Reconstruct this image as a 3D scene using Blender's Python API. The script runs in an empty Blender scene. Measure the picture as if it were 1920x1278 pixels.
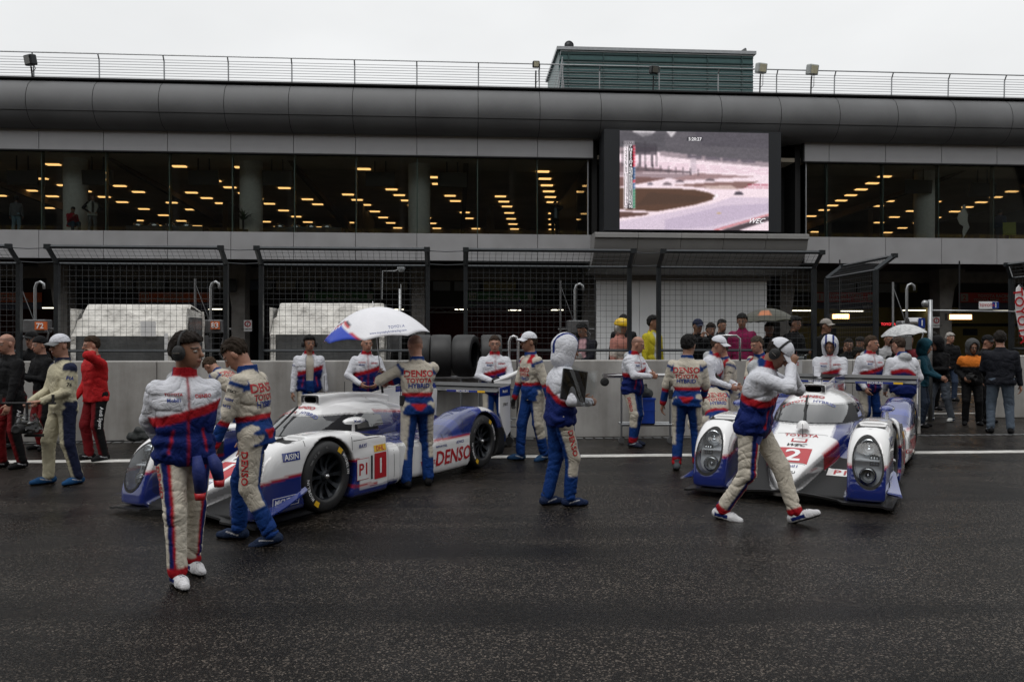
SKYV, EXPO = 7.6, 0.0
import bpy, bmesh, math, random
import numpy as np
from mathutils import Vector, Matrix
from mathutils.bvhtree import BVHTree
random.seed(7); rng = np.random.default_rng(7)
PI = math.pi; R = math.radians
C = bpy.context.scene.collection
# ------------------------------------------------------------ camera geometry
FPX, CX, HY, EYE, TH = 1500.0, 960.0, 634.0, 1.715, R(3.94)
FW = Vector((math.sin(TH), math.cos(TH), 0)); RT = Vector((math.cos(TH), -math.sin(TH), 0)); UPV = Vector((0, 0, 1))
V3 = lambda *a: np.array(a, np.float32)
def ray(px, py): return FW + RT*((px-CX)/FPX) + UPV*((HY-py)/FPX)
def camw(x, d, z=0): p = RT*x + FW*d; p.z = z; return p
def G(px, py, z=0.0):
    d = FPX*(EYE-z)/(py-HY); p = ray(px, py)*d; p.z = z; return p
def PY(px, py, Y):
    r = ray(px, py); p = r*(Y/r.y); p.z += EYE; return p
def PD(px, py, d):
    p = ray(px, py)*d; p.z += EYE; return p
# ------------------------------------------------------------ materials
MATS = {}
def nodes(name):
    m = bpy.data.materials.new(name); m.use_nodes = True; nt = m.node_tree
    return m, nt, nt.nodes['Principled BSDF']
def mat(name, col=(.5,.5,.5), rough=.5, metal=0., var=.12, nscale=8., bump=0., bscale=60., coat=0., emis=None, estr=1., attr=None, spec=None, rvar=0., coordobj=True, sheen=0.):
    if name in MATS: return MATS[name]
    m, nt, b = nodes(name); N = nt.nodes; L = nt.links
    tc = N.new('ShaderNodeTexCoord'); out = tc.outputs['Object']
    b.inputs['Roughness'].default_value = rough; b.inputs['Metallic'].default_value = metal
    if coat: b.inputs['Coat Weight'].default_value = coat; b.inputs['Coat Roughness'].default_value = .04
    if spec is not None: b.inputs['Specular IOR Level'].default_value = spec
    if sheen: b.inputs['Sheen Weight'].default_value = sheen
    nz = N.new('ShaderNodeTexNoise'); nz.inputs['Scale'].default_value = nscale; nz.inputs['Detail'].default_value = 4
    L.new(out, nz.inputs['Vector'])
    mx = N.new('ShaderNodeMix'); mx.data_type = 'RGBA'; mx.blend_type = 'MULTIPLY'; mx.inputs['Factor'].default_value = 1
    rp = N.new('ShaderNodeMapRange'); rp.inputs['From Min'].default_value = .3; rp.inputs['From Max'].default_value = .7
    rp.inputs['To Min'].default_value = 1-var; rp.inputs['To Max'].default_value = 1+var*.4
    L.new(nz.outputs['Fac'], rp.inputs['Value'])
    if attr:
        at = N.new('ShaderNodeAttribute'); at.attribute_name = attr; L.new(at.outputs['Color'], mx.inputs['A'])
    else: mx.inputs['A'].default_value = (*col, 1)
    L.new(rp.outputs['Result'], mx.inputs['B']); L.new(mx.outputs['Result'], b.inputs['Base Color'])
    if rvar:
        rr = N.new('ShaderNodeMapRange'); rr.inputs['From Min'].default_value = .3; rr.inputs['From Max'].default_value = .7
        rr.inputs['To Min'].default_value = max(.02, rough-rvar); rr.inputs['To Max'].default_value = rough+rvar
        L.new(nz.outputs['Fac'], rr.inputs['Value']); L.new(rr.outputs['Result'], b.inputs['Roughness'])
    if bump:
        n2 = N.new('ShaderNodeTexNoise'); n2.inputs['Scale'].default_value = bscale; n2.inputs['Detail'].default_value = 3
        L.new(out, n2.inputs['Vector']); bp = N.new('ShaderNodeBump'); bp.inputs['Strength'].default_value = 1; bp.inputs['Distance'].default_value = bump
        L.new(n2.outputs['Fac'], bp.inputs['Height']); L.new(bp.outputs['Normal'], b.inputs['Normal'])
    if emis:
        b.inputs['Emission Color'].default_value = (*emis, 1); b.inputs['Emission Strength'].default_value = estr
    MATS[name] = m; return m
# ------------------------------------------------------------ mesh builder
class MB:
    def __init__(s): s.v = []; s.f = []; s.m = []
    def add(s, vs, fs, mi=0):
        o = len(s.v); s.v += [tuple(p) for p in vs]; s.f += [tuple(i+o for i in f) for f in fs]; s.m += [mi]*len(fs); return s
    def box(s, c, sz, rot=None, mi=0, bev=0.):
        x, y, z = (k/2 for k in sz)
        if bev > 0:
            b = min(bev, x*.9, y*.9, z*.9)
            bm = bmesh.new(); bmesh.ops.create_cube(bm, size=1)
            for v in bm.verts: v.co = Vector((v.co.x*2*x, v.co.y*2*y, v.co.z*2*z))
            bmesh.ops.bevel(bm, geom=bm.edges[:], offset=b, segments=2, affect='EDGES', profile=.5)
            vs = [v.co.copy() for v in bm.verts]; fs = [[v.index for v in f.verts] for f in bm.faces]; bm.free()
        else:
            vs = [Vector((a*x, b_*y, d*z)) for a in (-1,1) for b_ in (-1,1) for d in (-1,1)]
            fs = [(0,1,3,2),(4,6,7,5),(0,4,5,1),(2,3,7,6),(0,2,6,4),(1,5,7,3)]
        c = Vector(c)
        if rot is not None:
            M = rot if isinstance(rot, Matrix) else Matrix.Rotation(rot, 3, 'Z'); vs = [M @ v for v in vs]
        return s.add([v+c for v in vs], fs, mi)
    def bb(s, lo, hi, mi=0, bev=0.):
        return s.box([(a+b)/2 for a, b in zip(lo, hi)], [abs(b-a) for a, b in zip(lo, hi)], None, mi, bev)
    def tube(s, pts, r, seg=6, mi=0, cap=True):
        pts = [Vector(p) for p in pts]; n = len(pts); rs = r if isinstance(r, (list, tuple)) else [r]*n
        vs = []; ref = None
        for i, p in enumerate(pts):
            d = (pts[min(i+1, n-1)] - pts[max(i-1, 0)]).normalized()
            if ref is None: ref = d.orthogonal().normalized()
            a = (ref - d*ref.dot(d))
            a = a.normalized() if a.length > 1e-5 else d.orthogonal().normalized()
            ref = a; b = d.cross(a)
            for k in range(seg):
                t = 2*PI*(k+.5)/seg; vs.append(p + (a*math.cos(t)+b*math.sin(t))*rs[i])
        fs = [(i*seg+k, i*seg+(k+1) % seg, (i+1)*seg+(k+1) % seg, (i+1)*seg+k) for i in range(n-1) for k in range(seg)]
        if cap: fs += [tuple(range(seg-1, -1, -1)), tuple((n-1)*seg+k for k in range(seg))]
        return s.add(vs, fs, mi)
    def lathe(s, prof, seg=24, c=(0,0,0), axis='Z', mi=0, M=None):
        vs = []; n = len(prof)
        for (r_, h) in prof:
            for k in range(seg):
                t = 2*PI*k/seg; a, b = r_*math.cos(t), r_*math.sin(t)
                v = {'Z': Vector((a, b, h)), 'Y': Vector((a, h, -b)), 'X': Vector((h, a, b))}[axis]
                if M is not None: v = M @ v
                vs.append(v+Vector(c))
        fs = [(i*seg+k, i*seg+(k+1) % seg, (i+1)*seg+(k+1) % seg, (i+1)*seg+k) for i in range(n-1) for k in range(seg)]
        return s.add(vs, fs, mi)
    def prism(s, poly, a, b, plane='XZ', mi=0):
        n = len(poly)
        def P(u, w, h): return {'XZ': (u, h, w), 'XY': (u, w, h), 'YZ': (h, u, w)}[plane]
        vs = [P(u, w, a) for u, w in poly]+[P(u, w, b) for u, w in poly]
        fs = [tuple(range(n)), tuple(range(2*n-1, n-1, -1))]+[(i, i+n, (i+1) % n+n, (i+1) % n) for i in range(n)]
        return s.add(vs, fs, mi)
    def quad(s, a, b, c, d, mi=0): return s.add([a, b, c, d], [(0,1,2,3)], mi)
    def grid(s, fn, nu, nv, mi=0):
        vs = [fn(i/nu, j/nv) for j in range(nv+1) for i in range(nu+1)]
        return s.add(vs, [(j*(nu+1)+i, j*(nu+1)+i+1, (j+1)*(nu+1)+i+1, (j+1)*(nu+1)+i) for j in range(nv) for i in range(nu)], mi)
def link(name, me, parent=None, mats=(), world=True, smooth=False):
    o = bpy.data.objects.new(name, me); C.objects.link(o)
    if not me.materials:
        for m in mats: me.materials.append(m)
    if smooth: me.shade_smooth()
    if parent is not None:
        o.parent = parent
        if world: o.matrix_parent_inverse = Matrix.Translation(parent.location).inverted() if not parent.get('_loc') else Matrix()
    return o
def obj(name, mb, mats, parent=None, smooth=False, local=False, fix=True, angle=None):
    """link a mesh; its coordinates are world ones unless local"""
    me = bpy.data.meshes.new(name); me.from_pydata(mb.v, [], mb.f)
    if not isinstance(mats, (list, tuple)): mats = [mats]
    for m in mats: me.materials.append(m)
    if len(mats) > 1: me.polygons.foreach_set('material_index', mb.m)
    if fix:
        bm = bmesh.new(); bm.from_mesh(me); bmesh.ops.recalc_face_normals(bm, faces=bm.faces[:]); bm.to_mesh(me); bm.free()
    if smooth: me.shade_smooth()
    if angle: me.shade_smooth(); me.set_sharp_from_angle(angle=R(angle))
    me.update()
    o = bpy.data.objects.new(name, me); C.objects.link(o)
    if parent is not None:
        o.parent = parent
        if not local: o.matrix_parent_inverse = Matrix.Translation(parent.location).inverted()
    return o
def tag(o, label=None, cat=None, group=None, kind=None):
    if label: o['label'] = label
    if cat: o['category'] = cat
    if group: o['group'] = group
    if kind: o['kind'] = kind
    return o
def thing(name, label, cat, loc=(0,0,0), rz=0., group=None, scale=1.):
    o = bpy.data.objects.new(name, None); C.objects.link(o); o.location = Vector(loc); o.rotation_euler = (0, 0, rz); o.scale = (scale,)*3
    o.empty_display_size = .1
    return tag(o, label, cat, group)
def copy_tree(o, parent=None):
    c = o.copy(); C.objects.link(c)
    if parent is not None: c.parent = parent
    for ch in [k for k in bpy.data.objects if k.parent == o]: copy_tree(ch, c)
    return c
def shift_thing(mb_world_objs): pass
# text -> MB vertices in the plane (x right, y up), centred
def text_mesh(txt, size=1., shear=0., bold=0.0, sx=1.0, ex=0.):
    cu = bpy.data.curves.new('t', 'FONT'); cu.body = txt; cu.size = size; cu.shear = shear; cu.offset = bold*size; cu.resolution_u = 2
    cu.align_x = 'CENTER'; cu.align_y = 'CENTER'
    o = bpy.data.objects.new('t', cu); C.objects.link(o); dg = bpy.context.evaluated_depsgraph_get()
    me = bpy.data.meshes.new_from_object(o.evaluated_get(dg)); bpy.data.objects.remove(o)
    bm = bmesh.new(); bm.from_mesh(me)
    bmesh.ops.remove_doubles(bm, verts=bm.verts, dist=size*.004)
    vs = [(v.co.x*sx, v.co.y) for v in bm.verts]; fs = [[v.index for v in f.verts] for f in bm.faces]; bm.free(); bpy.data.meshes.remove(me); bpy.data.curves.remove(cu)
    if vs:
        xs = [a for a, b in vs]; ys = [b for a, b in vs]; mx = (min(xs)+max(xs))/2; my = (min(ys)+max(ys))/2
        vs = [(a-mx, b-my) for a, b in vs]
    return vs, fs
def put_text(mb, txt, size, origin, U, V, off=.003, mi=0, bvh=None, d=None, L=1.4, **k):
    """text in plane (U right, V up) at origin; with a bvh it is laid on the surface along direction d"""
    vs, fs = text_mesh(txt, size, **k); origin = Vector(origin); U = Vector(U).normalized(); V = Vector(V).normalized(); n = U.cross(V).normalized()
    P = []
    for a, b in vs:
        p = origin+U*a+V*b
        if bvh is not None:
            dd = -n if d is None else Vector(d).normalized()
            h = bvh.ray_cast(p-dd*.6, dd, L)
            p = h[0]-dd*off if h[0] is not None else None
        else: p = p+n*off
        P.append(p)
    if bvh is not None:
        ok = [p for p in P if p is not None]
        if not ok: return mb
        P = [p if p is not None else None for p in P]
        fs = [f for f in fs if all(P[i] is not None for i in f)]
        dep = [(p-origin).dot(n) for p in ok]
        md = sorted(dep)[len(dep)//2]
        fs = [f for f in fs if all(abs((P[i]-origin).dot(n)-md) < .35 for i in f)]
        P = [p if p is not None else origin for p in P]
    return mb.add(P, fs, mi)
def put_patch(mb, w, h, origin, U, V, off=.002, mi=0, bvh=None, d=None, nu=8, nv=6, poly=None, L=1.4):
    origin = Vector(origin); U = Vector(U).normalized(); V = Vector(V).normalized(); n = U.cross(V).normalized(); dd = -n if d is None else Vector(d).normalized()
    P = []
    for j in range(nv+1):
        for i in range(nu+1):
            a, b = i/nu, j/nv
            if poly: # bilinear of four corners
                p = origin + sum(((U*q[0]+V*q[1])*wt for q, wt in zip(poly, ((1-a)*(1-b), a*(1-b), a*b, (1-a)*b))), Vector())
            else: p = origin+U*(a-.5)*w+V*(b-.5)*h
            if bvh is not None:
                hh = bvh.ray_cast(p-dd*.6, dd, L); p = hh[0]-dd*off if hh[0] is not None else None
            else: p = p+n*off
            P.append(p)
    fs = []
    for j in range(nv):
        for i in range(nu):
            f = (j*(nu+1)+i, j*(nu+1)+i+1, (j+1)*(nu+1)+i+1, (j+1)*(nu+1)+i)
            if all(P[k] is not None for k in f): fs.append(f)
    return mb.add([p if p is not None else origin for p in P], fs, mi)
# ------------------------------------------------------------ implicit surfaces (naive surface nets on a rectilinear grid)
def surfnets(F, xs, ys, zs):
    S = F < 0
    nx, ny, nz = F.shape
    cnt = np.zeros((nx-1, ny-1, nz-1), np.int8)
    for a in (0,1):
        for b in (0,1):
            for c in (0,1): cnt += S[a:nx-1+a, b:ny-1+b, c:nz-1+c]
    act = (cnt > 0) & (cnt < 8); I, J, K = np.nonzero(act)
    idx = np.full(act.shape, -1, np.int64); idx[I, J, K] = np.arange(len(I))
    pos = np.zeros((len(I), 3)); w = np.zeros(len(I))
    E = [((a,b,0),(a,b,1)) for a in (0,1) for b in (0,1)]+[((a,0,b),(a,1,b)) for a in (0,1) for b in (0,1)]+[((0,a,b),(1,a,b)) for a in (0,1) for b in (0,1)]
    for A, B in E:
        f0 = F[I+A[0], J+A[1], K+A[2]]; f1 = F[I+B[0], J+B[1], K+B[2]]; m = (f0 < 0) != (f1 < 0)
        t = np.where(m, f0/np.where(m, f0-f1, 1), 0)
        p0 = np.stack([xs[I+A[0]], ys[J+A[1]], zs[K+A[2]]], 1); p1 = np.stack([xs[I+B[0]], ys[J+B[1]], zs[K+B[2]]], 1)
        pos += (p0+(p1-p0)*t[:, None])*m[:, None]; w += m
    pos /= w[:, None]
    Q = []
    m = S[:-1, 1:-1, 1:-1] != S[1:, 1:-1, 1:-1]; i, j, k = np.nonzero(m); j = j+1; k = k+1; fl = S[i, j, k]
    q = np.stack([idx[i, j-1, k-1], idx[i, j, k-1], idx[i, j, k], idx[i, j-1, k]], 1); q[~fl] = q[~fl][:, ::-1]; Q.append(q)
    m = S[1:-1, :-1, 1:-1] != S[1:-1, 1:, 1:-1]; i, j, k = np.nonzero(m); i = i+1; k = k+1; fl = S[i, j, k]
    q = np.stack([idx[i-1, j, k-1], idx[i-1, j, k], idx[i, j, k], idx[i, j, k-1]], 1); q[~fl] = q[~fl][:, ::-1]; Q.append(q)
    m = S[1:-1, 1:-1, :-1] != S[1:-1, 1:-1, 1:]; i, j, k = np.nonzero(m); i = i+1; j = j+1; fl = S[i, j, k]
    q = np.stack([idx[i-1, j-1, k], idx[i, j-1, k], idx[i, j, k], idx[i-1, j, k]], 1); q[~fl] = q[~fl][:, ::-1]; Q.append(q)
    return pos, np.concatenate(Q)
def np_mesh(name, V, Fq, mats, col=None, smooth=True):
    me = bpy.data.meshes.new(name); n = len(Fq)
    me.vertices.add(len(V)); me.vertices.foreach_set('co', np.asarray(V, np.float32).ravel())
    me.loops.add(n*4); me.loops.foreach_set('vertex_index', Fq.astype(np.int32).ravel())
    me.polygons.add(n); me.polygons.foreach_set('loop_start', np.arange(0, n*4, 4, dtype=np.int32))
    me.update(calc_edges=True); me.validate()
    for m in mats: me.materials.append(m)
    if col is not None:
        at = me.color_attributes.new('Col', 'FLOAT_COLOR', 'POINT')
        at.data.foreach_set('color', np.concatenate([col, np.ones((len(col), 1))], 1).astype(np.float32).ravel())
    if smooth: me.shade_smooth()
    return me
def sub_mesh(V, Fq, keep):
    """faces where keep is True, with the vertices renumbered"""
    f = Fq[keep]; u, inv = np.unique(f, return_inverse=True); return V[u], inv.reshape(f.shape), u
def smin(a, b, k):
    h = np.clip(.5+.5*(b-a)/k, 0, 1); return b*(1-h)+a*h-k*h*(1-h)
def pnoise(P, f, ph=0.):
    x, y, z = P[..., 0]*f, P[..., 1]*f, P[..., 2]*f
    return (np.sin(x+1.7*np.sin(y*1.3+ph)+ph)+np.sin(y*1.1+1.5*np.sin(z*1.2+2*ph)+1.3*ph)+np.sin(z*.9+1.6*np.sin(x*1.15+.7*ph)+2.1*ph))/3
# ------------------------------------------------------------ common materials
M_panel = mat('aluminium_panel', (.37,.37,.385), .38, .25, .06, 1.2, rvar=.08)
M_canopy = mat('canopy_panel', (.135,.137,.142), .62, 0., .22, .55, rvar=.05)
M_belly = mat('balcony_panel', (.27,.265,.26), .55, 0, .1, 1.)
M_joint = mat('joint_dark', (.015,.015,.017), .8)
M_conc = mat('grey_concrete', (.17,.16,.15), .75, 0, .25, 3., bump=.003, bscale=30)
M_dark = mat('dark_metal', (.02,.022,.025), .4, .4, .2, 4)
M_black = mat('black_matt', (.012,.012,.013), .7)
M_rail = mat('galvanised_steel', (.33,.34,.35), .35, .7, .15, 10)
M_fence = mat('fence_steel', (.035,.04,.045), .4, .5, .2, 10)
M_wire = mat('fence_wire', (.04,.043,.047), .4, .5)
M_teal = mat('teal_louvre', (.05,.12,.12), .4, .1, .15, 5)
M_white = mat('white_paint', (.75,.75,.76), .4, 0, .08, 3)
M_red = mat('red_paint', (.42,.012,.018), .4, 0, .1, 5)
M_blue = mat('blue_paint', (.01,.035,.22), .35, 0, .1, 5)
M_alu = mat('bright_aluminium', (.5,.5,.51), .25, .9, .1, 8)
M_rubber = mat('tyre_rubber', (.018,.018,.019), .55, 0, .25, 12, bump=.001, bscale=80)
M_whitewall = mat('plain_wall_white', (.72,.73,.74), .6, 0, .06, .7)
M_int = mat('interior_dark', (.045,.04,.035), .8, 0, .3, 1)
M_warm = mat('warm_light', (.8,.6,.3), .5, emis=(1,.56,.20), estr=1.6)
M_warmbar = mat('heater_bar', (.9,.5,.2), .5, emis=(1,.5,.18), estr=6)
M_cool = mat('fluorescent_tube', (.9,.9,.8), .5, emis=(1,.93,.72), estr=2.6)
M_green = mat('sign_green', (.012,.13,.045), .45)
M_orange = mat('sign_orange', (.5,.09,.02), .45)
M_navy = mat('navy_paint', (.012,.02,.055), .4)
M_yellow = mat('yellow_paint', (.75,.5,.02), .4)
M_redglow = mat('red_letters_lit', (.8,.05,.05), .5, emis=(1,.05,.06), estr=1.2)
def glass_mat(name, tint=(.92,.95,.93), refl=.9, rough=.02, ior=1.5):
    m = bpy.data.materials.new(name); m.use_nodes = True; nt = m.node_tree; N = nt.nodes; L = nt.links
    N.remove(N['Principled BSDF']); o = N['Material Output']
    t = N.new('ShaderNodeBsdfTransparent'); t.inputs['Color'].default_value = (*tint, 1)
    g = N.new('ShaderNodeBsdfGlossy'); g.inputs['Roughness'].default_value = rough; g.inputs['Color'].default_value = (refl, refl, refl, 1)
    fr = N.new('ShaderNodeFresnel'); fr.inputs['IOR'].default_value = ior
    mx = N.new('ShaderNodeMixShader'); L.new(fr.outputs['Fac'], mx.inputs['Fac']); L.new(t.outputs[0], mx.inputs[1]); L.new(g.outputs[0], mx.inputs[2]); L.new(mx.outputs[0], o.inputs['Surface'])
    MATS[name] = m; return m
M_glass = glass_mat('green_tinted_glass', ior=1.65)
M_clear = glass_mat('clear_plastic', (.9,.92,.93), .9, .06)
def crease(m):
    """fine sharp creases: ridges where a distorted noise crosses its middle value"""
    nt = m.node_tree; N = nt.nodes; L = nt.links; tc = N.new('ShaderNodeTexCoord'); h = None
    for s, w_ in ((5.5, 1.), (13, .45)):
        n = N.new('ShaderNodeTexNoise'); n.inputs['Scale'].default_value = s; n.inputs['Detail'].default_value = 2; n.inputs['Distortion'].default_value = 1.2; L.new(tc.outputs['Object'], n.inputs['Vector'])
        a = N.new('ShaderNodeMath'); a.operation = 'SUBTRACT'; a.inputs[1].default_value = .5; L.new(n.outputs['Fac'], a.inputs[0])
        b_ = N.new('ShaderNodeMath'); b_.operation = 'ABSOLUTE'; L.new(a.outputs[0], b_.inputs[0])
        c_ = N.new('ShaderNodeMapRange'); c_.inputs['From Max'].default_value = .09; c_.inputs['To Max'].default_value = w_; L.new(b_.outputs[0], c_.inputs['Value'])
        if h is None: h = c_.outputs[0]
        else: d_ = N.new('ShaderNodeMath'); L.new(h, d_.inputs[0]); L.new(c_.outputs[0], d_.inputs[1]); h = d_.outputs[0]
    bp = N.new('ShaderNodeBump'); bp.inputs['Distance'].default_value = .0048; bp.inputs['Strength'].default_value = .8; L.new(h, bp.inputs['Height']); L.new(bp.outputs[0], N['Principled BSDF'].inputs['Normal'])
M_cloth = mat('garment_cloth', attr='Col', rough=.75, var=.10, nscale=9, spec=.18)
crease(M_cloth)
M_skin = mat('skin', attr='Col', rough=.5, var=.08, nscale=40)
M_carpaint = mat('car_paint', attr='Col', rough=.22, var=.05, nscale=3, coat=1.)
def dull_dark(m):
    """the bare carbon areas of the body are matt, the painted ones glossy"""
    nt = m.node_tree; N = nt.nodes; L = nt.links; at = [n for n in N if n.type == 'ATTRIBUTE'][0]; b_ = N['Principled BSDF']
    se = N.new('ShaderNodeSeparateColor'); L.new(at.outputs['Color'], se.inputs[0]); mxn = N.new('ShaderNodeMath'); mxn.operation = 'MAXIMUM'; L.new(se.outputs[0], mxn.inputs[0]); L.new(se.outputs[2], mxn.inputs[1])
    for inp, lo, hi in (('Coat Weight', 0., 1.), ('Roughness', .6, .22), ('Specular IOR Level', .25, .5)):
        r_ = N.new('ShaderNodeMapRange'); r_.inputs['From Min'].default_value = .02; r_.inputs['From Max'].default_value = .06; r_.inputs['To Min'].default_value = lo; r_.inputs['To Max'].default_value = hi; L.new(mxn.outputs[0], r_.inputs['Value']); L.new(r_.outputs[0], b_.inputs[inp])
dull_dark(M_carpaint)
def make_asphalt():
    m, nt, b = nodes('wet_asphalt'); N = nt.nodes; L = nt.links
    g = N.new('ShaderNodeNewGeometry')
    def noise(s, d=4, sc=None):
        n = N.new('ShaderNodeTexNoise'); n.inputs['Scale'].default_value = s; n.inputs['Detail'].default_value = d
        if sc:
            mp = N.new('ShaderNodeMapping'); mp.inputs['Scale'].default_value = sc; mp.inputs['Rotation'].default_value = (0,0,R(5)); L.new(g.outputs['Position'], mp.inputs['Vector']); L.new(mp.outputs[0], n.inputs['Vector'])
        else: L.new(g.outputs['Position'], n.inputs['Vector'])
        return n.outputs['Fac']
    def mr(v, a, b_, c, d):
        r = N.new('ShaderNodeMapRange'); r.inputs['From Min'].default_value = a; r.inputs['From Max'].default_value = b_; r.inputs['To Min'].default_value = c; r.inputs['To Max'].default_value = d; L.new(v, r.inputs['Value']); return r.outputs[0]
    def mth(op, a, b_):
        n = N.new('ShaderNodeMath'); n.operation = op
        for i, v in enumerate((a, b_)):
            if isinstance(v, (int, float)): n.inputs[i].default_value = v
            else: L.new(v, n.inputs[i])
        return n.outputs[0]
    vo = N.new('ShaderNodeTexVoronoi'); vo.inputs['Scale'].default_value = 105; L.new(g.outputs['Position'], vo.inputs['Vector'])
    sp = N.new('ShaderNodeSeparateColor'); L.new(vo.outputs['Color'], sp.inputs[0])
    stone = mr(sp.outputs[0], .55, 1., 0, 1)                       # a few pale aggregate stones
    big = mr(noise(.45, 5), .35, .65, 0, 1); streak = mr(noise(1.2, 5, (.12, 1.6, 1)), .46, .6, 0, 1)   # rubber laid along the lane
    col = mth('MULTIPLY', mth('ADD', .0035, mth('MULTIPLY', mth('POWER', stone, 3.), .10)), mth('SUBTRACT', 1.15, mth('MULTIPLY', streak, .62)))
    # long curved rubber marks: bands of distance from two far turning points
    for cx_, cy_, sc_ in ((3.,46.,1.3), (-14.,-34.,.9)):
        vd = N.new('ShaderNodeVectorMath'); vd.operation = 'DISTANCE'; L.new(g.outputs['Position'], vd.inputs[0]); vd.inputs[1].default_value = (cx_, cy_, 0)
        n1 = N.new('ShaderNodeTexNoise'); n1.noise_dimensions = '1D'; n1.inputs['Scale'].default_value = sc_; n1.inputs['Detail'].default_value = 3; L.new(vd.outputs['Value'], n1.inputs['W'])
        col = mth('MULTIPLY', col, mth('SUBTRACT', 1, mth('MULTIPLY', mr(n1.outputs['Fac'], .54, .66, 0, .6), mr(noise(.25, 2), .4, .55, 0, 1))))
    cc = N.new('ShaderNodeCombineColor'); L.new(mth('MULTIPLY', col, 1.15), cc.inputs[0]); L.new(mth('MULTIPLY', col, .96), cc.inputs[1]); L.new(mth('MULTIPLY', col, .80), cc.inputs[2])
    L.new(cc.outputs[0], b.inputs['Base Color'])
    wet = mth('MULTIPLY', mr(noise(1.1, 6), .35, .62, 0, 1), big)
    L.new(mr(wet, 0, 1, .33, .12), b.inputs['Roughness'])
    b.inputs['Specular IOR Level'].default_value = .13
    bp = N.new('ShaderNodeBump'); bp.inputs['Strength'].default_value = 1
    L.new(mr(wet, 0, 1, .0030, .0011), bp.inputs['Distance']); L.new(mth('ADD', mth('MULTIPLY', vo.outputs['Distance'], 1.3), mth('MULTIPLY', noise(120, 3), .5)), bp.inputs['Height'])
    L.new(bp.outputs['Normal'], b.inputs['Normal']); return m
M_asph = make_asphalt()
def make_fascia():
    m, nt, b = nodes('stained_concrete_wall'); N = nt.nodes; L = nt.links
    g = N.new('ShaderNodeNewGeometry'); mp = N.new('ShaderNodeMapping'); mp.inputs['Scale'].default_value = (3,3,.35); L.new(g.outputs['Position'], mp.inputs['Vector'])
    n = N.new('ShaderNodeTexNoise'); n.inputs['Scale'].default_value = 1.5; n.inputs['Detail'].default_value = 7; L.new(mp.outputs[0], n.inputs['Vector'])
    n2 = N.new('ShaderNodeTexNoise'); n2.inputs['Scale'].default_value = 1.1; n2.inputs['Detail'].default_value = 8; n2.inputs['Roughness'].default_value = .65; L.new(g.outputs['Position'], n2.inputs['Vector'])
    mu = N.new('ShaderNodeMath'); mu.operation = 'ADD'; L.new(n.outputs['Fac'], mu.inputs[0]); L.new(n2.outputs['Fac'], mu.inputs[1])
    cr = N.new('ShaderNodeValToRGB'); cr.color_ramp.elements[0].position = .32; cr.color_ramp.elements[0].color = (.20,.19,.175,1); cr.color_ramp.elements[1].position = .62; cr.color_ramp.elements[1].color = (.42,.41,.395,1)
    hf = N.new('ShaderNodeMath'); hf.operation = 'MULTIPLY'; hf.inputs[1].default_value = .5; L.new(mu.outputs[0], hf.inputs[0]); L.new(hf.outputs[0], cr.inputs[0]); L.new(cr.outputs[0], b.inputs['Base Color'])
    b.inputs['Roughness'].default_value = .6
    bp = N.new('ShaderNodeBump'); bp.inputs['Distance'].default_value = .006; L.new(n2.outputs['Fac'], bp.inputs['Height']); L.new(bp.outputs[0], b.inputs['Normal']); return m
M_wall = make_fascia()
# ============================================================ SETTING AND BUILDING
WALL_Y = 13.73
def X_at(px, Y): return PY(px, 600, Y).x
def Z_at(py, Y, px=960): return PY(px, py, Y).z
def ground():
    mb = MB(); mb.quad((-400,-60,0),(400,-60,0),(400,500,0),(-400,500,0)); tag(obj('pit_lane', mb, M_asph), kind='structure')
    mb = MB()
    M_line = mat('worn_white_line', (.62,.61,.58), .45, 0, .35, 5)
    mb.bb((-40,11.43,.002),(40,11.67,.006)); tag(obj('lane_line', mb, M_line), kind='structure')
    mb = MB()
    for y in (17.5, 23.6, 27.1): mb.bb((3,y-.06,.002),(40,y+.06,.006))
    tag(obj('far_lane_lines', mb, M_line), kind='structure')
    mb = MB()
    x = -16.
    while x < 24: mb.bb((x,13.5,.003),(x+.13,13.62,.012)); x += .17
    tag(obj('drain_grating', mb, M_rail), kind='structure')
ground()
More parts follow.
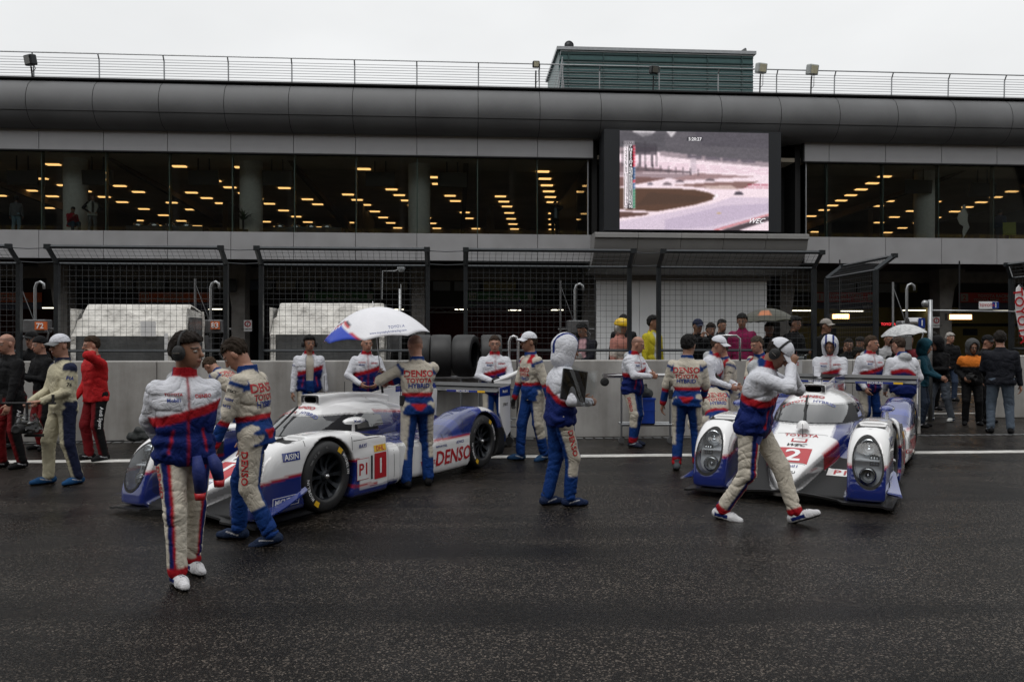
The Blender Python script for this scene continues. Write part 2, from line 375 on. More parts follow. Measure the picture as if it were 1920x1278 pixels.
def building():
    B = thing('pit_building', 'long grey panelled pit building with curved metal roof edge and glazed upper floor', 'building', (0,36,0))
    X0, X1 = -32.0, 36.0; j0 = X_at(552, 36)
    xs = [j0+2.7*k for k in range(-9, 17)]
    sL, sR = X_at(1111, 36), X_at(1505, 36)
    # curved canopy
    prof = [(36.2,12.72),(35.5,12.72),(35.2,12.62),(34.95,12.42),(34.8,12.15),(34.72,11.85),(34.72,11.55),(34.82,11.25),(34.98,11.0),(35.2,10.82),(35.5,10.72),(36.4,10.72)]
    mb = MB(); n = len(prof)
    cuts = sorted([x for x in xs]+[X0, X1]); 
    for a, b in zip(cuts[:-1], cuts[1:]):
        a2, b2 = a+.012, b-.012
        vs = [(a2, y, z) for y, z in prof]+[(b2, y, z) for y, z in prof]
        mb.add(vs, [(i, i+1, n+i+1, n+i) for i in range(n-1)])
    obj('canopy', mb, M_canopy, B, smooth=True)
    mb = MB()   # dark backing seen through the joints, the horizontal seam and the coping
    pr2 = [(y+.04, z-.015 if z > 11.6 else z+.02) for y, z in prof]
    vs = [(X0, y, z) for y, z in pr2]+[(X1, y, z) for y, z in pr2]; mb.add(vs, [(i, i+1, n+i+1, n+i) for i in range(n-1)])
    mb.tube([(X0,34.80,11.28),(X1,34.80,11.28)], .016, 4); obj('canopy_joint', mb, M_joint, B)
    mb = MB(); mb.bb((X0,35.1,12.70),(X1,35.7,12.76)); obj('coping', mb, M_joint, B)
    mb = MB(); mb.bb((X0,34.76,9.0),(X1,70,12.45)); mb = MB()
    mb.bb((X0,36.3,10.95),(X1,66,11.2)); mb.bb((X0,36.2,12.4),(X1,66,12.62)); obj('roof', mb, M_dark, B)
    # fascias
    for nm, z0, z1 in (('upper_fascia', 9.86, 10.72), ('lower_fascia', 5.18, 6.38)):
        mb = MB()
        for lo, hi in ((X0, sL), (sR, X1)):
            cs = [lo]+[x for x in xs if lo+.3 < x < hi-.3]+[hi]; mb = MB()
            for a, b in zip(cs[:-1], cs[1:]): mb.bb((a+.012,35.8,z0),(b-.012,35.92,z1))
            obj(nm, mb, M_panel, B)
    mb = MB()
    for lo, hi in ((X0, sL), (sR, X1)):
        mb.bb((lo,35.93,9.84),(hi,36.2,10.9)); mb.bb((lo,35.93,5.16),(hi,36.2,6.36))
        mb.bb((lo,35.78,9.80),(hi,35.9,9.855)); 
    obj('fascia_backing', mb, M_joint, B)
    # glazing: one pane per module
    for lo, hi in ((X0, sL-.2), (sR+.15, X1)):
        cs = [lo]+[x for x in xs if lo+.3 < x < hi-.3]+[hi]
        for a, b in zip(cs[:-1], cs[1:]):
            if b < -24.5 or a > 27: continue
            mb = MB(); mb.bb((a+.015,36.0,6.4),(b-.015,36.02,9.83)); w = obj('window', mb, M_glass, B)
            mb = MB(); mb.bb((b-.02,36.03,6.38),(b+.02,36.28,9.83)); obj('glass_fin', mb, mat('green_glass_edge', (.07,.12,.105), .3, 0, .1, 3), w)
    for x, s in ((sL-.2, -1), (sR+.15, 1)):
        mb = MB(); mb.bb((x-.01,36.0,6.4),(x+.01,39.5,9.83)); obj('window', mb, M_glass, B)
        mb = MB(); mb.tube([(x,36.0,6.38),(x,36.0,9.83)], .035, 6); obj('corner_mullion', mb, M_rail, B)
    # interior of the upper floor
    mb = MB(); mb.bb((X0,36.3,6.15),(X1,66,6.30)); obj('upper_floor', mb, mat('dark_carpet', (.03,.03,.032), .9), B)
    mb = MB(); mb.bb((X0,36.3,9.92),(X1,66,10.1)); obj('ceiling', mb, mat('dim_ceiling', (.62,.56,.46), .9, var=.2, nscale=.6), B)
    mb = MB(); mb.bb((X0,60,6.3),(X1,60.2,9.92)); mb.bb((X0,56,6.3),(X1,56.1,7.5))
    for k in range(9): mb.bb((X0+8*k+2,49,6.3),(X0+8*k+2.3,56,9.9))
    obj('interior_wall', mb, M_int, B)
    mb = MB(); mb.bb((sL,36.25,6.0),(sL+.25,50,10.9)); mb.bb((sR-.25,36.25,6.0),(sR,50,10.9)); mb.bb((sL+.25,37.5,5.0),(sR-.25,37.7,10.9)); obj('screen_bay_wall', mb, M_black, B)
    for px in (140, 470, 786, 1737, 2040):
        mb = MB(); mb.lathe([(.52,6.3),(.52,9.92)], 28, (X_at(px, 38),38.1,0)); obj('interior_column', mb, mat('pale_column', (.72,.73,.72), .6), B, smooth=True)
    for k in range(21):      # rows of small lamps running back into the hall
        mb = MB(); n_ = 0
        for r in range(11):
            x = -28+2.9*k+.30*r; y = 39.0+1.75*r+(r > 6)*(r-6)*.8
            if (k*7+r*3) % 9 == 0 or (sL-.5 < x < sR+.5 and y < 50): continue
            if k % 3 == 1 and r < 4: continue
            mb.bb((x,y,9.87),(x+.62,y+.26,9.915)); n_ += 1
        if n_: obj('ceiling_lamp_row', mb, M_warm, B)
    # beams hanging from the upper ceiling, lit on the slope
    mb = MB()
    for k in range(7): mb.prism([(37.5,9.9),(60,9.9),(60,9.2),(39,9.78)], -24+8.1*k, -23.75+8.1*k, 'YZ')
    obj('ceiling_beam', mb, mat('beam_brown', (.16,.12,.08), .8), B)
    # soffit, beams, ground floor
    mb = MB(); mb.bb((X0,36.2,5.2),(X1,41,5.4)); obj('soffit', mb, M_dark, B)
    mb = MB(); mb.bb((X0,40.2,4.62),(X1,40.6,5.2)); obj('header_beam', mb, M_conc, B)
    mb = MB(); mb.bb((X0,40.62,3.35),(X_at(1110,40),41.0,4.62)); mb.bb((X_at(1470,40),40.62,3.35),(X1,41.0,4.62)); obj('lintel', mb, M_black, B)
    CG = [mat('clerestory_blue', (.07,.10,.14), .3), mat('clerestory_yellow', (.16,.15,.06), .4), mat('clerestory_grey', (.12,.13,.13), .3)]
    x = -20.
    while x < 24:
        w_ = random.uniform(1.0,2.6)
        if not (X_at(1100, 40) < x < X_at(1470, 40)): mb = MB(); mb.bb((x,40.52,4.12),(x+w_-.2,40.6,4.58)); obj('clerestory_window', mb, random.choice([CG[0],CG[0],CG[1],CG[2]]), B)
        x += w_
    cols = [125, 453, 785, 1104, 1465, 1760, 2060, -200]
    for px in cols:
        x = X_at(px, 39.2); w = .62; side = 1 if px > 1200 else -1
        mb = MB()
        if px < 700 or px > 1200:
            P = [(x-w/2,0),(x+w/2,0),(x+w/2,3.2),(x+w/2+(.15 if side > 0 else .0),4.2),(x+w/2+(.75 if side > 0 else .05),5.2),(x-w/2-(.75 if side < 0 else .05),5.2),(x-w/2-(.15 if side < 0 else 0),4.2),(x-w/2,3.2)]
        else: P = [(x-w/2,0),(x+w/2,0),(x+w/2,5.2),(x-w/2,5.2)]
        mb.prism(P, 38.6, 39.5, 'XZ'); obj('column', mb, M_conc, B)
    xl, xr = X_at(1118, 37.2), X_at(1438, 37.2)
    mb = MB(); 
    for k in range(4): a = xl+(xr-xl)*k/4; b = xl+(xr-xl)*(k+1)/4; mb.bb((a+.01,37.2,0),(b-.01,37.4,Z_at(526, 37.2, 1280)))
    obj('blank_wall', mb, M_whitewall, B)
    mb = MB(); mb.bb((xl-.1,37.1,Z_at(526, 37.1, 1280)),(xr+.1,37.6,5.2)); obj('blank_wall_head', mb, M_conc, B)
    # belly below the screen
    xa, xb = X_at(1115, 34.6), X_at(1516, 34.6)
    pf = [(36.4,6.35),(34.62,6.35),(34.5,6.30),(34.5,6.12),(34.62,6.08),(34.72,5.75),(34.98,5.38),(35.4,5.08),(35.9,4.86),(36.5,4.72),(37.3,4.65)]
    mb = MB(); n = len(pf)
    for k in range(5):
        a = xa+(xb-xa)*k/5+.01; b = xa+(xb-xa)*(k+1)/5-.01
        mb.add([(a,y,z) for y, z in pf]+[(b,y,z) for y, z in pf], [(i,i+1,n+i+1,n+i) for i in range(n-1)]+[tuple(range(n)), tuple(range(2*n-1,n-1,-1))])
    obj('balcony_belly', mb, M_belly, B, angle=35)
    # garages
    bays = [(-300,125,'red','d'),(125,453,'dark','d'),(453,785,'dark','d'),(785,1104,'maroon','y'),(1465,1760,'yellow','y'),(1760,2060,'yellow','y')]
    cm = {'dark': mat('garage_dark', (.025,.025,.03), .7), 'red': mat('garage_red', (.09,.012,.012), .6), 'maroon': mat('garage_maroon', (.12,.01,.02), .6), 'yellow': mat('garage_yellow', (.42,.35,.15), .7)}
    for a, b, c, d in bays:
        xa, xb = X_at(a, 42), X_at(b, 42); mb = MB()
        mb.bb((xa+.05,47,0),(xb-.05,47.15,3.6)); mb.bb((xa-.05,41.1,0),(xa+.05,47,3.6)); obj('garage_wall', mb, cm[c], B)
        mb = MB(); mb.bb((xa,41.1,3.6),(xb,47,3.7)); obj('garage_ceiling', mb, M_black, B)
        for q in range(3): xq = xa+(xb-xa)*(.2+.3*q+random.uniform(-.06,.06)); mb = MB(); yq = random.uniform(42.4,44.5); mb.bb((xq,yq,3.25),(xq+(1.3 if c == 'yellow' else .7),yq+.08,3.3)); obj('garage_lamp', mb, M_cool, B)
        if c == 'maroon':
            mb = MB()
            for z in (3.05, 3.3): mb.tube([(xa+.1,41.3,z),(xb-.1,41.3,z)], .03, 5)
            for q in range(20): x = xa+.2+(xb-xa-.4)*q/20; mb.tube([(x,41.3,3.05 if q%2 else 3.3),(x+(xb-xa-.4)/20,41.3,3.3 if q%2 else 3.05)], .02, 4)
            obj('truss', mb, M_rail, B)
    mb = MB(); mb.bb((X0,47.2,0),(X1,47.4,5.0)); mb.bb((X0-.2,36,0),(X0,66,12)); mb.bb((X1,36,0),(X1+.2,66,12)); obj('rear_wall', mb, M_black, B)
    return B
BLD = building()
mb = MB()
for a, b in ((1470,1750),(1768,2050)):
    xa, xb = X_at(a, 42), X_at(b, 42)
    mb.bb((xa,46.93,2.45),(xb,46.97,2.62)); mb.bb((xa+1.2,46.90,0.0),(xa+1.9,46.96,2.3)); mb.bb((xa+4.4,46.90,1.9),(xa+5.3,46.96,2.3))
obj('wall_stripe', mb, M_navy, BLD)
# rails along the roof: posts as things' parts
def roof_rail():
    rr = thing('roof_railing', 'thin horizontal wire railing with steel posts along the roof edge', 'railing', (0,35.3,12.76))
    j = X_at(547, 35.3)
    xs = [j+2.7*k for k in range(-9, 16)]
    for x in xs:
        mb = MB(); mb.tube([(x,35.35,12.7),(x,35.32,13.6),(x,35.18,13.82)], .03, 6); obj('post', mb, M_rail, rr)
    mb = MB(); mb.tube([(-30,35.18,13.82),(34,35.18,13.82)], .03, 6); obj('top_rail', mb, M_rail, rr)
    mb = MB()
    for k in range(8): z = 12.86+.115*k; mb.tube([(-30,35.33,z),(34,35.33,z)], .011, 4)
    obj('rail_wire', mb, M_rail, rr)
roof_rail()
def floodlight(px, py, label, dark, yaw=0, sc=1.0):
    zb = 12.76; c = PY(px, py, 35.0)
    t = thing('floodlight', label, 'floodlight', (c.x, 35.15, zb), group='floodlights on the roof edge')
    mb = MB(); mb.tube([(c.x,35.15,zb),(c.x,35.1,c.z-.42),(c.x,35.05,c.z-.25)], .035, 6); mb.tube([(c.x,35.15,zb+.2),(c.x+.14,35.15,zb+.35),(c.x+.12,35.08,c.z-.2)], .014, 5); obj('pole', mb, M_dark, t)
    Mx = Matrix.Rotation(R(yaw), 3, 'Z') @ Matrix.Rotation(R(12), 3, 'X')
    hm = M_dark if dark else mat('floodlight_shell', (.42,.44,.43), .45)
    mb = MB(); mb.box((c.x,35.0,c.z), (.5*sc,.3,.46*sc), Mx, bev=.05); obj('housing', mb, hm, t)
    mb = MB(); v = Mx @ Vector((0,-.155,0)); mb.box(Vector((c.x,35.0,c.z))+v, (.34*sc,.02,.34*sc), Mx); obj('lens', mb, mat('floodlight_lens_dark', (.12,.12,.11), .2) if dark == 2 else mat('floodlight_lens', (.55,.52,.38), .2), t)
floodlight(57, 113, 'dark floodlight tilted forward on the roof edge, leftmost in the photo', 2, -30, .95)
floodlight(1005, 121, 'small dark floodlight with a cream lens just left of the rooftop box', 1, 0, .62)
floodlight(1226, 131, 'dark square floodlight standing in front of the teal rooftop box', 2, 15, .75)
floodlight(1427, 128, 'pale grey floodlight at the right end of the teal rooftop box', 0, 15, .95)
floodlight(1523, 131, 'pale grey floodlight beside the roof joint, rightmost of the pale ones', 0, 15, 1.0)
def roof_box():
    a = PY(1048, 105, 40); b = PY(1412, 160, 40); zt = Z_at(99, 40, 1230)
    t = thing('rooftop_box', 'teal louvred plant room with pale metal rim on the roof', 'plant room', ((a.x+b.x)/2,41,12.4))
    mb = MB(); mb.bb((a.x,40,12.3),(b.x,45,zt)); obj('wall', mb, M_teal, t)
    mb = MB(); mb.bb((a.x-.12,39.85,zt),(b.x+.12,45.1,zt+.16)); obj('rim', mb, M_rail, t)
    mb = MB(); z = 12.7
    while z < zt-.1: mb.bb((a.x,39.95,z),(b.x,39.99,z+.05)); z += .3
    for k in range(6): x = a.x+(b.x-a.x)*(k+.25)/5.6; mb.bb((x,39.93,12.4),(x+.05,39.98,zt))
    obj('louvre', mb, mat('louvre_dark', (.015,.05,.05), .5), t)
    s = thing('roof_stair_rail', 'sloping steel handrails climbing to the left end of the teal rooftop box', 'handrail', (a.x-.6,39.2,12.5))
    mb = MB()
    for k in range(7):
        mb.tube([(a.x-.62+.16*k,39.4,12.4),(a.x+.02+.05*k,39.4,zt-.25-.3*k*.6),(b.x-.2,39.4,zt-.25-.3*k*.6)] if k in (0,3) else [(a.x-.62+.16*k,39.4,12.4),(a.x+.1,39.4,zt-.4-.14*k)], .025, 5)
    obj('handrail', mb, M_rail, s)
    for px, py, lb, rot in ((1066,88,'black horn loudspeaker facing the camera on the left corner of the rooftop box',0),(1388,99,'black horn loudspeaker turned sideways on the right end of the rooftop box',1)):
        p = PY(px, py, 40.2); l = thing('loudspeaker', lb, 'loudspeaker', (p.x,40.2,zt+.16)); mb = MB(); mb.tube([(p.x,40.2,zt+.16),(p.x,40.2,p.z)], .04, 6); obj('bracket', mb, M_dark, l)
        mb = MB(); prof = [(.02,.0),(.24,.0),(.23,.03),(.1,.22),(.06,.4),(.0,.42)] ; mb.lathe(prof, 18, (p.x,40.0,p.z) if not rot else (p.x+.25,40.2,p.z), 'Y' if not rot else 'X', M=None if not rot else Matrix.Scale(-1,3,(1,0,0))); obj('horn', mb, M_dark, l, smooth=True)
roof_box()
# ------------------------------------------------------------ the big screen
def inpoly(U, V, P):
    ins = np.zeros(U.shape, bool); n = len(P)
    for i in range(n):
        x0, y0 = P[i]; x1, y1 = P[(i+1) % n]
        c = ((y0 > V) != (y1 > V)) & (U < (x1-x0)*(V-y0)/((y1-y0) if y1 != y0 else 1e-9)+x0); ins ^= c
    return ins
def screen():
    Y = 34.55; tl = PY(1162, 246, Y); br = PY(1441, 431, Y); fl = PY(1133, 236, Y); fr = PY(1465, 443, Y)
    fz1 = Z_at(235, Y, 1135); 
    t = thing('video_screen', 'large outdoor video screen in a black frame showing race cars on a wet track', 'video screen', ((fl.x+fr.x)/2,35,6.4))
    mb = MB(); mb.bb((fl.x,Y+.03,6.42),(fr.x,Y+1.3,fz1-.15)); obj('frame', mb, mat('screen_frame', (.008,.010,.014), .6), t)
    x0, x1 = tl.x, br.x; z1, z0 = Z_at(245, Y, 1162), Z_at(431, Y, 1300); nu, nv = 186, 124
    u = (np.arange(nu)+.5)/nu; v = (np.arange(nv)+.5)/nv; U, V = np.meshgrid(u, v)
    Cc = np.zeros((nv, nu, 3)); Cc[:] = (232,212,220)
    def P(poly, c, a=1.):
        m = inpoly(U, V, poly); Cc[m] = Cc[m]*(1-a)+np.array(c)*a
    P([(0,0),(1,.0),(1,.34),(.45,.26),(.25,.21),(0,.23)], (88,84,90)); P([(.08,0),(.24,0),(.21,.04),(.15,.055),(.1,.02)], (190,184,188)); P([(.31,0),(.38,0),(.345,.06)], (190,184,188))
    P([(.27,.2),(.45,.23),(1,.3),(1,.35),(.45,.28),(.27,.25)], (150,135,142)); P([(0,.17),(.1,.17),(.1,.23),(0,.23)], (140,125,130))
    for k in range(4): P([(.45+.12*k,.235+.012*k),(.55+.12*k,.245+.012*k),(.55+.12*k,.275+.012*k),(.45+.12*k,.265+.012*k)], (100,92,102))
    for k in range(3): P([(0,.30+.028*k),(1,.375+.02*k),(1,.38+.02*k),(0,.308+.028*k)], (205,170,185))
    P([(0,.32),(.1,.36),(.5,.41),(.5,.42),(0,.42)], (120,100,105)); P([(0,.47),(0,.57),(.12,.54),(.34,.47),(.3,.43)], (112,82,80)); P([(.0,.42),(.45,.43),(.53,.44),(.53,.46),(.35,.48),(0,.46)], (150,130,136))
    P([(.35,.48),(.53,.42),(.93,.45),(.62,.475),(.4,.5)], (150,122,124)); P([(.36,.545),(.65,.51),(.93,.495),(.83,.57),(.62,.575)], (128,98,94)); P([(.55,.55),(.75,.54),(.8,.585),(.6,.58)], (190,165,160))
    P([(0,.58),(.35,.58),(.5,.59),(.6,.62),(.645,.655),(.62,.69),(.5,.745),(.25,.815),(0,.80)], (84,60,48)); P([(0,.82),(.2,.835),(.17,.855),(0,.885)], (92,66,60))
    P([(.645,.62),(.66,.65),(.63,.68),(.62,.67),(.64,.655)], (240,235,240))
    P([(0,.92),(.35,.82),(.6,.74),(.75,.66),(1,.66),(1,.82),(.66,1),(0,1)], (205,188,204)); P([(.3,.9),(.7,.75),(1,.72),(1,.80),(.6,.97),(.3,1)], (186,170,190))
    P([(.62,1),(1,.83),(1,.845),(.66,1)], (190,110,115)); P([(.68,1),(1,.85),(1,.9),(.8,1)], (72,62,68))
    P([(.10,.12),(.24,.13),(.24,.24),(.10,.24)], (58,52,60), .75)
    for xx, aa, bb in ((.165,.1,.38),(.24,.13,.36),(.13,.24,.36),(.21,.24,.36),(.015,.2,.36)): P([(xx,aa),(xx+.008,aa),(xx+.008,bb),(xx,bb)], (50,45,52))
    for k in range(9): P([(.12+.05*k,.33+.006*k),(.126+.05*k,.33+.006*k),(.126+.05*k,.40+.006*k),(.12+.05*k,.40+.006*k)], (70,60,66))
    P([(.10,.385),(.51,.41),(.51,.42),(.1,.395)], (75,66,72)); P([(.475,.27),(.51,.27),(.51,.42),(.475,.42)], (190,175,185), .7)
    for a, b, c, d, col in ((.18,.52,.225,.55,(110,100,112)),(.285,.515,.35,.545,(120,105,112)),(.37,.49,.435,.52,(105,92,100)),(.57,.47,.64,.5,(110,95,100)),(.765,.60,.83,.635,(70,62,72))):
        P([(a,d),(a+.01,b+.008),((a+c)/2,b),(c-.01,b+.01),(c,d)], col)
    for q in range(9):
        for r in (0,1): P([(.86+.018*q-.02*r,.525+.028*r),(.871+.018*q-.02*r,.525+.028*r),(.871+.018*q-.02*r,.537+.028*r),(.86+.018*q-.02*r,.537+.028*r)], (150,40,60))
    P([(.025,.105),(.095,.105),(.102,.14),(.102,.79),(.025,.79)], (235,225,230)); P([(.062,.145),(.092,.145),(.086,.79),(.056,.79)], (18,16,22))
    cl = ['r']*7+['b']*4+['r']+['b']*2+['g']*6
    for k, c in enumerate(cl):
        a = .145+.0322*k; P([(.09,a),(.102,a),(.098,a+.028),(.087,a+.028)], {'r': (210,20,45), 'b': (15,70,130), 'g': (10,125,75)}[c])
    P([(.45,.055),(.555,.055),(.555,.09),(.45,.09)], (14,16,22)); P([(.65,.825),(.68,.825),(.68,.83),(.65,.83)], (190,150,60))
    P([(0,.02),(.3,.02),(.3,.16),(0,.16)], (70,68,74), .5); P([(.5,.0),(1,.0),(1,.16),(.55,.14)], (72,68,76), .6); P([(.2,.62),(.6,.66),(.5,.72),(.1,.76)], (66,50,42), .5)
    Cc *= (1+.10*np.sin(U*90+5*np.sin(V*60))*np.sin(V*110+3*np.sin(U*50))*(V < .33))[..., None]
    for _ in range(1):
        Pd = np.pad(Cc, ((1,1),(1,1),(0,0)), mode='edge'); Cc = sum(Pd[a:a+nv, b:b+nu] for a in range(3) for b in range(3))/9
    Cc = Cc*(1+.025*rng.standard_normal(Cc.shape[:2]))[..., None]; lin = np.clip(Cc/255, 0, 1)**2.2
    xs = np.linspace(x0, x1, nu+1); zs = np.linspace(z1, z0, nv+1)
    XX, ZZ = np.meshgrid(xs, zs); Vt = np.stack([XX.ravel(), np.full(XX.size, Y), ZZ.ravel()], 1)
    i, j = np.meshgrid(np.arange(nu), np.arange(nv)); b = (j*(nu+1)+i).ravel(); Fq = np.stack([b, b+nu+1, b+nu+2, b+1], 1)
    m = bpy.data.materials.new('led_picture'); m.use_nodes = True; nt = m.node_tree; p = nt.nodes['Principled BSDF']; at = nt.nodes.new('ShaderNodeAttribute'); at.attribute_name = 'Led'
    p.inputs['Base Color'].default_value = (.01,.01,.01,1); nt.links.new(at.outputs['Color'], p.inputs['Emission Color']); p.inputs['Emission Strength'].default_value = 1.12
    me = np_mesh('display', Vt, Fq, [m], smooth=False); ca = me.color_attributes.new('Led', 'FLOAT_COLOR', 'CORNER')
    fc = np.repeat(lin.reshape(-1, 3), 4, 0); ca.data.foreach_set('color', np.concatenate([fc, np.ones((len(fc), 1))], 1).astype(np.float32).ravel())
    o = bpy.data.objects.new('display', me); C.objects.link(o); o.parent = t; o.matrix_parent_inverse = Matrix.Translation(t.location).inverted()
    W, H = x1-x0, z1-z0
    def sp(u, v): return Vector((x0+W*u, Y-.012, z1-H*v))
    mw = mat('led_white', (.1,.1,.1), .5, emis=(1,.97,1), estr=.85); mk = mat('led_ink', (.02,.02,.025), .5)
    a = MB(); b = MB(); nums = '7 18 8 5 2 37 4 26 43 47 36 32 42 35 71 51 55 92 91 95'.split()
    for k in range(20):
        put_text(b, str(k+1), .19, sp(.042, .158+.0322*k), (1,0,0), (0,0,1), 0); put_text(a, nums[k], .17, sp(.073, .158+.0322*k), (1,0,0), (0,0,1), 0, bold=.02)
    put_text(b, 'OVERALL', .15, sp(.062, .125), (1,0,0), (0,0,1), 0); put_text(a, '5:20:27', .2, sp(.503, .073), (1,0,0), (0,0,1), 0, bold=.02); put_text(a, 'WEC', .32, sp(.925, .9), (1,0,0), (0,0,1), 0, shear=.5, bold=.01)
    obj('white_figures', a, mw, t, fix=False); obj('dark_figures', b, mk, t, fix=False)
screen()
# ------------------------------------------------------------ pit wall, platform
def walls():
    xe = X_at(1727, WALL_Y)
    t = thing('pit_wall', 'long pale stained concrete pit wall behind the cars', 'wall', (0,WALL_Y,0))
    mb = MB(); x = -17.
    while x < xe-.1:
        b = min(x+4.0, xe); mb.bb((x+.004,WALL_Y,0),(b-.004,WALL_Y+.42,1.333), bev=.015); x += 4.0
    obj('wall_block', mb, M_wall, t)
    t = thing('pit_wall', 'short far section of concrete pit wall at the right edge beyond the opening', 'wall', (X_at(1950,16.5),16.5,0))
    mb = MB(); mb.bb((X_at(1850,16.5),16.5,0),(X_at(2150,16.5),16.9,1.34), bev=.015); obj('wall_block', mb, M_wall, t)
    mb = MB(); mb.bb((-17,WALL_Y+.43,0),(xe,16.2,.27)); tag(obj('wall_platform', mb, M_conc), kind='structure')
walls()
def fence_panel(A, B, label, cant=(0,-.32,.25), z0=1.34, z1=2.97):
    """A, B ground-plan ends of one wire-mesh panel; cant is where the crank leads"""
    A = Vector((A[0],A[1],0)); B = Vector((B[0],B[1],0)); L = (B-A).length; d = (B-A)/L; cv = Vector(cant)
    t = thing('debris_fence', label, 'debris fence', (A+B)/2+Vector((0,0,z0)), group='wire debris fence panels on the pit wall')
    for p in (A, B):
        mb = MB(); up = Vector((0,0,1))
        mb.box(p+up*(z0+z1)/2, (.07,.09,z1-z0)); q = p+up*z1
        mb.tube([q, q+cv], .045, 4); mb.box(q+cv, (.1,.06,.08)); obj('post', mb, M_fence, t)
    for z, o in ((z0+.16, 0), (z1, 0)): mb = MB(); mb.tube([A+Vector((0,0,z)), B+Vector((0,0,z))], .022, 4); obj('rail', mb, M_fence, t)
    mb = MB(); mb.tube([A+Vector((0,0,z1))+cv, B+Vector((0,0,z1))+cv], .032, 4); obj('rail', mb, M_fence, t)
    mb = MB(); n = int(L/.1); up = Vector((0,0,1))
    for k in range(1, n):
        p = A+d*(L*k/n); mb.tube([p+up*z0, p+up*z1, p+up*z1+cv], (.0028), 4, cap=False)
    m = int((z1-z0)/.095)
    for k in range(1, m): mb.tube([A+up*(z0+k*.095), B+up*(z0+k*.095)], (.0028), 4, cap=False)
    for k in range(1, 4): mb.tube([A+up*z1+cv*k/4, B+up*z1+cv*k/4], (.0028), 4, cap=False)
    obj('wire_mesh', mb, M_wire, t)
FY = WALL_Y+.22
fl = ['leftmost wire debris fence panel cut by the left edge', 'wire debris fence panel in front of the left white tent', 'wire debris fence panel in front of the middle white tent', 'wire debris fence panel in front of the green 51 sign', 'wire debris fence panel in front of the blank white wall']
for (a, b), lb in zip(((-140,36),(107,424),(490,802),(873,1180),(1235,1526)), fl): fence_panel((X_at(a,FY),FY), (X_at(b,FY),FY), lb)
a = PD(1550,600,16.8); b = PD(1642,600,14.7); fence_panel((a.x,a.y),(b.x,b.y), 'wire debris fence gate swung open at the right of the screen', cant=(.28,-.14,.25), z0=.5)
a = PD(1896,600,16.7); b = PD(2010,600,15.2); fence_panel((a.x,a.y),(b.x,b.y), 'wire debris fence panel at the right edge behind the toyota flag', cant=(-.24,-.2,.26))
CB = thing('fence_cables', 'thin steel cables strung across the gaps between the debris fence panels', 'cable', (0,FY,3.0))
for a, b in ((36,107),(424,490),(802,873),(1180,1235)):
    for dy, z in ((0,3.0),(-.3,3.2)): mb = MB(); mb.tube([(X_at(a,FY),FY+dy,z),(X_at((a+b)/2,FY),FY+dy,z-.015),(X_at(b,FY),FY+dy,z)], .007, 4); obj('cable', mb, M_fence, CB)

def grandstand():
    t = thing('grandstand', 'tall roofed grandstand of yellow and brown seats across the track, mirrored in the glass', 'grandstand', (0,-42,0))
    m, nt, b = nodes('stand_seats'); br = nt.nodes.new('ShaderNodeTexBrick'); tc = nt.nodes.new('ShaderNodeTexCoord'); mp = nt.nodes.new('ShaderNodeMapping'); mp.inputs['Scale'].default_value = (.9,.9,.9)
    nt.links.new(tc.outputs['Object'], mp.inputs['Vector']); nt.links.new(mp.outputs[0], br.inputs['Vector']); nt.links.new(br.outputs['Color'], b.inputs['Base Color'])
    br.inputs['Color1'].default_value = (.5,.36,.09,1); br.inputs['Color2'].default_value = (.16,.10,.06,1); br.inputs['Mortar'].default_value = (.02,.02,.02,1); br.inputs['Scale'].default_value = 1.; br.inputs['Bias'].default_value = .2
    mb = MB()
    for k in range(22): mb.bb((-200,-42-1.4*k-1.4,2.5+.95*k),(200,-42-1.4*k,3.45+.95*k))
    obj('seating', mb, m, t)
    mb = MB(); mb.bb((-200,-74,0),(200,-73,33)); mb.bb((-200,-42.2,0),(200,-41.9,3)); obj('wall', mb, M_conc, t)
    mb = MB(); mb.bb((-200,-74,32),(200,-46,33)); obj('roof', mb, M_white, t)
    mb = MB()
    for k in range(10): mb.tube([(-81+18*k,-60,0),(-81+18*k,-60,32)], .5, 8)
    obj('column', mb, M_conc, t)
grandstand()
# ============================================================ PEOPLE

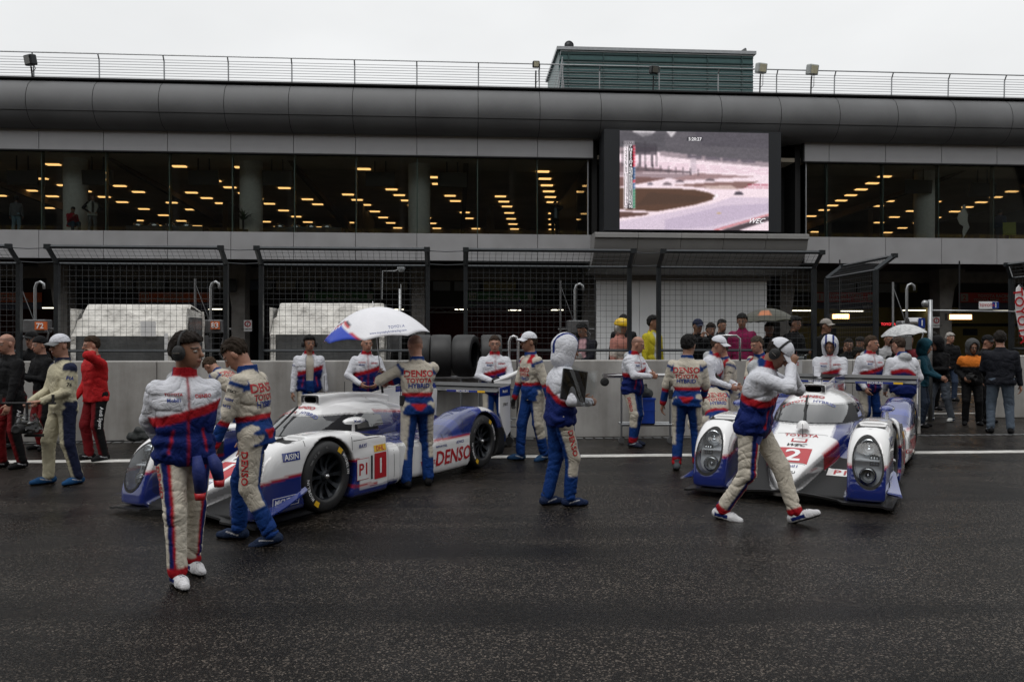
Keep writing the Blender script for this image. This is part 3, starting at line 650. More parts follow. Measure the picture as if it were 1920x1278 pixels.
def nrm(v): return v/max(1e-9, np.linalg.norm(v))
def rotv(v, ax, a):
    ax = nrm(ax); return v*math.cos(a)+np.cross(ax, v)*math.sin(a)+ax*np.dot(ax, v)*(1-math.cos(a))
def smooth_col(c, Fq):
    f = c[Fq].mean(1); s_ = np.zeros_like(c); n = np.zeros(len(c))
    for k in range(4): np.add.at(s_, Fq[:, k], f); np.add.at(n, Fq[:, k], 1)
    return s_/np.maximum(n, 1)[:, None]
class Prim:
    """kind c = round cone a..b; e = ellipsoid; t = torso loft"""
    def __init__(s, kind, lab, k=.03, op='u', **p): s.kind, s.lab, s.k, s.op, s.p = kind, lab, k, op, p
    def bounds(s, m):
        p = s.p
        if s.kind == 'c': r = max(p['ra'], p['rb'])*max(1., p.get('q', 1.)); return np.minimum(p['a'], p['b'])-r-m, np.maximum(p['a'], p['b'])+r+m
        if s.kind == 'e': r = max(p['r']); return p['c']-r-m, p['c']+r+m
        T = p['T']; pts = np.array([p['o']+T[2]*t for t in (p['st'][0][0], p['st'][-1][0])]); return pts.min(0)-.3-m, pts.max(0)+.3+m
    def dist(s, P):
        p = s.p
        if s.kind == 'c':
            a, b = p['a'], p['b']; ab = b-a; q = P-a; u = np.clip((q@ab)/(ab@ab), 0, 1); c = q-u[..., None]*ab
            if 'n' in p: n = p['n']; c = c+(c@n)[..., None]*n*(p['q']-1)
            d = np.sqrt((c*c).sum(-1))-(p['ra']+(p['rb']-p['ra'])*u)
            w = p.get('w')
            if w and d.size:
                L = np.linalg.norm(ab); m = np.abs(d) < .025; Pm = P[m]; um = u[m]; tt = (Pm-a)@(ab/L)
                d[m] += w*(.45+.9*np.abs(2*um-1)**1.5)*(1.7*(1-np.abs(np.sin(tt*p.get('wf', 30)+3.*pnoise(Pm, 13, p['ph'])+p['ph'])))**3*np.clip(.55+.9*pnoise(Pm, 9, p['ph']+2), 0, 1.3)+.9*(1-np.abs(pnoise(Pm, 17, p['ph'])))**6-.5)
            return d, u, c
        if s.kind == 'e':
            q = (P-p['c'])@p['T'].T; r = np.array(p['r'], np.float32); k = np.sqrt(((q/r)**2).sum(-1)); k2 = np.sqrt(((q/r**2)**2).sum(-1)); return k*(k-1)/np.maximum(k2, 1e-6), np.zeros(k.shape), q
        q = (P-p['o'])@p['T'].T; st = p['st']; ts = [a[0] for a in st]; t = q[..., 2]; tc = np.clip(t, ts[0], ts[-1])
        A, B, O = (np.interp(tc, ts, v_).astype(np.float32) for v_ in ([a[1] for a in st], [a[2] for a in st], [a[3] if len(a) > 3 else 0 for a in st]))
        x = q[..., 0]; y = q[..., 1]-O; k = ((np.abs(x)/A)**2.4+(np.abs(y)/B)**2.4)**(1/2.4); d = (k-1)*np.minimum(A, B); e = np.abs(t-tc); d = np.where(e > 0, np.sqrt(np.maximum(d, 0)**2+e**2)+np.minimum(d, 0)*0, d)
        w = p.get('w')
        if w and d.size:
            m = np.abs(d) < .03; qm = q[m]; tm = t[m]
            d[m] += w*(1.5*(1-np.abs(pnoise(qm*V3(1,1,1.5), 11, p['ph'])))**6+.9*(1-np.abs(pnoise(qm*V3(1.3,1,.7), 20, p['ph']+1)))**6-.6+.8*np.sin(tm*52+3.5*pnoise(qm, 11, p['ph']))*np.clip(.9-tm*2.2, .0, 1)*(.5+.5*pnoise(qm, 8, 1)))
        return d, t, q
def cone(lab, a, b, ra, rb, k=.03, **p):
    ab = nrm(b-a); o1 = nrm(np.cross(ab, V3(.3,.9,.1))); return Prim('c', lab, k, a=a, b=b, ra=ra, rb=rb, o1=o1, o2=np.cross(ab, o1), **p)
HS = 1.06
def ell(lab, c, r, T=np.eye(3), k=.02, op='u'): return Prim('e', lab, k, op, c=c, r=tuple(a*HS for a in r), T=T)
def axis(lo, hi, fine, iv, coarse):
    out = [lo]
    while out[-1] < hi: x = out[-1]; out.append(x+(fine if any(a <= x <= b for a, b in iv) else coarse))
    return np.array(out, np.float32)
def field(prims, fine, coarse, boxes, cuts=(), disp=None):
    m = .05
    lo = np.min([p.bounds(m)[0] for p in prims if p.op == 'u'], 0); hi = np.max([p.bounds(m)[1] for p in prims if p.op == 'u'], 0)
    ax = [axis(lo[i], hi[i], fine, [(b[0][i], b[1][i]) for b in boxes], coarse) for i in range(3)]
    F = np.full([len(a) for a in ax], .08, np.float32)
    for p in prims:
        a, b = p.bounds(m+p.k); sl = [slice(max(0, np.searchsorted(ax[i], a[i])-1), np.searchsorted(ax[i], b[i])+1) for i in range(3)]
        g = np.stack(np.meshgrid(*[ax[i][sl[i]] for i in range(3)], indexing='ij'), -1)
        if 0 in g.shape: continue
        d = p.dist(g)[0]; sl = tuple(sl)
        if p.op == 'u': F[sl] = smin(F[sl], d, p.k)
        else: F[sl] = -smin(-F[sl], d, p.k)
    if cuts or disp:
        g = np.stack(np.meshgrid(*ax, indexing='ij'), -1)
        if disp is not None: F = F+disp(g)
        for c in cuts: F = np.maximum(F, c(g))
    F[0], F[-1] = .05, .05; F[:, 0], F[:, -1] = .05, .05; F[:, :, 0], F[:, :, -1] = .05, .05
    return surfnets(F, *ax)
def labels(prims, V):
    ps = [p for p in prims if p.op == 'u']; D = np.stack([p.dist(V)[0] for p in ps]); i = D.argmin(0)
    lab = np.array([p.lab for p in ps], object)[i]; U = np.zeros(len(V)); Cc = np.zeros((len(V), 3))
    for k, p in enumerate(ps):
        m = i == k
        if m.any(): _, u, c = p.dist(V[m]); U[m] = u; Cc[m] = c
    return lab, U, Cc
def ik(a, t, l1, l2, pole):
    d = t-a; L = np.linalg.norm(d); L2 = min(L, (l1+l2)*.999); d = d/max(L, 1e-6); t = a+d*L2
    x = (l1*l1-l2*l2+L2*L2)/(2*L2); h = math.sqrt(max(0, l1*l1-x*x)); p = pole-d*np.dot(pole, d); return a+d*x+nrm(p)*h, t
# ---- cloth colours (linear)
CR = V3(.48,.44,.37); WH = V3(.60,.61,.66); RD = V3(.34,.007,.014); BL = V3(.003,.030,.15); NB = V3(.003,.012,.10); NV = V3(.01,.014,.04); BK = V3(.0045,.0045,.0055); GY = V3(.16,.165,.17)
SKIN = {'l': V3(.34,.17,.115), 'm': V3(.25,.125,.078), 'd': V3(.2,.10,.06)}
def paint(n, c): return np.tile(c, (n, 1))
def col_jacket(lab, U, Cc, tor, S):
    n = len(lab); c = paint(n, WH)*1.
    isT = np.array([l in ('torso',) for l in lab]); v = tor[:, 2]-(.26+.26*tor[:, 0]*S.get('slope', 1)+ (.06*np.cos(tor[:, 0]*9)-.05 if S.get('arch') else 0))
    c[isT & (v < .045)] = RD; c[isT & (v < -.025)] = NB
    fr = tor[:, 1] > .02
    c[isT & fr & (np.abs(tor[:, 0]) < .006) & (v < .3)] = RD*.7
    for sx in (1, -1): c[isT & fr & (np.abs(tor[:, 0]-sx*(.115+(tor[:, 2]-.08)*-.18*1)) < .008) & (tor[:, 2] > .0) & (tor[:, 2] < .17)] = RD
    co = np.array([l == 'collar' for l in lab]); c[co] = RD; c[co & (Cc[:, 1] < 0)] = BL
    hd = np.array([l == 'hoodbag' for l in lab]); c[hd] = GY*2.3
    return c
def col_suit(lab, U, Cc, tor, S):
    n = len(lab); c = paint(n, CR)*1.; L = lambda *k: np.array([l in k for l in lab])
    T = L('torso'); t = tor[:, 2]; x = np.abs(tor[:, 0]); lo = S.get('lo', BL)
    c[T & (t < .16)] = RD; c[T & (t < .115)] = BL; c[T & (t < .0)] = lo
    if S.get('patch', 1): c[T & (tor[:, 1] < 0) & (t < .03) & (t > -.05) & (x < .10*(1-(.03-t)*9))] = RD
    up = L('uarmL', 'uarmR'); fo = L('farmL', 'farmR')
    c[up & (U < .13) & (U > .0)] = BL; c[T & (t > .36) & (x > .165)] = BL; c[fo & (U > .18)] = RD; c[fo & (U > .34)] = BL; c[fo & (U > .88)] = RD
    c[L('collar')] = BL
    if S.get('redsh'): c[T & (t > .42) & (x > .08) & (tor[:, 1] > -.02)] = RD
    for s, sx in (('L', 1), ('R', -1)):
        for l in ('thigh', 'shin'):
            m = L(l+s); side = Cc[:, 0]*sx/np.maximum(np.linalg.norm(Cc, axis=1), 1e-5); c[m] = lo
            pan = m & (side > S.get('pan', .25)) & ((l == 'thigh') | (U < .45))
            if S.get('pc') is not False: c[pan] = S.get('pc', CR)
            if S.get('stripe'):
                c[m & (np.abs(side-.0) < 2)] = CR*1.15; sd = side+.0; f = Cc[:, 1]
                rr = np.maximum(np.linalg.norm(Cc, axis=1), 1e-5); ang = np.arctan2(-Cc[:, 1], Cc[:, 0]*sx)
                c[m & (ang > .55) & (ang < 1.05)] = NB; c[m & (ang >= 1.05) & (ang < 1.3)] = RD; c[m & (l == 'shin') & (U > .93)] = RD
            if S.get('cuff') is not None: c[m & (l == 'shin') & (U > .86)] = S['cuff']
    return c
def col_plain(lab, U, Cc, tor, S):
    n = len(lab); c = paint(n, S.get('c1', BK))*1.; L = lambda *k: np.array([l in k for l in lab])
    if 'c2' in S: c[L('torso', 'uarmL', 'uarmR') & (tor[:, 2] < S.get('split', .1))] = S['c2']
    if 'cl' in S: c[L('thighL', 'thighR', 'shinL', 'shinR') | (L('torso') & (tor[:, 2] < 0))] = S['cl']
    if 'ca' in S: c[L('uarmL', 'uarmR', 'farmL', 'farmR')] = S['ca']
    if 'csh' in S: c[L('torso') & (tor[:, 2] > .30)] = S['csh']; c[L('uarmL', 'uarmR') & (U < .4)] = S['csh']
    if 'cf' in S: c[L('torso') & (tor[:, 1] > .03) & (np.abs(tor[:, 0]) < S.get('fw', .06)) & (tor[:, 2] > S.get('fz', 0.05))] = S['cf']
    if 'cside' in S:
        for s, sx in (('L', 1), ('R', -1)):
            side = Cc[:, 0]*sx/np.maximum(np.linalg.norm(Cc, axis=1), 1e-5); c[L('thigh'+s, 'shin'+s) & (side > .55)] = S['cside']
            c[L('uarm'+s) & (U < .15)] = S['cside']
    if 'cband' in S: c[L('torso', 'uarmL', 'uarmR') & (np.abs(tor[:, 2]-.2) < .09)] = S['cband']
    if 'cc' in S: c[L('collar')] = S['cc']
    return c
SHIRT = [(-.09,.190,.135),(.02,.185,.13),(.12,.172,.122),(.25,.188,.13),(.36,.205,.132),(.42,.203,.120),(.46,.170,.105),(.50,.115,.085),(.53,.085,.075),(.57,.075,.070)]
def person(px, py, face, label, h=1.77, P=None, garment=('suit', {}), legs=None, skin='l', hair=(.02,.014,.01), hairstyle='short', head=None, hat=None, phones=False, shoes=BK, gloves=None,
           texts=(), near=0, group=None, stance='stand', width=1., loc=None, z=0., glasses=False, beard=False, hood_up=None, crop=False):
    near = -1 if crop else near; P = P or {}; random.seed(int(px*7+py)); ph = random.uniform(0, 6)
    if loc is None: loc = G(px, py, z)
    v = Vector((loc.x, loc.y)); yaw = math.atan2(v.x, v.y)
    root = thing('person', label, 'person', loc, -yaw+R(face), group, h/1.77)
    fine = (.0075, .0062, .0050, .009)[near]; crs = (.016, .012, .0085, .021)[near]; gres = (.015, .0115, .0085, .019)[near]
    pz = P.get('pz', .93); lean = R(P.get('lean', 3)); sl = R(P.get('side', 0)); tw = R(P.get('twist', 0)); pel = V3(P.get('px', 0), P.get('py', 0), pz)
    U_ = nrm(V3(math.sin(sl), -math.sin(lean), math.cos(lean)*math.cos(sl))); X_ = nrm(V3(1,0,0)-U_*U_[0]); X_ = rotv(X_, U_, tw); Fd = np.cross(X_, U_)*1.; Fd = -np.cross(U_, X_)
    T = np.stack([X_, Fd, U_])          # person's left, front, up
    wd = width
    sh = {s: pel+U_*.452+X_*(.188*wd*sx)+V3(*P.get('sh'+s, (0,0,0))) for s, sx in (('L', 1), ('R', -1))}
    hip = {s: pel+V3(.088*sx*wd*math.cos(R(P.get('ptw', 0))), .088*sx*math.sin(R(P.get('ptw', 0))), 0) for s, sx in (('L', 1), ('R', -1))}
    hand0 = {'L': (.27,-.06,.80), 'R': (-.27,-.06,.80)}; foot0 = {'L': (.12,.02,0), 'R': (-.12,.02,0)}
    J = {}
    for s, sx in (('L', 1), ('R', -1)):
        f = P.get('foot'+s, foot0[s]); fp = V3(*f[:3]); pit = R(f[3] if len(f) > 3 else 0); fy = R(f[4] if len(f) > 4 else 12*sx)
        fd = V3(math.sin(fy), -math.cos(fy), 0); fd = fd*math.cos(pit)+V3(0,0,1)*math.sin(pit); fu = nrm(np.cross(np.cross(fd, V3(0,0,1)), fd))
        ank = fp+fu*.085; kn, ank2 = ik(hip[s], ank, .435, .425, V3(*P.get('knee'+s, (.12*sx, -1, .1))))
        dlt = ank2-ank; J['hip'+s], J['knee'+s], J['ank'+s] = hip[s], kn, ank2; J['f'+s] = (fp+dlt, fd, fu)
        hd = V3(*P.get('hand'+s, hand0[s])); el, wr = ik(sh[s], hd, .285, .26, V3(*P.get('elb'+s, (.5*sx, .8, -.4)))); J['el'+s], J['wr'+s] = el, wr
    ny, npt, nr = (R(a) for a in P.get('head', (0, 8, 0)))
    nb = pel+U_*.53; hl = V3(0,0,1)*.65+U_*.35
    hf = V3(math.sin(ny), -math.cos(ny), 0); hx = V3(math.cos(ny), math.sin(ny), 0); hu = V3(0,0,1)
    hf2 = hf*math.cos(npt)-hu*math.sin(npt); hu2 = hu*math.cos(npt)+hf*math.sin(npt); hx2 = rotv(hx, hf2, nr); hu2 = rotv(hu2, hf2, nr)
    nk = nb+nrm(hl)*.05; hc = nk+hu2*.120+hf2*.022+nrm(hl)*.01; HT = np.stack([hx2, hf2, hu2]); H = lambda x, y, z_: hc+(hx2*x+hf2*y+hu2*z_)*HS; HQ = lambda g: ((g-hc)@HT.T)/HS
    # ---------------- body (one continuous mesh)
    b = []
    ins = .80
    b.append(Prim('t', 'torso', .02, o=pel, T=T, st=[(t, a*ins*wd, c*ins) for t, a, c in SHIRT]))
    for s in 'LR':
        b += [cone('arm', sh[s], J['el'+s], .045, .04, .03), cone('arm', J['el'+s], J['wr'+s], .04, .026, .02), cone('leg', hip[s], J['knee'+s], .075, .052, .03), cone('leg', J['knee'+s], J['ank'+s], .05, .036, .02)]
        fp, fd, fu = J['f'+s]; b += [cone('foot', fp+fu*.045-fd*.03, fp+fu*.03+fd*.14, .032, .024, .02)]
    b += [cone('neck', nb-U_*.03, hc-hu2*.05-hf2*.02, .062, .060, .03)]
    b += [ell('head', H(0,-.012,.025), (.076,.094,.092), HT, .02), ell('head', H(0,.022,-.045), (.058,.070,.072), HT, .035), ell('head', H(0,.045,-.085), (.034,.040,.03), HT, .03),
          ell('head', H(0,.075,.022), (.05,.016,.014), HT, .02), cone('nose', H(0,.088,.012), H(0,.108,-.028), .008, .0135, .012), ell('lip', H(0,.088,-.062), (.024,.011,.009), HT, .008)]
    for sx in (1, -1):
        b += [ell('ear', H(sx*.078,-.008,-.012), (.012,.022,.033), HT, .01), Prim('e', 'head', .018, 'd', c=H(sx*.032,.100,.004), r=(.017,.018,.012), T=HT), ell('eye', H(sx*.032,.076,.002), (.014,.012,.011), HT, .004)]
    for s, sx in (('L', 1), ('R', -1)):
        W = J['wr'+s]; d = nrm(W-J['el'+s]+1e-6); hd_ = P.get('hdir'+s); d = nrm(V3(*hd_)) if hd_ else d
        n_ = V3(*P.get('palm'+s, (-sx, 0.1, 0))); n_ = nrm(n_-d*np.dot(n_, d)); sd = np.cross(d, n_)*sx*(-1)       # towards the thumb
        if np.dot(sd, V3(0,-1,.2)) < 0 and 'palm'+s not in P: sd = -sd
        curl = R(P.get('curl'+s, 22)); b += [cone('hand', W+d*.015, W+d*.075, .033, .040, .02, n=n_, q=2.0)]
        for i_, o_ in enumerate((.030,.010,-.011,-.030)):
            r0 = W+d*.092+sd*o_; l = (.040,.045,.042,.033)[i_]; cc = curl*(1+.12*i_); d1 = d*math.cos(cc)+n_*math.sin(cc); d2 = d*math.cos(2.1*cc)+n_*math.sin(2.1*cc); d3 = d*math.cos(2.9*cc)+n_*math.sin(2.9*cc)
            a1 = r0+d1*l; a2 = a1+d2*l*.62; b += [cone('hand', r0-d*.02, a1, .0098, .0088, .006), cone('hand', a1, a2, .0088, .008, .003), cone('hand', a2, a2+d3*l*.5, .008, .0068, .003)]
        t0 = W+d*.03+sd*.028; t1 = t0+nrm(sd*.75+d*.75+n_*.35)*.045; b += [cone('hand', W+d*.02+sd*.012, t0, .015, .013, .01), cone('hand', t0, t1, .0125, .010, .006), cone('hand', t1, t1+nrm(d*.9+sd*.15+n_*.4*(1+curl))*.032, .010, .0078, .003)]
    bx = [(hc-.135, hc+.135)]
    hbx = [(J['wr'+s]-.07+nrm(J['wr'+s]-J['el'+s])*.07, J['wr'+s]+.07+nrm(J['wr'+s]-J['el'+s])*.07) for s in 'LR']
    if not crop: bx += hbx
    Vb, Fb = field(b, fine, crs, bx)
    lab, U, Cc = labels(b, Vb); sk = SKIN[skin]; c = paint(len(Vb), sk)*1.
    q = HQ(Vb); ish = np.isin(lab.astype(str), ['head', 'nose', 'lip', 'eye', 'ear'])
    c[ish] *= (1+.10*np.sin(q[ish, 0:1]*60)*0)
    c[np.array([l in ('torso', 'arm', 'leg', 'foot') for l in lab]) & (((Vb-nb)@U_) < -.01)] = garment[1].get('under', CR) if garment[0] != 'coat' else garment[1].get('cf', BK)
    c[np.array([l == 'arm' for l in lab]) & (np.min([np.linalg.norm(Vb-J['wr'+s], axis=1) for s in 'LR'], 0) < .07)] = sk
    c[np.array([l == 'lip' for l in lab])] = sk*V3(.82,.55,.52)
    for sx in (1, -1):
        e = np.hypot((q[:, 0]-sx*.032)/.015, (q[:, 2]-.003)/.0075); c[ish & (e < 1) & (q[:, 1] > .05)] = V3(.35,.33,.31); e2 = np.hypot(q[:, 0]-sx*.032, q[:, 2]-.003); c[ish & (e2 < .0062) & (q[:, 1] > .05)] = V3(.02,.012,.008)
        e3 = (np.abs(q[:, 0]-sx*.034) < .021) & (np.abs(q[:, 2]-.0235-.003*(1-np.abs(q[:, 0]-sx*.03)/.02)) < .0042) & (q[:, 1] > .05); c[ish & e3] = np.array(hair)*.8+.004
    if hairstyle == 'bald' or hairstyle == 'short':
        m = ish & (q[:, 2] > .0+.35*np.maximum(q[:, 1]+.0, 0)*0) & (q[:, 2] > .062+.5*(q[:, 1]-.06)) & (q[:, 1] < .07); 
        if hairstyle == 'bald': c[m & (q[:, 2] < .075)] = sk*.55
    if beard: m = ish & (q[:, 1] > -.0) & (q[:, 2] < -.045+.2*(np.abs(q[:, 0])-.03)) & ~np.array([l == 'lip' for l in lab]); c[m] = c[m]*.3+np.array(hair)*.7
    elif skin != 'x': m = ish & (q[:, 1] > .0) & (q[:, 2] < -.045); c[m] = c[m]*V3(.86,.86,.88)
    hm = np.array([l == 'hand' for l in lab])
    if gloves is not None: c[hm] = gloves
    Vh = hc
    body = bpy.data.objects.new('body', np_mesh('body', Vb, Fb, [M_skin], c)); C.objects.link(body); body.parent = root
    # ---------------- garments
    kind, S = garment; S = dict(S); w0 = .0062
    gp = []
    big = {'jacket': 1.14, 'suit': 1.06, 'coat': 1.08}[kind]
    hem = S.get('hem', -.10 if kind != 'suit' else -.10)
    st = [(t, a*big*wd, c*big, 0) for t, a, c in SHIRT]
    if kind == 'jacket': st[0] = (-.10, .185*wd, .135, 0); st[1] = (-.04, .215*wd, .155, 0); st.insert(2, (.05, .215*wd, .155, .005))
    if kind == 'suit': st = [(-.09,.170*wd,.125,-.012),(.0,.180*wd,.135,-.008),(.06,.170*wd,.125,0),(.09,.165*wd,.118,0)]+[(t, a*wd, c*(1.02), 0) for t, a, c in SHIRT[3:]]
    st = [x for x in st if x[0] <= .54]
    gp.append(Prim('t', 'torso', .03, o=pel, T=T, st=st, w=w0*1.4, ph=ph))
    ra = {'jacket': (.066,.057,.055,.044), 'suit': (.067,.058,.054,.042), 'coat': (.070,.058,.056,.043)}[kind]
    for s in 'LR':
        e, wr = J['el'+s], J['wr'+s]; gp += [cone('uarm'+s, sh[s]-U_*.01, e, ra[0], ra[1], .045, w=w0, ph=ph), cone('farm'+s, e, wr-(wr-e)*.02, ra[2], ra[3], .02, w=w0, ph=ph+2)]
    gp += [Prim('t', 'collar', .012, o=pel+U_*.0, T=T, st=[(.50,.088,.08,-.0),(.60 if kind == 'jacket' else .575,.078,.080,.0)])]
    if kind == 'jacket' and hood_up is None: gp += [ell('hoodbag', pel+U_*.50-Fd*.105, (.10,.055,.07), T, .03)]
    sub = [Prim('t', 'x', .006, 'd', o=pel, T=T, st=[(.535,.066,.066,0),(.70,.066,.07,0)])]
    if S.get('open'): sub.append(Prim('t', 'x', .01, 'd', o=pel+Fd*.13, T=T, st=[(-.2,S['open'],.06,0),(.35,S['open'],.06,0),(.6,S['open']*1.1,.08,0)]))
    def legprims():
        o = []; r = S.get('baggy', 1.07)
        for s in 'LR':
            o += [cone('thigh'+s, hip[s]+V3(0,.01,0), J['knee'+s], .098*r, .072*r, .04, w=w0*1.5, ph=ph), cone('shin'+s, J['knee'+s], J['ank'+s]+(J['knee'+s]-J['ank'+s])*.04, .070*r, .058*r, .02, w=w0*1.5, ph=ph+1)]
        return o
    cf = {'jacket': col_jacket, 'suit': col_suit, 'coat': col_plain}[kind]
    if S.get('plain'): cf = col_plain
    def tor(V): return (V-pel)@T.T
    def build(name, prims, colf, S_, cuts=()):
        Vg, Fg = field(prims, gres, gres, [], cuts); l_, u_, c_ = labels(prims, Vg); cc = smooth_col(colf(l_, u_, c_, tor(Vg), S_), Fg)
        o = bpy.data.objects.new(name, np_mesh(name, Vg, Fg, [M_cloth], cc)); C.objects.link(o); o.parent = root; return o, Vg, Fg
    if kind == 'suit':
        g, Vg, Fg = build('overalls', gp+legprims()+sub, cf, S); garments = [(Vg, Fg)]
    else:
        g, Vg, Fg = build('jacket', gp+sub, cf, S, [lambda q_: hem-(q_-pel)@U_]); garments = [(Vg, Fg)]
        lp = [Prim('t', 'torso', .03, o=pel*1.0, T=np.stack([V3(1,0,0), V3(0,-1,0), V3(0,0,1)]), st=[(-.09,.168*wd,.122,-.012),(.0,.175*wd,.128,-.006),(.10,.150*wd,.105,0)], w=w0, ph=ph)]+legprims()
        LS = legs or {'c1': NV}; lk = LS.get('fn', 'plain'); lf = {'plain': col_plain, 'suit': col_suit}[lk]
        g2, V2, F2 = build('trousers', lp, lf, LS); garments.append((V2, F2))
    # shoes
    for s, sx in (('L', 1), ('R', -1)):
        fp, fd, fu = J['f'+s]; fs_ = np.cross(fd, fu); sp_ = [cone('shoe', fp+fu*.045-fd*.045, fp+fu*.040+fd*.10, .045, .046, .02, n=fs_, q=1.05), cone('shoe', fp+fu*.036+fd*.10, fp+fu*.030+fd*.175, .046, .032, .02), cone('shoe', fp+fu*.05-fd*.02, fp+fu*.125-fd*.01, .046, .043, .02)]
        Vs, Fs = field(sp_, gres*.8, gres*.8, [], [lambda q_: -((q_-fp)@fu)]); z_ = (Vs-fp)@fu; cc = paint(len(Vs), shoes)*1.; cc[z_ < .018] = np.minimum(shoes*.5+.25*(shoes.mean() > .2), .6) if shoes.mean() > .2 else BK
        a_ = (Vs-fp)@fd
        sd_ = (Vs-fp)@fs_
        if shoes.mean() > .2:
            cc[z_ < .014] = BK; cc[(z_ > .026) & (z_ < .058) & (a_ > -.05) & (a_ < .075) & (np.abs(sd_) > .030)] = NB; cc[(z_ > .06) & (a_ > .045) & (a_ < .12) & (np.abs(sd_) < .016) & ((a_*90 % 2) < 1)] = V3(.08,.09,.12); cc[(z_ > .095) & (a_ < .06)] = NB
        else: cc[(np.abs(z_-.045-a_*.25) < .006) & (a_ > -.02) & (a_ < .1)] = V3(.3,.3,.32); cc[z_ < .012] = BK
        so_ = bpy.data.objects.new('shoe', np_mesh('shoe', Vs, Fs, [M_cloth], cc)); C.objects.link(so_); so_.parent = root
    # hair
    def part(name, prims, col, cuts=(), disp=None, res=None, m=None):
        r_ = res or fine; V_, F_ = field(prims, r_, r_, [], cuts, disp); 
        if not len(F_): return None
        cc = col(V_) if callable(col) else paint(len(V_), col); o = bpy.data.objects.new(name, np_mesh(name, V_, F_, [m or M_cloth], cc)); C.objects.link(o); o.parent = root; return o
    ht = hairstyle; hcol = np.array(hair)
    if ht != 'bald' and hood_up is None:
        th = {'short': .010, 'buzz': .004, 'full': .020, 'long': .022}[ht]
        pr = [ell('h', H(0,-.014,.028), (.077+th,.096+th,.093+th*1.2), HT, .01)]
        if ht in ('full', 'long'): pr.append(ell('h', H(0,.045,.085), (.062,.045,.030), HT, .03))
        if ht == 'long': pr.append(ell('h', H(0,-.06,-.07), (.065,.05,.10), HT, .03))
        def cutf(g):
            q_ = HQ(g); y, z_ = q_[..., 1], q_[..., 2]; line = np.where(y > .0, .062+np.clip(y-.02, 0, .1)*.2, np.where(y > -.03, .052-(.0-y)*2.6, -.026-(-.03-y)*.9)); line = np.maximum(line, -.075 if ht != 'long' else -.2); side = np.clip((y-.0)*30, 0, 1); return (line-.008*side-z_)
        part('hair', pr, hcol, [cutf] if hat is None or ht == 'long' else [cutf, lambda g: HQ(g)[..., 2]-.05], lambda g: .0045*np.sin(HQ(g)[..., 0]*230+HQ(g)[..., 1]*60+4*pnoise(g, 40))+.006*pnoise(g, 75, 1)+.004*pnoise(g, 28, 2))
    if hat:
        hk, hcl = hat[0], np.array(hat[1])
        if hk in ('cap', 'capback'):
            pr = [ell('h', H(0,-.008,.035), (.093,.112,.102), HT, .01)]; 
            part('cap', pr, hcl, [lambda g: .042+.12*HQ(g)[..., 1]*.6-HQ(g)[..., 2]+.0])
            mb = MB(); bc = np.array(hat[2]) if len(hat) > 2 else hcl
            def br(u, v): a = (u-.5)*2; y = .075+(.098*(1-.35*a*a))*v-.030*a*a; return tuple(H(a*.078*(1-.12*v), y, .060-.022*v-.028*a*a))
            mb.grid(br, 10, 5); mb2 = MB(); mb2.v = [tuple(np.array(p)+hu2*.005) for p in mb.v]; mb.add(mb2.v, mb.f)
            obj('cap_brim', mb, mat('brim_%d_%d_%d' % tuple(int(k*99) for k in bc), tuple(bc), .8), root, smooth=True, local=True)
            if len(hat) > 3:
                mb = MB(); put_text(mb, hat[3], .05, H(0,.094,.098), hx2, nrm(hu2-hf2*.75), .008, bold=.02); obj('cap_badge', mb, M_red, root, local=True, fix=False)
        if hk == 'beanie': part('beanie', [ell('h', H(0,-.012,.035), (.091,.108,.108), HT, .01)], hcl, [lambda g: .03+.3*HQ(g)[..., 1]-HQ(g)[..., 2]], lambda g: .002*np.sin(HQ(g)[..., 2]*300))
        if hk == 'helmet':
            part('helmet', [ell('h', H(0,-.005,.05), (.118,.145,.118), HT, .01), cone('h', H(0,-.10,.10), H(0,.09,.155), .014, .012, .03)], hcl, [lambda g: .030-HQ(g)[..., 2]], m=mat('helmet_gloss', attr='Col', rough=.3))
            part('neck_cape', [ell('h', H(0,-.035,-.03), (.115,.10,.13), HT, .02)], V3(.45,.42,.38), [lambda g: HQ(g)[..., 2]-.03, lambda g: HQ(g)[..., 1]-.04], m=mat('silver_cloth', attr='Col', rough=.25, metal=.6))
    if hood_up is not None:
        hcl = np.array(hood_up)
        def hc_(V_):
            cc = paint(len(V_), hcl)*1.; q_ = HQ(V_)
            if hcl.mean() > .3: cc[(np.abs(np.abs(q_[:, 0])-.052) < .014) & (q_[:, 2] > -.06) | ((q_[:, 1] > .07) & (np.abs(q_[:, 0]) > .075) & (q_[:, 2] > -.08))] = NB*1.3
            return cc
        part('hood', [ell('h', H(0,-.030,.025), (.125,.145,.145), HT, .01), ell('h', H(0,-.035,-.10), (.12,.12,.11), HT, .05), Prim('e', 'x', .02, 'd', c=H(0,.095,-.025), r=(.078,.125,.135), T=HT)], hc_, (), lambda g: .005*pnoise(g, 26, ph), res=gres*.75)
    if phones:
        mb = MB(); pts = [H(.098*math.sin(a), -.01+.0*abs(a), .02+.118*math.cos(a)) for a in np.linspace(-1.62, 1.62, 15)]; mb.tube([Vector(p) for p in pts], .011, 8); hp = obj('headset', mb, M_black, root, smooth=True, local=True)
        for sx in (1, -1):
            mb = MB(); Mx = Matrix((hx2*sx, hf2, hu2)).transposed(); mb.lathe([(0,.0),(.036,.0),(.045,.008),(.046,.030),(.036,.044),(.0,.047)], 18, Vector(H(sx*.082,-.005,-.010)), 'X', M=Mx @ Matrix.Scale(1.22, 3, (0,0,1))); obj('ear_cup', mb, M_black, hp, smooth=True, local=True)
            mb = MB(); mb.box(Vector(H(sx*.130,-.005,-.01)), (.003,.05,.006), Mx); obj('cup_stripe', mb, M_alu, hp, local=True)
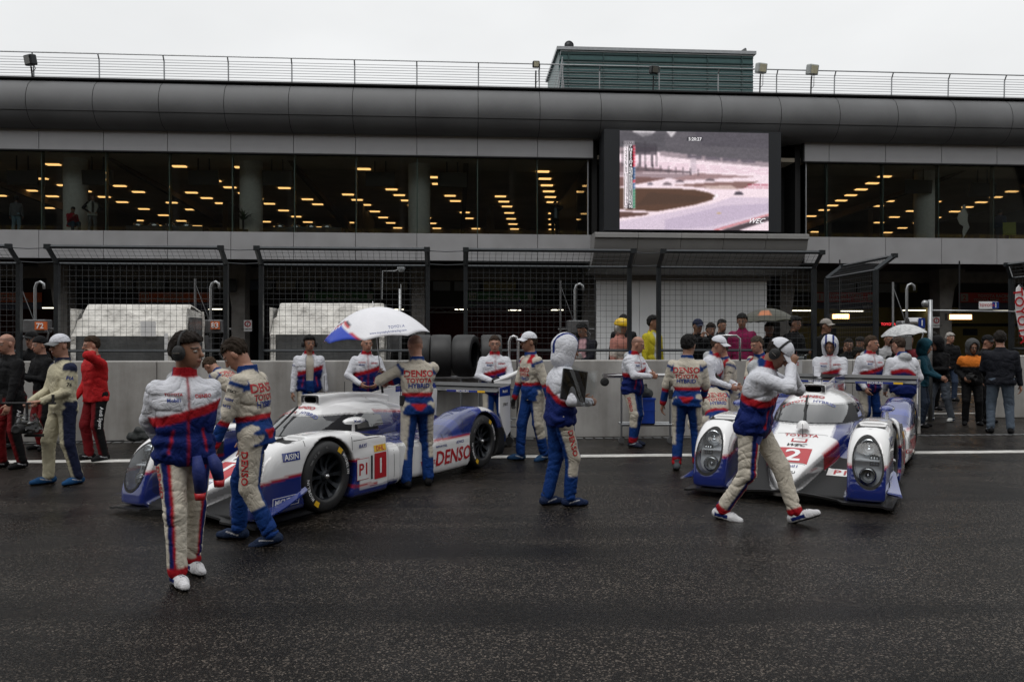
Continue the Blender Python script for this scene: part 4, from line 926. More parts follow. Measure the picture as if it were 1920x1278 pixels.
        if phones == 'mic': mb = MB(); mb.tube([Vector(H(.10,.02,-.05)), Vector(H(.075,.09,-.085)), Vector(H(.03,.125,-.08))], [.003,.003,.008], 6); obj('microphone', mb, M_black, hp, local=True)
    if glasses:
        mb = MB()
        for sx in (1, -1):
            pts = [Vector(H(sx*.034+.023*math.cos(a), .104, .001+.015*math.sin(a))) for a in np.linspace(0, 2*PI, 13)]; mb.tube(pts, .0022, 5); mb.tube([Vector(H(sx*.057,.10,.004)), Vector(H(sx*.083,.0,.004))], .002, 4)
        mb.tube([Vector(H(-.012,.106,.003)), Vector(H(.012,.106,.003))], .002, 4); obj('glasses', mb, M_black, root, local=True)
    # lettering on the garments
    if texts:
        Va = np.concatenate([g_[0] for g_ in garments]); off = np.cumsum([0]+[len(g_[0]) for g_ in garments])
        bvh = BVHTree.FromPolygons([Vector(v_) for v_ in Va], [tuple(int(k) for k in f) for g_, o_ in zip(garments, off) for f in (g_[1]+o_)])
        tb = {}
        for tx in texts:
            w_, txt, size, colr = tx[:4]; a = tx[4:]
            mb = tb.setdefault(colr, MB()); kw = dict(bold=.025)
            if w_ == 'back': put_text(mb, txt, size, pel+U_*a[1]-Fd*.25+X_*a[0], -X_, U_, .004, bvh=bvh, d=Fd, **kw)
            elif w_ == 'chest': put_text(mb, txt, size, pel+U_*a[1]+Fd*.25+X_*a[0], X_, U_, .004, bvh=bvh, d=-Fd, **kw)
            elif w_.startswith('leg'):      # legL / legR, outer side or front by angle; reads down the leg
                s = w_[3]; sx = 1 if s == 'L' else -1; A_, B_ = J['hip'+s], J['knee'+s]; 
                if a[0] > 1: A_, B_ = J['knee'+s], J['ank'+s]
                dn = nrm(B_-A_); an = R(a[1]); out = V3(math.cos(an)*sx, -math.sin(an), 0); out = nrm(out-dn*np.dot(out, dn)); o_ = A_+(B_-A_)*(a[0] % 1)+out*.2; put_text(mb, txt, size, o_, dn, np.cross(out, dn), .004, bvh=bvh, d=-out, **kw)
            elif w_.startswith('arm'):
                s = w_[3]; A_, B_ = (sh[s], J['el'+s]) if a[0] < 1 else (J['el'+s], J['wr'+s]); dn = nrm(B_-A_); out = V3(*a[1]); out = nrm(out-dn*np.dot(out, dn)); put_text(mb, txt, size, A_+(B_-A_)*(a[0] % 1)+out*.15, np.cross(-dn, out)*1., -dn, .004, bvh=bvh, d=-out, **kw)
        for colr, mb in tb.items():
            if mb.v: obj('lettering', mb, {'r': M_red, 'b': M_blue, 'w': M_white, 'k': M_black, 'n': M_navy, 'y': M_yellow}[colr], root, local=True, fix=False)
    root['_J'] = 0; del root['_J']
    M = Matrix.Translation(Vector(loc)) @ Matrix.Rotation(-yaw+R(face), 4, 'Z') @ Matrix.Scale(h/1.77, 4)
    class Rr: pass
    r_ = Rr(); r_.root = root; r_.M = M; r_.J = J; r_.H = H; r_.P = lambda p: M @ Vector(p); r_.loc = loc; r_.pel = pel; r_.T = T
    return r_
DTH = [('back','DENSO',.105,'r',0,.375), ('back','TOYOTA',.072,'r',0,.295), ('back','HYBRID',.072,'b',0,.235)]
DTC = [('chest','DENSO',.085,'r',0,.33), ('chest','TOYOTA',.06,'r',0,.265), ('chest','HYBRID',.06,'b',0,.21)]
JCK = [('chest','DENSO',.035,'r',.10,.40), ('chest','TOYOTA',.028,'r',-.10,.415), ('chest','Mobil1',.034,'b',-.10,.375)]
BLUELEG = dict(fn='suit', lo=BL)
# ---------------------------------------------------------------- the cast, by place in the photograph
WL = dict(fn='suit', lo=CR, stripe=1)
def PL(**k): return dict(fn='plain', **k)
TM = dict(garment=('jacket', {}), texts=JCK)
p1 = person(345,1084,12,'walking person with black headphones, team jacket and white racing trousers, nearest of all', 1.75,
  dict(lean=2, footL=(.09,.16,.0,0,10), footR=(-.07,-.13,0,0,4), handL=(.10,.20,.93), handR=(-.10,.21,.92), elbL=(1,.5,-.1), elbR=(-1,.5,-.1), head=(48,0,0), palmL=(0,1,0), palmR=(0,1,0)),
  ('jacket', {}), WL, 'm', (.012,.008,.006), 'full', phones=True, shoes=V3(.6,.6,.62), texts=JCK+[('legR','DENSO',.07,'r',.5,8)], near=2, width=1.0)
p2 = person(478,1016,-112,"person in cream and blue overalls striding left, head bowed, red can in hand", 1.78,
  dict(pz=.91, lean=7, footL=(.10,.20,.01,-14,6), footR=(-.10,-.18,0,0,-4), handL=(.24,-.26,.78), handR=(-.24,-.18,.82), elbL=(.6,.8,-.2), elbR=(-.4,1,0), head=(8,42,0), curlL=48, palmL=(-.8,.1,.3), twist=-4),
  ('suit', {'cuff': BL}), None, 'l', (.02,.013,.008), 'short', shoes=V3(.01,.02,.05), texts=DTH+[('legL','DENSO',.085,'r',.62,5),('armL','AISIN',.03,'b',.55,(1,0,0)),('armL','JTEKT',.032,'k',.32,(1,0,0)),('armL','RAYS',.03,'b',.75,(1,0,0))], near=2)
UMB_APEX = PD(700, 576, 9.45); UMB_FOOT = UMB_APEX-(UPV-RT*.10-FW*.05).normalized()*.90
_l = G(783,911); _v = math.atan2(_l.x, _l.y); _q = (Matrix.Translation(_l) @ Matrix.Rotation(-_v+R(190), 4, 'Z')).inverted() @ UMB_FOOT
p3 = person(783,911,190,'person in cream and blue racing overalls seen from behind, holding up the large white umbrella', 1.77,
  dict(lean=3, footL=(.15,.10,0,0,20), footR=(-.13,-.02,0,0,-14), handL=(_q.x+.03,_q.y+.05,_q.z+.09), handR=(_q.x-.03,_q.y+.05,_q.z-.02), elbL=(.9,.3,-.6), elbR=(-1,.2,-.5), head=(22,14,0), curlL=60, curlR=60, palmL=(-1,0,0), palmR=(1,0,0)),
  ('suit', {'pan': .1}), None, 'l', (.16,.10,.07), 'bald', shoes=BK, texts=DTH, near=1)
p4 = person(1050,947,112,'person in white hooded team jacket turned away, clutching a black folder in plastic', 1.73,
  dict(lean=4, footL=(.07,.12,0,0,10), footR=(-.07,-.08,0,0,-6), handL=(.12,-.30,1.10), handR=(-.21,-.25,1.09), elbL=(.9,.5,-.5), elbR=(-.5,1,-.3), head=(-10,12,0), curlL=35, curlR=60, palmL=(-.7,.5,.2), palmR=(.7,.5,.1), hdirR=(.5,-.8,0)),
  ('jacket', {'arch': 1}), dict(fn='suit', lo=BL, pan=.6), 'm', (.01,.008,.006), 'short', shoes=V3(.01,.02,.06), hood_up=WH, texts=[('legR','DENSO',.085,'r',.62,5)], near=1)
p5 = person(1412,975,76,'person striding right in white cap and black headphones with a hand at the face', 1.84,
  dict(pz=.872, lean=13, footL=(.10,-.38,.012,22,4), footR=(-.09,.27,.0,-8,-4), handL=(.10,-.30,1.38), handR=(-.04,-.34,1.40), elbL=(.5,-.6,-.7), elbR=(-.5,-.7,-.6), head=(0,46,0), curlL=50, curlR=55, palmL=(-1,0,.2), palmR=(1,0,.2), hdirL=(-.2,-.3,.9), hdirR=(.2,-.2,.9)),
  ('jacket', {}), WL, 'm', (.015,.01,.008), 'short', hat=('cap', WH, WH, '2'), phones=True, shoes=V3(.6,.6,.62), near=2)
p6 = person(1288,880,176,'black haired person in cream and blue overalls, back turned, radio at the hip', 1.76,
  dict(lean=2, footL=(.13,.03,0,0,10), footR=(-.13,-.04,0,0,-14), handL=(.33,-.10,.82), handR=(-.20,-.30,.95), elbL=(.9,.4,0), head=(-25,14,0)),
  ('suit', {'cuff': RD, 'pan': .3}), None, 'm', (.008,.007,.007), 'full', shoes=V3(.07,.08,.09), texts=DTH, near=1)
p7 = person(1186,836,58,'balding person in team jacket picking at black gloves beside the steel bench', 1.76,
  dict(lean=3, footL=(.10,.05,0), footR=(-.10,-.06,0), handL=(.05,-.34,1.16), handR=(-.05,-.36,1.13), elbL=(.8,.4,-.5), elbR=(-.8,.4,-.5), head=(22,20,0), curlL=50, curlR=50, palmL=(-1,0,0), palmR=(1,0,0)),
  ('jacket', {}), dict(fn='suit', lo=BL, cuff=RD), 'l', (.09,.05,.03), 'bald', shoes=V3(.015,.02,.04), texts=JCK+[('legR','DENSO',.07,'r',.6,8)], near=1)
p8 = person(998,862,-52,'person in racing overalls, white cap and black gloves walking left beside the tyre rack', 1.80,
  dict(lean=3, footL=(.10,.14,0,-6,8), footR=(-.10,-.14,0,4,-6), handL=(.30,.06,.84), handR=(-.28,-.10,.84), head=(-14,4,0), twist=-8),
  ('suit', {'redsh': 1}), None, 'm', (.03,.02,.012), 'short', hat=('cap', WH, WH, '1'), gloves=BK, shoes=V3(.01,.04,.10), texts=DTC, near=1)
p9 = person(927,836,8,'person with glasses in closed team jacket standing before the upright tyres', 1.76,
  dict(footL=(.12,.02,0), footR=(-.12,0,0), handL=(.05,-.30,1.08), handR=(-.09,-.30,1.06), elbL=(.9,.3,-.5), elbR=(-.9,.3,-.5), head=(-6,4,0), curlL=60, curlR=60),
  ('jacket', {}), BLUELEG, 'l', (.03,.018,.012), 'short', glasses=True, gloves=BK, texts=JCK)
p10 = person(579,828,8,'person with black hair and headphones in open team jacket standing behind the left car', 1.76,
  dict(handL=(.27,-.08,.82), handR=(-.27,-.06,.82), head=(6,2,0)), ('jacket', {'open': .07}), BLUELEG, 'm', (.006,.006,.006), 'full', phones=True, texts=[('armR','TOYOTA',.03,'b',.4,(-1,-.3,0))])
mb = MB()
p11 = person(686,832,14,'person in closed team jacket standing under the rim of the large white umbrella', 1.76,
  dict(handL=(.12,-.26,1.0), handR=(-.16,-.24,1.0), elbL=(.9,.3,-.5), elbR=(-.9,.3,-.5), head=(4,4,0)), ('jacket', {}), BLUELEG, 'l', (.05,.03,.02), 'buzz', texts=JCK)
p12 = person(440,846,-125,'person in cream racing overalls bent double over the nose of the left car', 1.76,
  dict(pz=.88, py=.12, lean=52, footL=(.14,.16,0), footR=(-.12,-.05,0), handL=(.16,-.62,.72), handR=(-.16,-.60,.74), elbL=(.9,.2,-.1), elbR=(-.9,.2,-.1), head=(0,60,0)),
  ('suit', {}), None, 'l', (.04,.025,.015), 'short', texts=DTH)
p13 = person(118,906,-66,'person in cream suit with navy side stripe and white cap carrying a camera rig', 1.76,
  dict(lean=0, footL=(.15,.10,0,0,14), footR=(-.14,-.10,0,0,-8), handL=(.10,-.27,1.00), handR=(-.16,-.28,.99), elbL=(.6,1,-.5), elbR=(-.6,1,-.5), head=(6,8,0), curlL=70, curlR=70, palmL=(0,0,-1), palmR=(0,0,-1), hdirL=(-.3,-.9,-.1)),
  ('suit', dict(plain=1, c1=V3(.50,.46,.33), cside=NV, cc=NV)), None, 'l', (.05,.03,.02), 'buzz', hat=('cap', WH*.95, GY), shoes=V3(.01,.06,.16), texts=[('armL','FIA',.06,'b',.45,(1,-.1,0)),('armL','76',.06,'k',.72,(1,-.1,0))], near=1)
AUD = dict(plain=1, c1=BK, cl=V3(.14,.006,.008), cside=BK, cc=BK)
p14 = person(22,876,-60,'balding person in black and dark red racing suit at the left edge', 1.78,
  dict(footL=(.14,.05,0), footR=(-.14,-.05,0), handL=(.24,-.18,.86), handR=(-.2,-.3,.95), head=(0,10,0)), ('suit', AUD), None, 'l', (.10,.06,.04), 'bald', texts=[('legL','Audi Sport',.07,'w',.75,5)])
p15 = person(82,842,-62,'person in black beanie and black and red suit with one hand raised to the chest', 1.74,
  dict(handL=(.05,-.30,1.14), handR=(-.1,-.3,1.2), head=(0,6,0)), ('suit', AUD), None, 'l', (.02,.02,.02), 'short', hat=('beanie', BK))
p16 = person(62,822,-14,'person in black cap and black jacket behind the others at left', 1.83,
  dict(handL=(.2,-.2,.95), head=(-20,4,0)), ('coat', dict(c1=BK)), PL(c1=BK), 'l', (.02,.02,.02), 'short', hat=('cap', BK))
p16b = person(20,838,-60,'person in red cap half hidden at the left edge', 1.72, dict(), ('coat', dict(c1=BK)), PL(c1=BK), 'l', (.02,.02,.02), 'short', hat=('cap', V3(.4,.02,.03)))
p17 = person(180,862,-62,'bearded person in bright red jacket cupping an ear with one hand', 1.75,
  dict(footL=(.12,.05,0), footR=(-.1,-.04,0), handL=(.09,-.09,1.52), handR=(-.22,-.16,.9), elbL=(.9,-.7,-.2), head=(-10,8,0), hdirL=(-.5,.2,.8), curlL=20), ('coat', dict(c1=V3(.42,.012,.015))), dict(c1=V3(.16,.006,.01), cside=BK), 'l', (.03,.018,.01), 'short', beard=True, texts=[('legL','Audi Sport',.07,'w',.75,5)])
p18 = person(1340,852,200,'crouching person in racing overalls and headset beside the right car', 1.74,
  dict(pz=.52, py=.18, lean=32, footL=(.16,-.02,0), footR=(-.16,.12,.0,-20), handL=(.2,-.45,.55), handR=(-.2,-.4,.6), kneeL=(.5,-1,.6), kneeR=(-.5,-1,.6), head=(0,20,0)),
  ('suit', {}), None, 'l', (.03,.02,.014), 'short', phones='mic', texts=DTH)
p19 = person(1322,846,70,'person in white cap and team jacket leaning right towards the overalls crew', 1.78,
  dict(lean=16, handL=(.16,-.42,1.0), handR=(-.1,-.4,1.0), head=(0,18,0)), ('jacket', {}), BLUELEG, 'l', (.05,.03,.02), 'short', hat=('cap', WH))
p20 = person(1368,842,-62,'person with short dark hair in racing overalls looking down left, behind the striding person', 1.70,
  dict(lean=10, handL=(.14,-.36,.95), handR=(-.1,-.36,.95), head=(-6,14,0)), ('suit', {'redsh': 1}), None, 'l', (.03,.022,.018), 'short', texts=[('armL','JTEKT',.035,'k',.5,(1,0,0))])
p21 = person(1436,832,-36,'person in racing overalls leaning over behind the right car, half hidden by the striding person', 1.78,
  dict(lean=18, handL=(.2,-.42,.85), handR=(-.1,-.4,.85), head=(-10,16,0)), ('suit', {'redsh': 1}), None, 'l', (.05,.04,.03), 'short', texts=[('armR','JTEKT',.035,'k',.5,(-1,0,0))])
p22 = person(1556,832,2,'bearded person in white team jacket with hood up, head down over clasped hands', 1.74,
  dict(lean=5, handL=(.03,-.30,.98), handR=(-.05,-.30,.97), elbL=(1,.2,-.4), elbR=(-1,.2,-.4), head=(-4,22,0)), ('jacket', {}), BLUELEG, 'm', (.012,.01,.008), 'short', hood_up=WH, beard=True, texts=JCK, width=1.08)
p23 = person(1629,826,40,'person in closed team jacket looking right, between the hooded and turned-away ones', 1.76,
  dict(footL=(.12,0,0), handL=(.20,-.14,.9), handR=(-.20,-.14,.9), head=(28,4,0)), ('jacket', {}), dict(fn='suit', lo=BL), 'l', (.04,.025,.015), 'short', texts=JCK)
p24 = person(1694,836,208,'person in team jacket with lowered hood turned away, behind the rear wing', 1.74,
  dict(lean=6, handL=(.20,-.2,.9), handR=(-.24,-.16,.9), head=(30,16,0)), ('jacket', {'arch': 1}), BLUELEG, 'l', (.04,.026,.018), 'short')
p25 = person(1727,800,78,'slim person in teal hooded jacket and dark jeans in the wall opening', 1.68,
  dict(handL=(.1,-.36,1.0), handR=(-.1,-.36,1.02), lean=4, head=(0,16,0)), ('coat', dict(c1=V3(.006,.045,.07))), PL(c1=V3(.02,.03,.05)), 'l', (.01,.01,.01), 'short', hood_up=V3(.006,.05,.075))
p26 = person(1762,789,-40,'person in black hooded jacket, grey jeans and white sneakers, leaning to look', 1.74,
  dict(lean=5, footL=(.20,.10,0,0,20), footR=(-.14,-.1,0), handL=(.1,-.32,1.10), handR=(-.1,-.34,1.12), head=(-10,16,0)), ('coat', dict(c1=BK)), PL(c1=V3(.09,.105,.13)), 'l', (.01,.01,.01), 'short', hood_up=BK, shoes=V3(.6,.62,.6))
p27 = person(1779,751,25,'grey haired person in black jacket and blue jeans standing far back in the opening', 1.86,
  dict(footL=(.13,0,0), handL=(.2,-.22,.95), handR=(-.2,-.22,.95), head=(20,4,0)), ('coat', dict(c1=BK)), PL(c1=V3(.03,.045,.08)), 'l', (.32,.30,.28), 'full')
p28 = person(1822,796,8,'photographer in grey hood and orange and black jacket with a camera at the waist', 1.68,
  dict(footL=(.13,0,0), footR=(-.13,-.05,0), handL=(.18,-.38,1.22), handR=(-.16,-.14,.98), head=(10,16,0)), ('coat', dict(c1=BK, csh=V3(.62,.17,.02), split=.2)), PL(c1=BK), 'm', (.01,.01,.01), 'short', hood_up=GY*.4, glasses=True)
p29 = person(1876,812,186,'large person in black jacket and pale jeans seen from behind at the right edge', 1.84,
  dict(footL=(.15,0,0), footR=(-.15,0,0), handL=(.18,-.3,1.0), handR=(-.3,-.06,.84), head=(6,6,0)), ('coat', dict(c1=V3(.008,.009,.014))), PL(c1=V3(.085,.11,.145)), 'l', (.015,.012,.01), 'full', width=1.12)
p30 = person(1846,792,60,'person in black cap and dark jacket mostly hidden behind the large one at right', 1.78, dict(handL=(.1,-.4,1.2)), ('coat', dict(c1=BK)), PL(c1=BK), 'l', (.01,.01,.01), 'short', hat=('cap', BK))
# people on the platform behind the wall
PLZ = .27
def back(px, top, label, d=14.75, face=0, h=1.72, **k):
    hp = EYE+(HY-top)/FPX*d; g = ray(px, 600)*d; zz = hp-h; g.z = zz
    return person(px, top, face, label, h, loc=g, crop=True, **k)
FT = dict(head=(0,8,0))
b1 = back(1096,604,'person in dark suit jacket, pink shirt and glasses reading papers at the wall',face=-18,P=dict(handL=(.06,-.34,1.04),handR=(-.12,-.36,1.06),head=(-20,22,0)),garment=('coat',dict(c1=V3(.008,.009,.015),cf=V3(.55,.33,.36),fz=.1)),legs=PL(c1=BK),hair=(.01,.01,.01),hairstyle='full',glasses=True,skin='m')
b2 = back(1160,600,'fire marshal in yellow helmet and silvery pink jacket facing right behind the wall',face=55,P=dict(handL=(.05,-.34,1.1),head=(0,8,0)),garment=('coat',dict(c1=V3(.50,.22,.18),cband=V3(.55,.5,.45))),legs=PL(c1=V3(.4,.2,.17)),hat=('helmet',V3(.75,.48,.01)),skin='m')
b3 = back(1170,590,'black haired person hidden behind the fire marshal in the yellow helmet',d=15.6,face=190,garment=('coat',dict(c1=BK)),legs=PL(c1=BK),hair=(.008,.008,.008),hairstyle='full')
b4 = back(1221,592,'person in open yellow raincoat over white shirt with a red lanyard card',face=52,P=dict(head=(12,2,0)),garment=('coat',dict(c1=V3(.55,.47,.03),cf=V3(.5,.55,.65),fw=.07,csh=V3(.55,.47,.03))),legs=PL(c1=V3(.05,.06,.08)),hair=(.01,.01,.01),hairstyle='full',skin='m')
b5 = back(1305,598,'person in dark cap and black jacket lifting a phone behind the wall',face=30,P=dict(handL=(.1,-.3,1.45),handR=(-.08,-.3,1.42),head=(0,10,0)),garment=('coat',dict(c1=BK)),legs=PL(c1=BK),hat=('cap',NV),skin='m')
b6 = back(1331,606,'long haired person in black top beside the dark cap wearer',d=15.2,face=20,h=1.62,P=FT,garment=('coat',dict(c1=BK)),legs=PL(c1=BK),hair=(.012,.008,.006),hairstyle='long',skin='m')
b7 = back(1392,588,'black haired person in magenta pullover with lanyard behind the wall',face=-4,P=dict(head=(-4,10,0)),garment=('coat',dict(c1=V3(.22,.012,.07),cc=V3(.22,.012,.07))),legs=PL(c1=BK),hair=(.01,.01,.01),hairstyle='full',skin='m')
b8 = back(1440,604,'dark clad person standing under the olive umbrella behind the wall',d=15.2,face=20,garment=('coat',dict(c1=BK)),legs=PL(c1=BK),hair=(.01,.01,.01),hairstyle='short',skin='m')
b9 = back(1486,593,'person with glasses and thick black hair in black coat looking right',face=50,P=dict(handL=(.05,-.34,1.1),head=(6,8,0)),garment=('coat',dict(c1=BK)),legs=PL(c1=BK),hair=(.01,.01,.01),hairstyle='full',glasses=True,skin='m')
b10 = back(1544,598,'person in beige grey cap and black jacket looking right beside the fence post',face=52,P=dict(handL=(.05,-.4,1.2),head=(6,4,0)),garment=('coat',dict(c1=BK)),legs=PL(c1=BK),hat=('cap',V3(.28,.26,.24)),skin='m')
for i,(px,tp,d,f,lb,cl) in enumerate(((1590,634,16.2,10,'low standing dark haired person just left of the open fence gate post',BK),(1616,632,17.,-30,'person in the crowd showing a dark head between two team jackets',GY*.5),(1664,624,16.6,20,'person with fair face in pale jacket behind the team jackets',V3(.35,.35,.36)),(1683,636,15.6,-40,'short person in black top near the wall end',BK),(1700,626,17.0,40,'person directly beneath the dotted white umbrella',V3(.2,.02,.03)),(1745,622,17.6,30,'person far behind the black hooded jacket wearer',BK),(1350,598,16.4,40,'dark haired person furthest back near the fence post and blank wall',BK),(1604,652,15.2,70,'short person at the wall beside the bearded one, facing right',BK))):
    back(px,tp,lb,d=d,face=f,P=FT,garment=('coat',dict(c1=cl)),legs=PL(c1=BK),hair=(.01,.009,.008),hairstyle='full' if i%2 else 'short',skin='m')
# small figures upstairs behind the glass
def upstairs(px, foot, label, Y=37.0, h=1.72, **k):
    g = PY(px, 440, Y); g.z = 6.32; return person(px, foot, k.pop('face', 0), label, h, loc=g, crop=True, **k)
upstairs(30,440,'person in pale blue jeans with back turned behind the upper window, leftmost',face=160,garment=('coat',dict(c1=V3(.12,.13,.15))),legs=PL(c1=V3(.2,.32,.42)),hairstyle='long',hair=(.01,.01,.01))
upstairs(173,440,'person in white vest standing with hands on hips behind the upper window',h=1.78,face=10,P=dict(handL=(.18,-.1,1.0),handR=(-.18,-.1,1.0),elbL=(1,.3,0),elbR=(-1,.3,0)),garment=('coat',dict(c1=V3(.5,.52,.5),ca=BK,cf=BK,fw=.05)),legs=PL(c1=GY),hair=(.1,.06,.04),Y=36.8)
upstairs(134,440,'person in red jacket sitting low behind the upper window',face=25,Y=36.9,P=dict(pz=.45,lean=8,footL=(.15,-.42,0),footR=(-.15,-.42,0),handL=(.1,-.3,.8),handR=(-.1,-.3,.8),head=(0,30,0)),garment=('coat',dict(c1=V3(.45,.02,.04))),legs=PL(c1=V3(.03,.06,.10)),hair=(.01,.01,.01),skin='m')
upstairs(1040,445,'person in dark clothes aiming a camera down from behind the upper window',face=20,Y=36.8,P=dict(handL=(.06,-.2,1.55),handR=(-.06,-.22,1.55),elbL=(.9,-.2,-.5),elbR=(-.9,-.2,-.5)),garment=('coat',dict(c1=BK,cf=V3(.2,.25,.3))),legs=PL(c1=BK),hair=(.03,.02,.01))
upstairs(1875,450,'person in dark blue standing beside a yellow chair behind the right upper windows',face=170,Y=37.6,garment=('coat',dict(c1=V3(.01,.03,.08))),legs=PL(c1=V3(.05,.08,.12)),hair=(.01,.01,.01))
# ============================================================ THE TWO RACING CARS
def prof(x, pts, sig=.05):
    """smoothed piecewise-linear profile"""
    xs = np.linspace(-.6, 5.4, 1201); y = np.interp(xs, [p[0] for p in pts], [p[1] for p in pts]); n = int(sig*3/.005); k = np.exp(-.5*(np.arange(-n, n+1)*.005/sig)**2); k /= k.sum()
    ys = np.convolve(np.pad(y, n, mode='edge'), k, 'valid'); return np.interp(x, xs, ys)
NOSE_W = [(.0,.05),(.05,.11),(.2,.17),(.5,.25),(.9,.36),(1.2,.43),(1.5,.46)]; NOSE_T = [(0,.18),(.06,.25),(.2,.32),(.5,.42),(.9,.54),(1.2,.63),(1.5,.68)]
AX_F, AX_R = .95, 4.0
def car_field(g):
    x, y, z = g[..., 0], np.abs(g[..., 1]), g[..., 2]; x1 = x[:, :1, :1]
    def slab(yc, w, top, bot, n, x0, xe, sw=.04, st=.05, kx=.03):
        xv = x1[:, 0, 0]; i0, i1 = np.searchsorted(xv, x0-.08), np.searchsorted(xv, xe+.08); out = np.full(x.shape, .5); X1 = x1[i0:i1]; xw, yw, zw = x[i0:i1], y[i0:i1], z[i0:i1]
        W = prof(X1, w, sw); T_ = prof(X1, top, st); B = prof(X1, bot, st) if isinstance(bot, list) else bot; zc = (T_+B)/2; hh = np.maximum((T_-B)/2, .01)
        k = ((np.abs(yw-yc)/W)**n+(np.abs(zw-zc)/hh)**n)**(1/n); d = (k-1)*np.minimum(W, hh); out[i0:i1] = -smin(-d, -np.maximum(x0-xw, xw-xe), kx); return out
    F = slab(0, NOSE_W, NOSE_T, [(0,.12),(.8,.2),(1.5,.3)], 4.5, .0, 1.9)                       # nose
    pan = slab(0, [(0,.6),(2.2,.6)], [(0,.09),(.12,.13),(.5,.22),(.9,.32),(1.2,.42),(1.5,.52),(1.8,.56),(2.4,.56)], .05, 12, .04, 2.6); F = smin(F, pan, .03)
    fen = slab(.745, [(0,.165),(.2,.188),(1.0,.192),(2.1,.185)], [(0,.12),(.03,.34),(.10,.54),(.2,.65),(.35,.735),(.6,.775),(.95,.785),(1.3,.77),(1.5,.73),(1.62,.62),(1.75,.56),(2.1,.54)], .09, 4.5, .0, 2.15, st=.035); F = smin(F, fen, .045)
    pod = slab(0, [(1.0,.93),(1.85,.935),(2.0,.84),(2.3,.82),(2.6,.90),(3.0,.935),(3.6,.935)], [(1.,.45),(1.5,.56),(2.0,.58),(2.6,.54),(3.2,.50),(3.6,.5)], .07, 9, 1.3, 3.6); F = smin(F, pod, .03)
    pan2 = slab(.90, [(1.2,.035),(1.95,.035)], [(1.2,.70),(1.7,.68),(1.9,.66)], .09, 6, 1.28, 1.88, kx=.015); F = smin(F, pan2, .03)
    ck = slab(0, [(1.1,.26),(1.3,.38),(1.6,.44),(2.2,.47),(2.7,.45),(3.1,.36),(3.7,.22),(4.3,.12)], [(1.0,.55),(1.15,.66),(1.32,.78),(1.5,.89),(1.7,.97),(1.95,1.005),(2.3,1.01),(2.8,.97),(3.3,.88),(3.9,.74),(4.3,.62)], .2, 2.35, 1.05, 4.35, st=.06); F = smin(F, ck, .03)
    eng = slab(0, [(2.6,.6),(3.3,.56),(4.4,.5)], [(2.6,.55),(3.2,.56),(3.8,.52),(4.5,.4)], .15, 5, 2.5, 4.5); F = smin(F, eng, .06)
    rf = slab(.752, [(2.7,.17),(3.3,.188),(4.4,.188),(4.6,.17)], [(2.7,.42),(2.95,.56),(3.2,.68),(3.5,.78),(3.85,.825),(4.15,.80),(4.4,.71),(4.6,.56)], .10, 4.5, 2.65, 4.6); F = smin(F, rf, .04)
    snk = slab(0, [(1.7,.135),(2.4,.125),(3.0,.06)], [(1.7,1.085),(2.2,1.09),(2.7,1.06),(3.1,1.0)], [(1.7,.97),(3.1,.93)], 5, 1.70, 3.1, kx=.01); F = smin(F, snk, .03)
    F = np.maximum(F, -(slab(0, [(1.5,.105),(2.0,.07)], [(1.5,1.07),(2.2,1.05)], [(1.5,.99),(2.2,.99)], 5, 1.4, 2.2, kx=.005)))   # intake mouth
    for ax in (AX_F, AX_R):                                                                            # wheel houses
        c = np.hypot(x-ax, z-.355)-.385; F = np.maximum(F, -np.maximum(c, .58-y))
    F0 = F*1.0
    F = np.maximum(F, -np.maximum(np.maximum(np.abs(x-.55)-.13, np.abs(y-.745)-.125), .722-z+ (x-.55)*.1))    # duct on the fender top
    e = headlight_e(x, y, z); cav = np.maximum(e, np.maximum(x-.34, .04-x*.0)*0+ (x-.40)); F = np.maximum(F, -cav)
    return F, F0
def headlight_e(x, y, z):
    """egg shaped outline on the fender front, in the y-z plane; negative inside"""
    v = (z-.445)/.225; w = .122*(1-.0*v+.0)*np.sqrt(np.clip(1.10-.16*v, .3, 2)); k = np.sqrt(((y-.755+.018*v)/w)**2+np.abs(v)**2.3); return (k-1)*.12
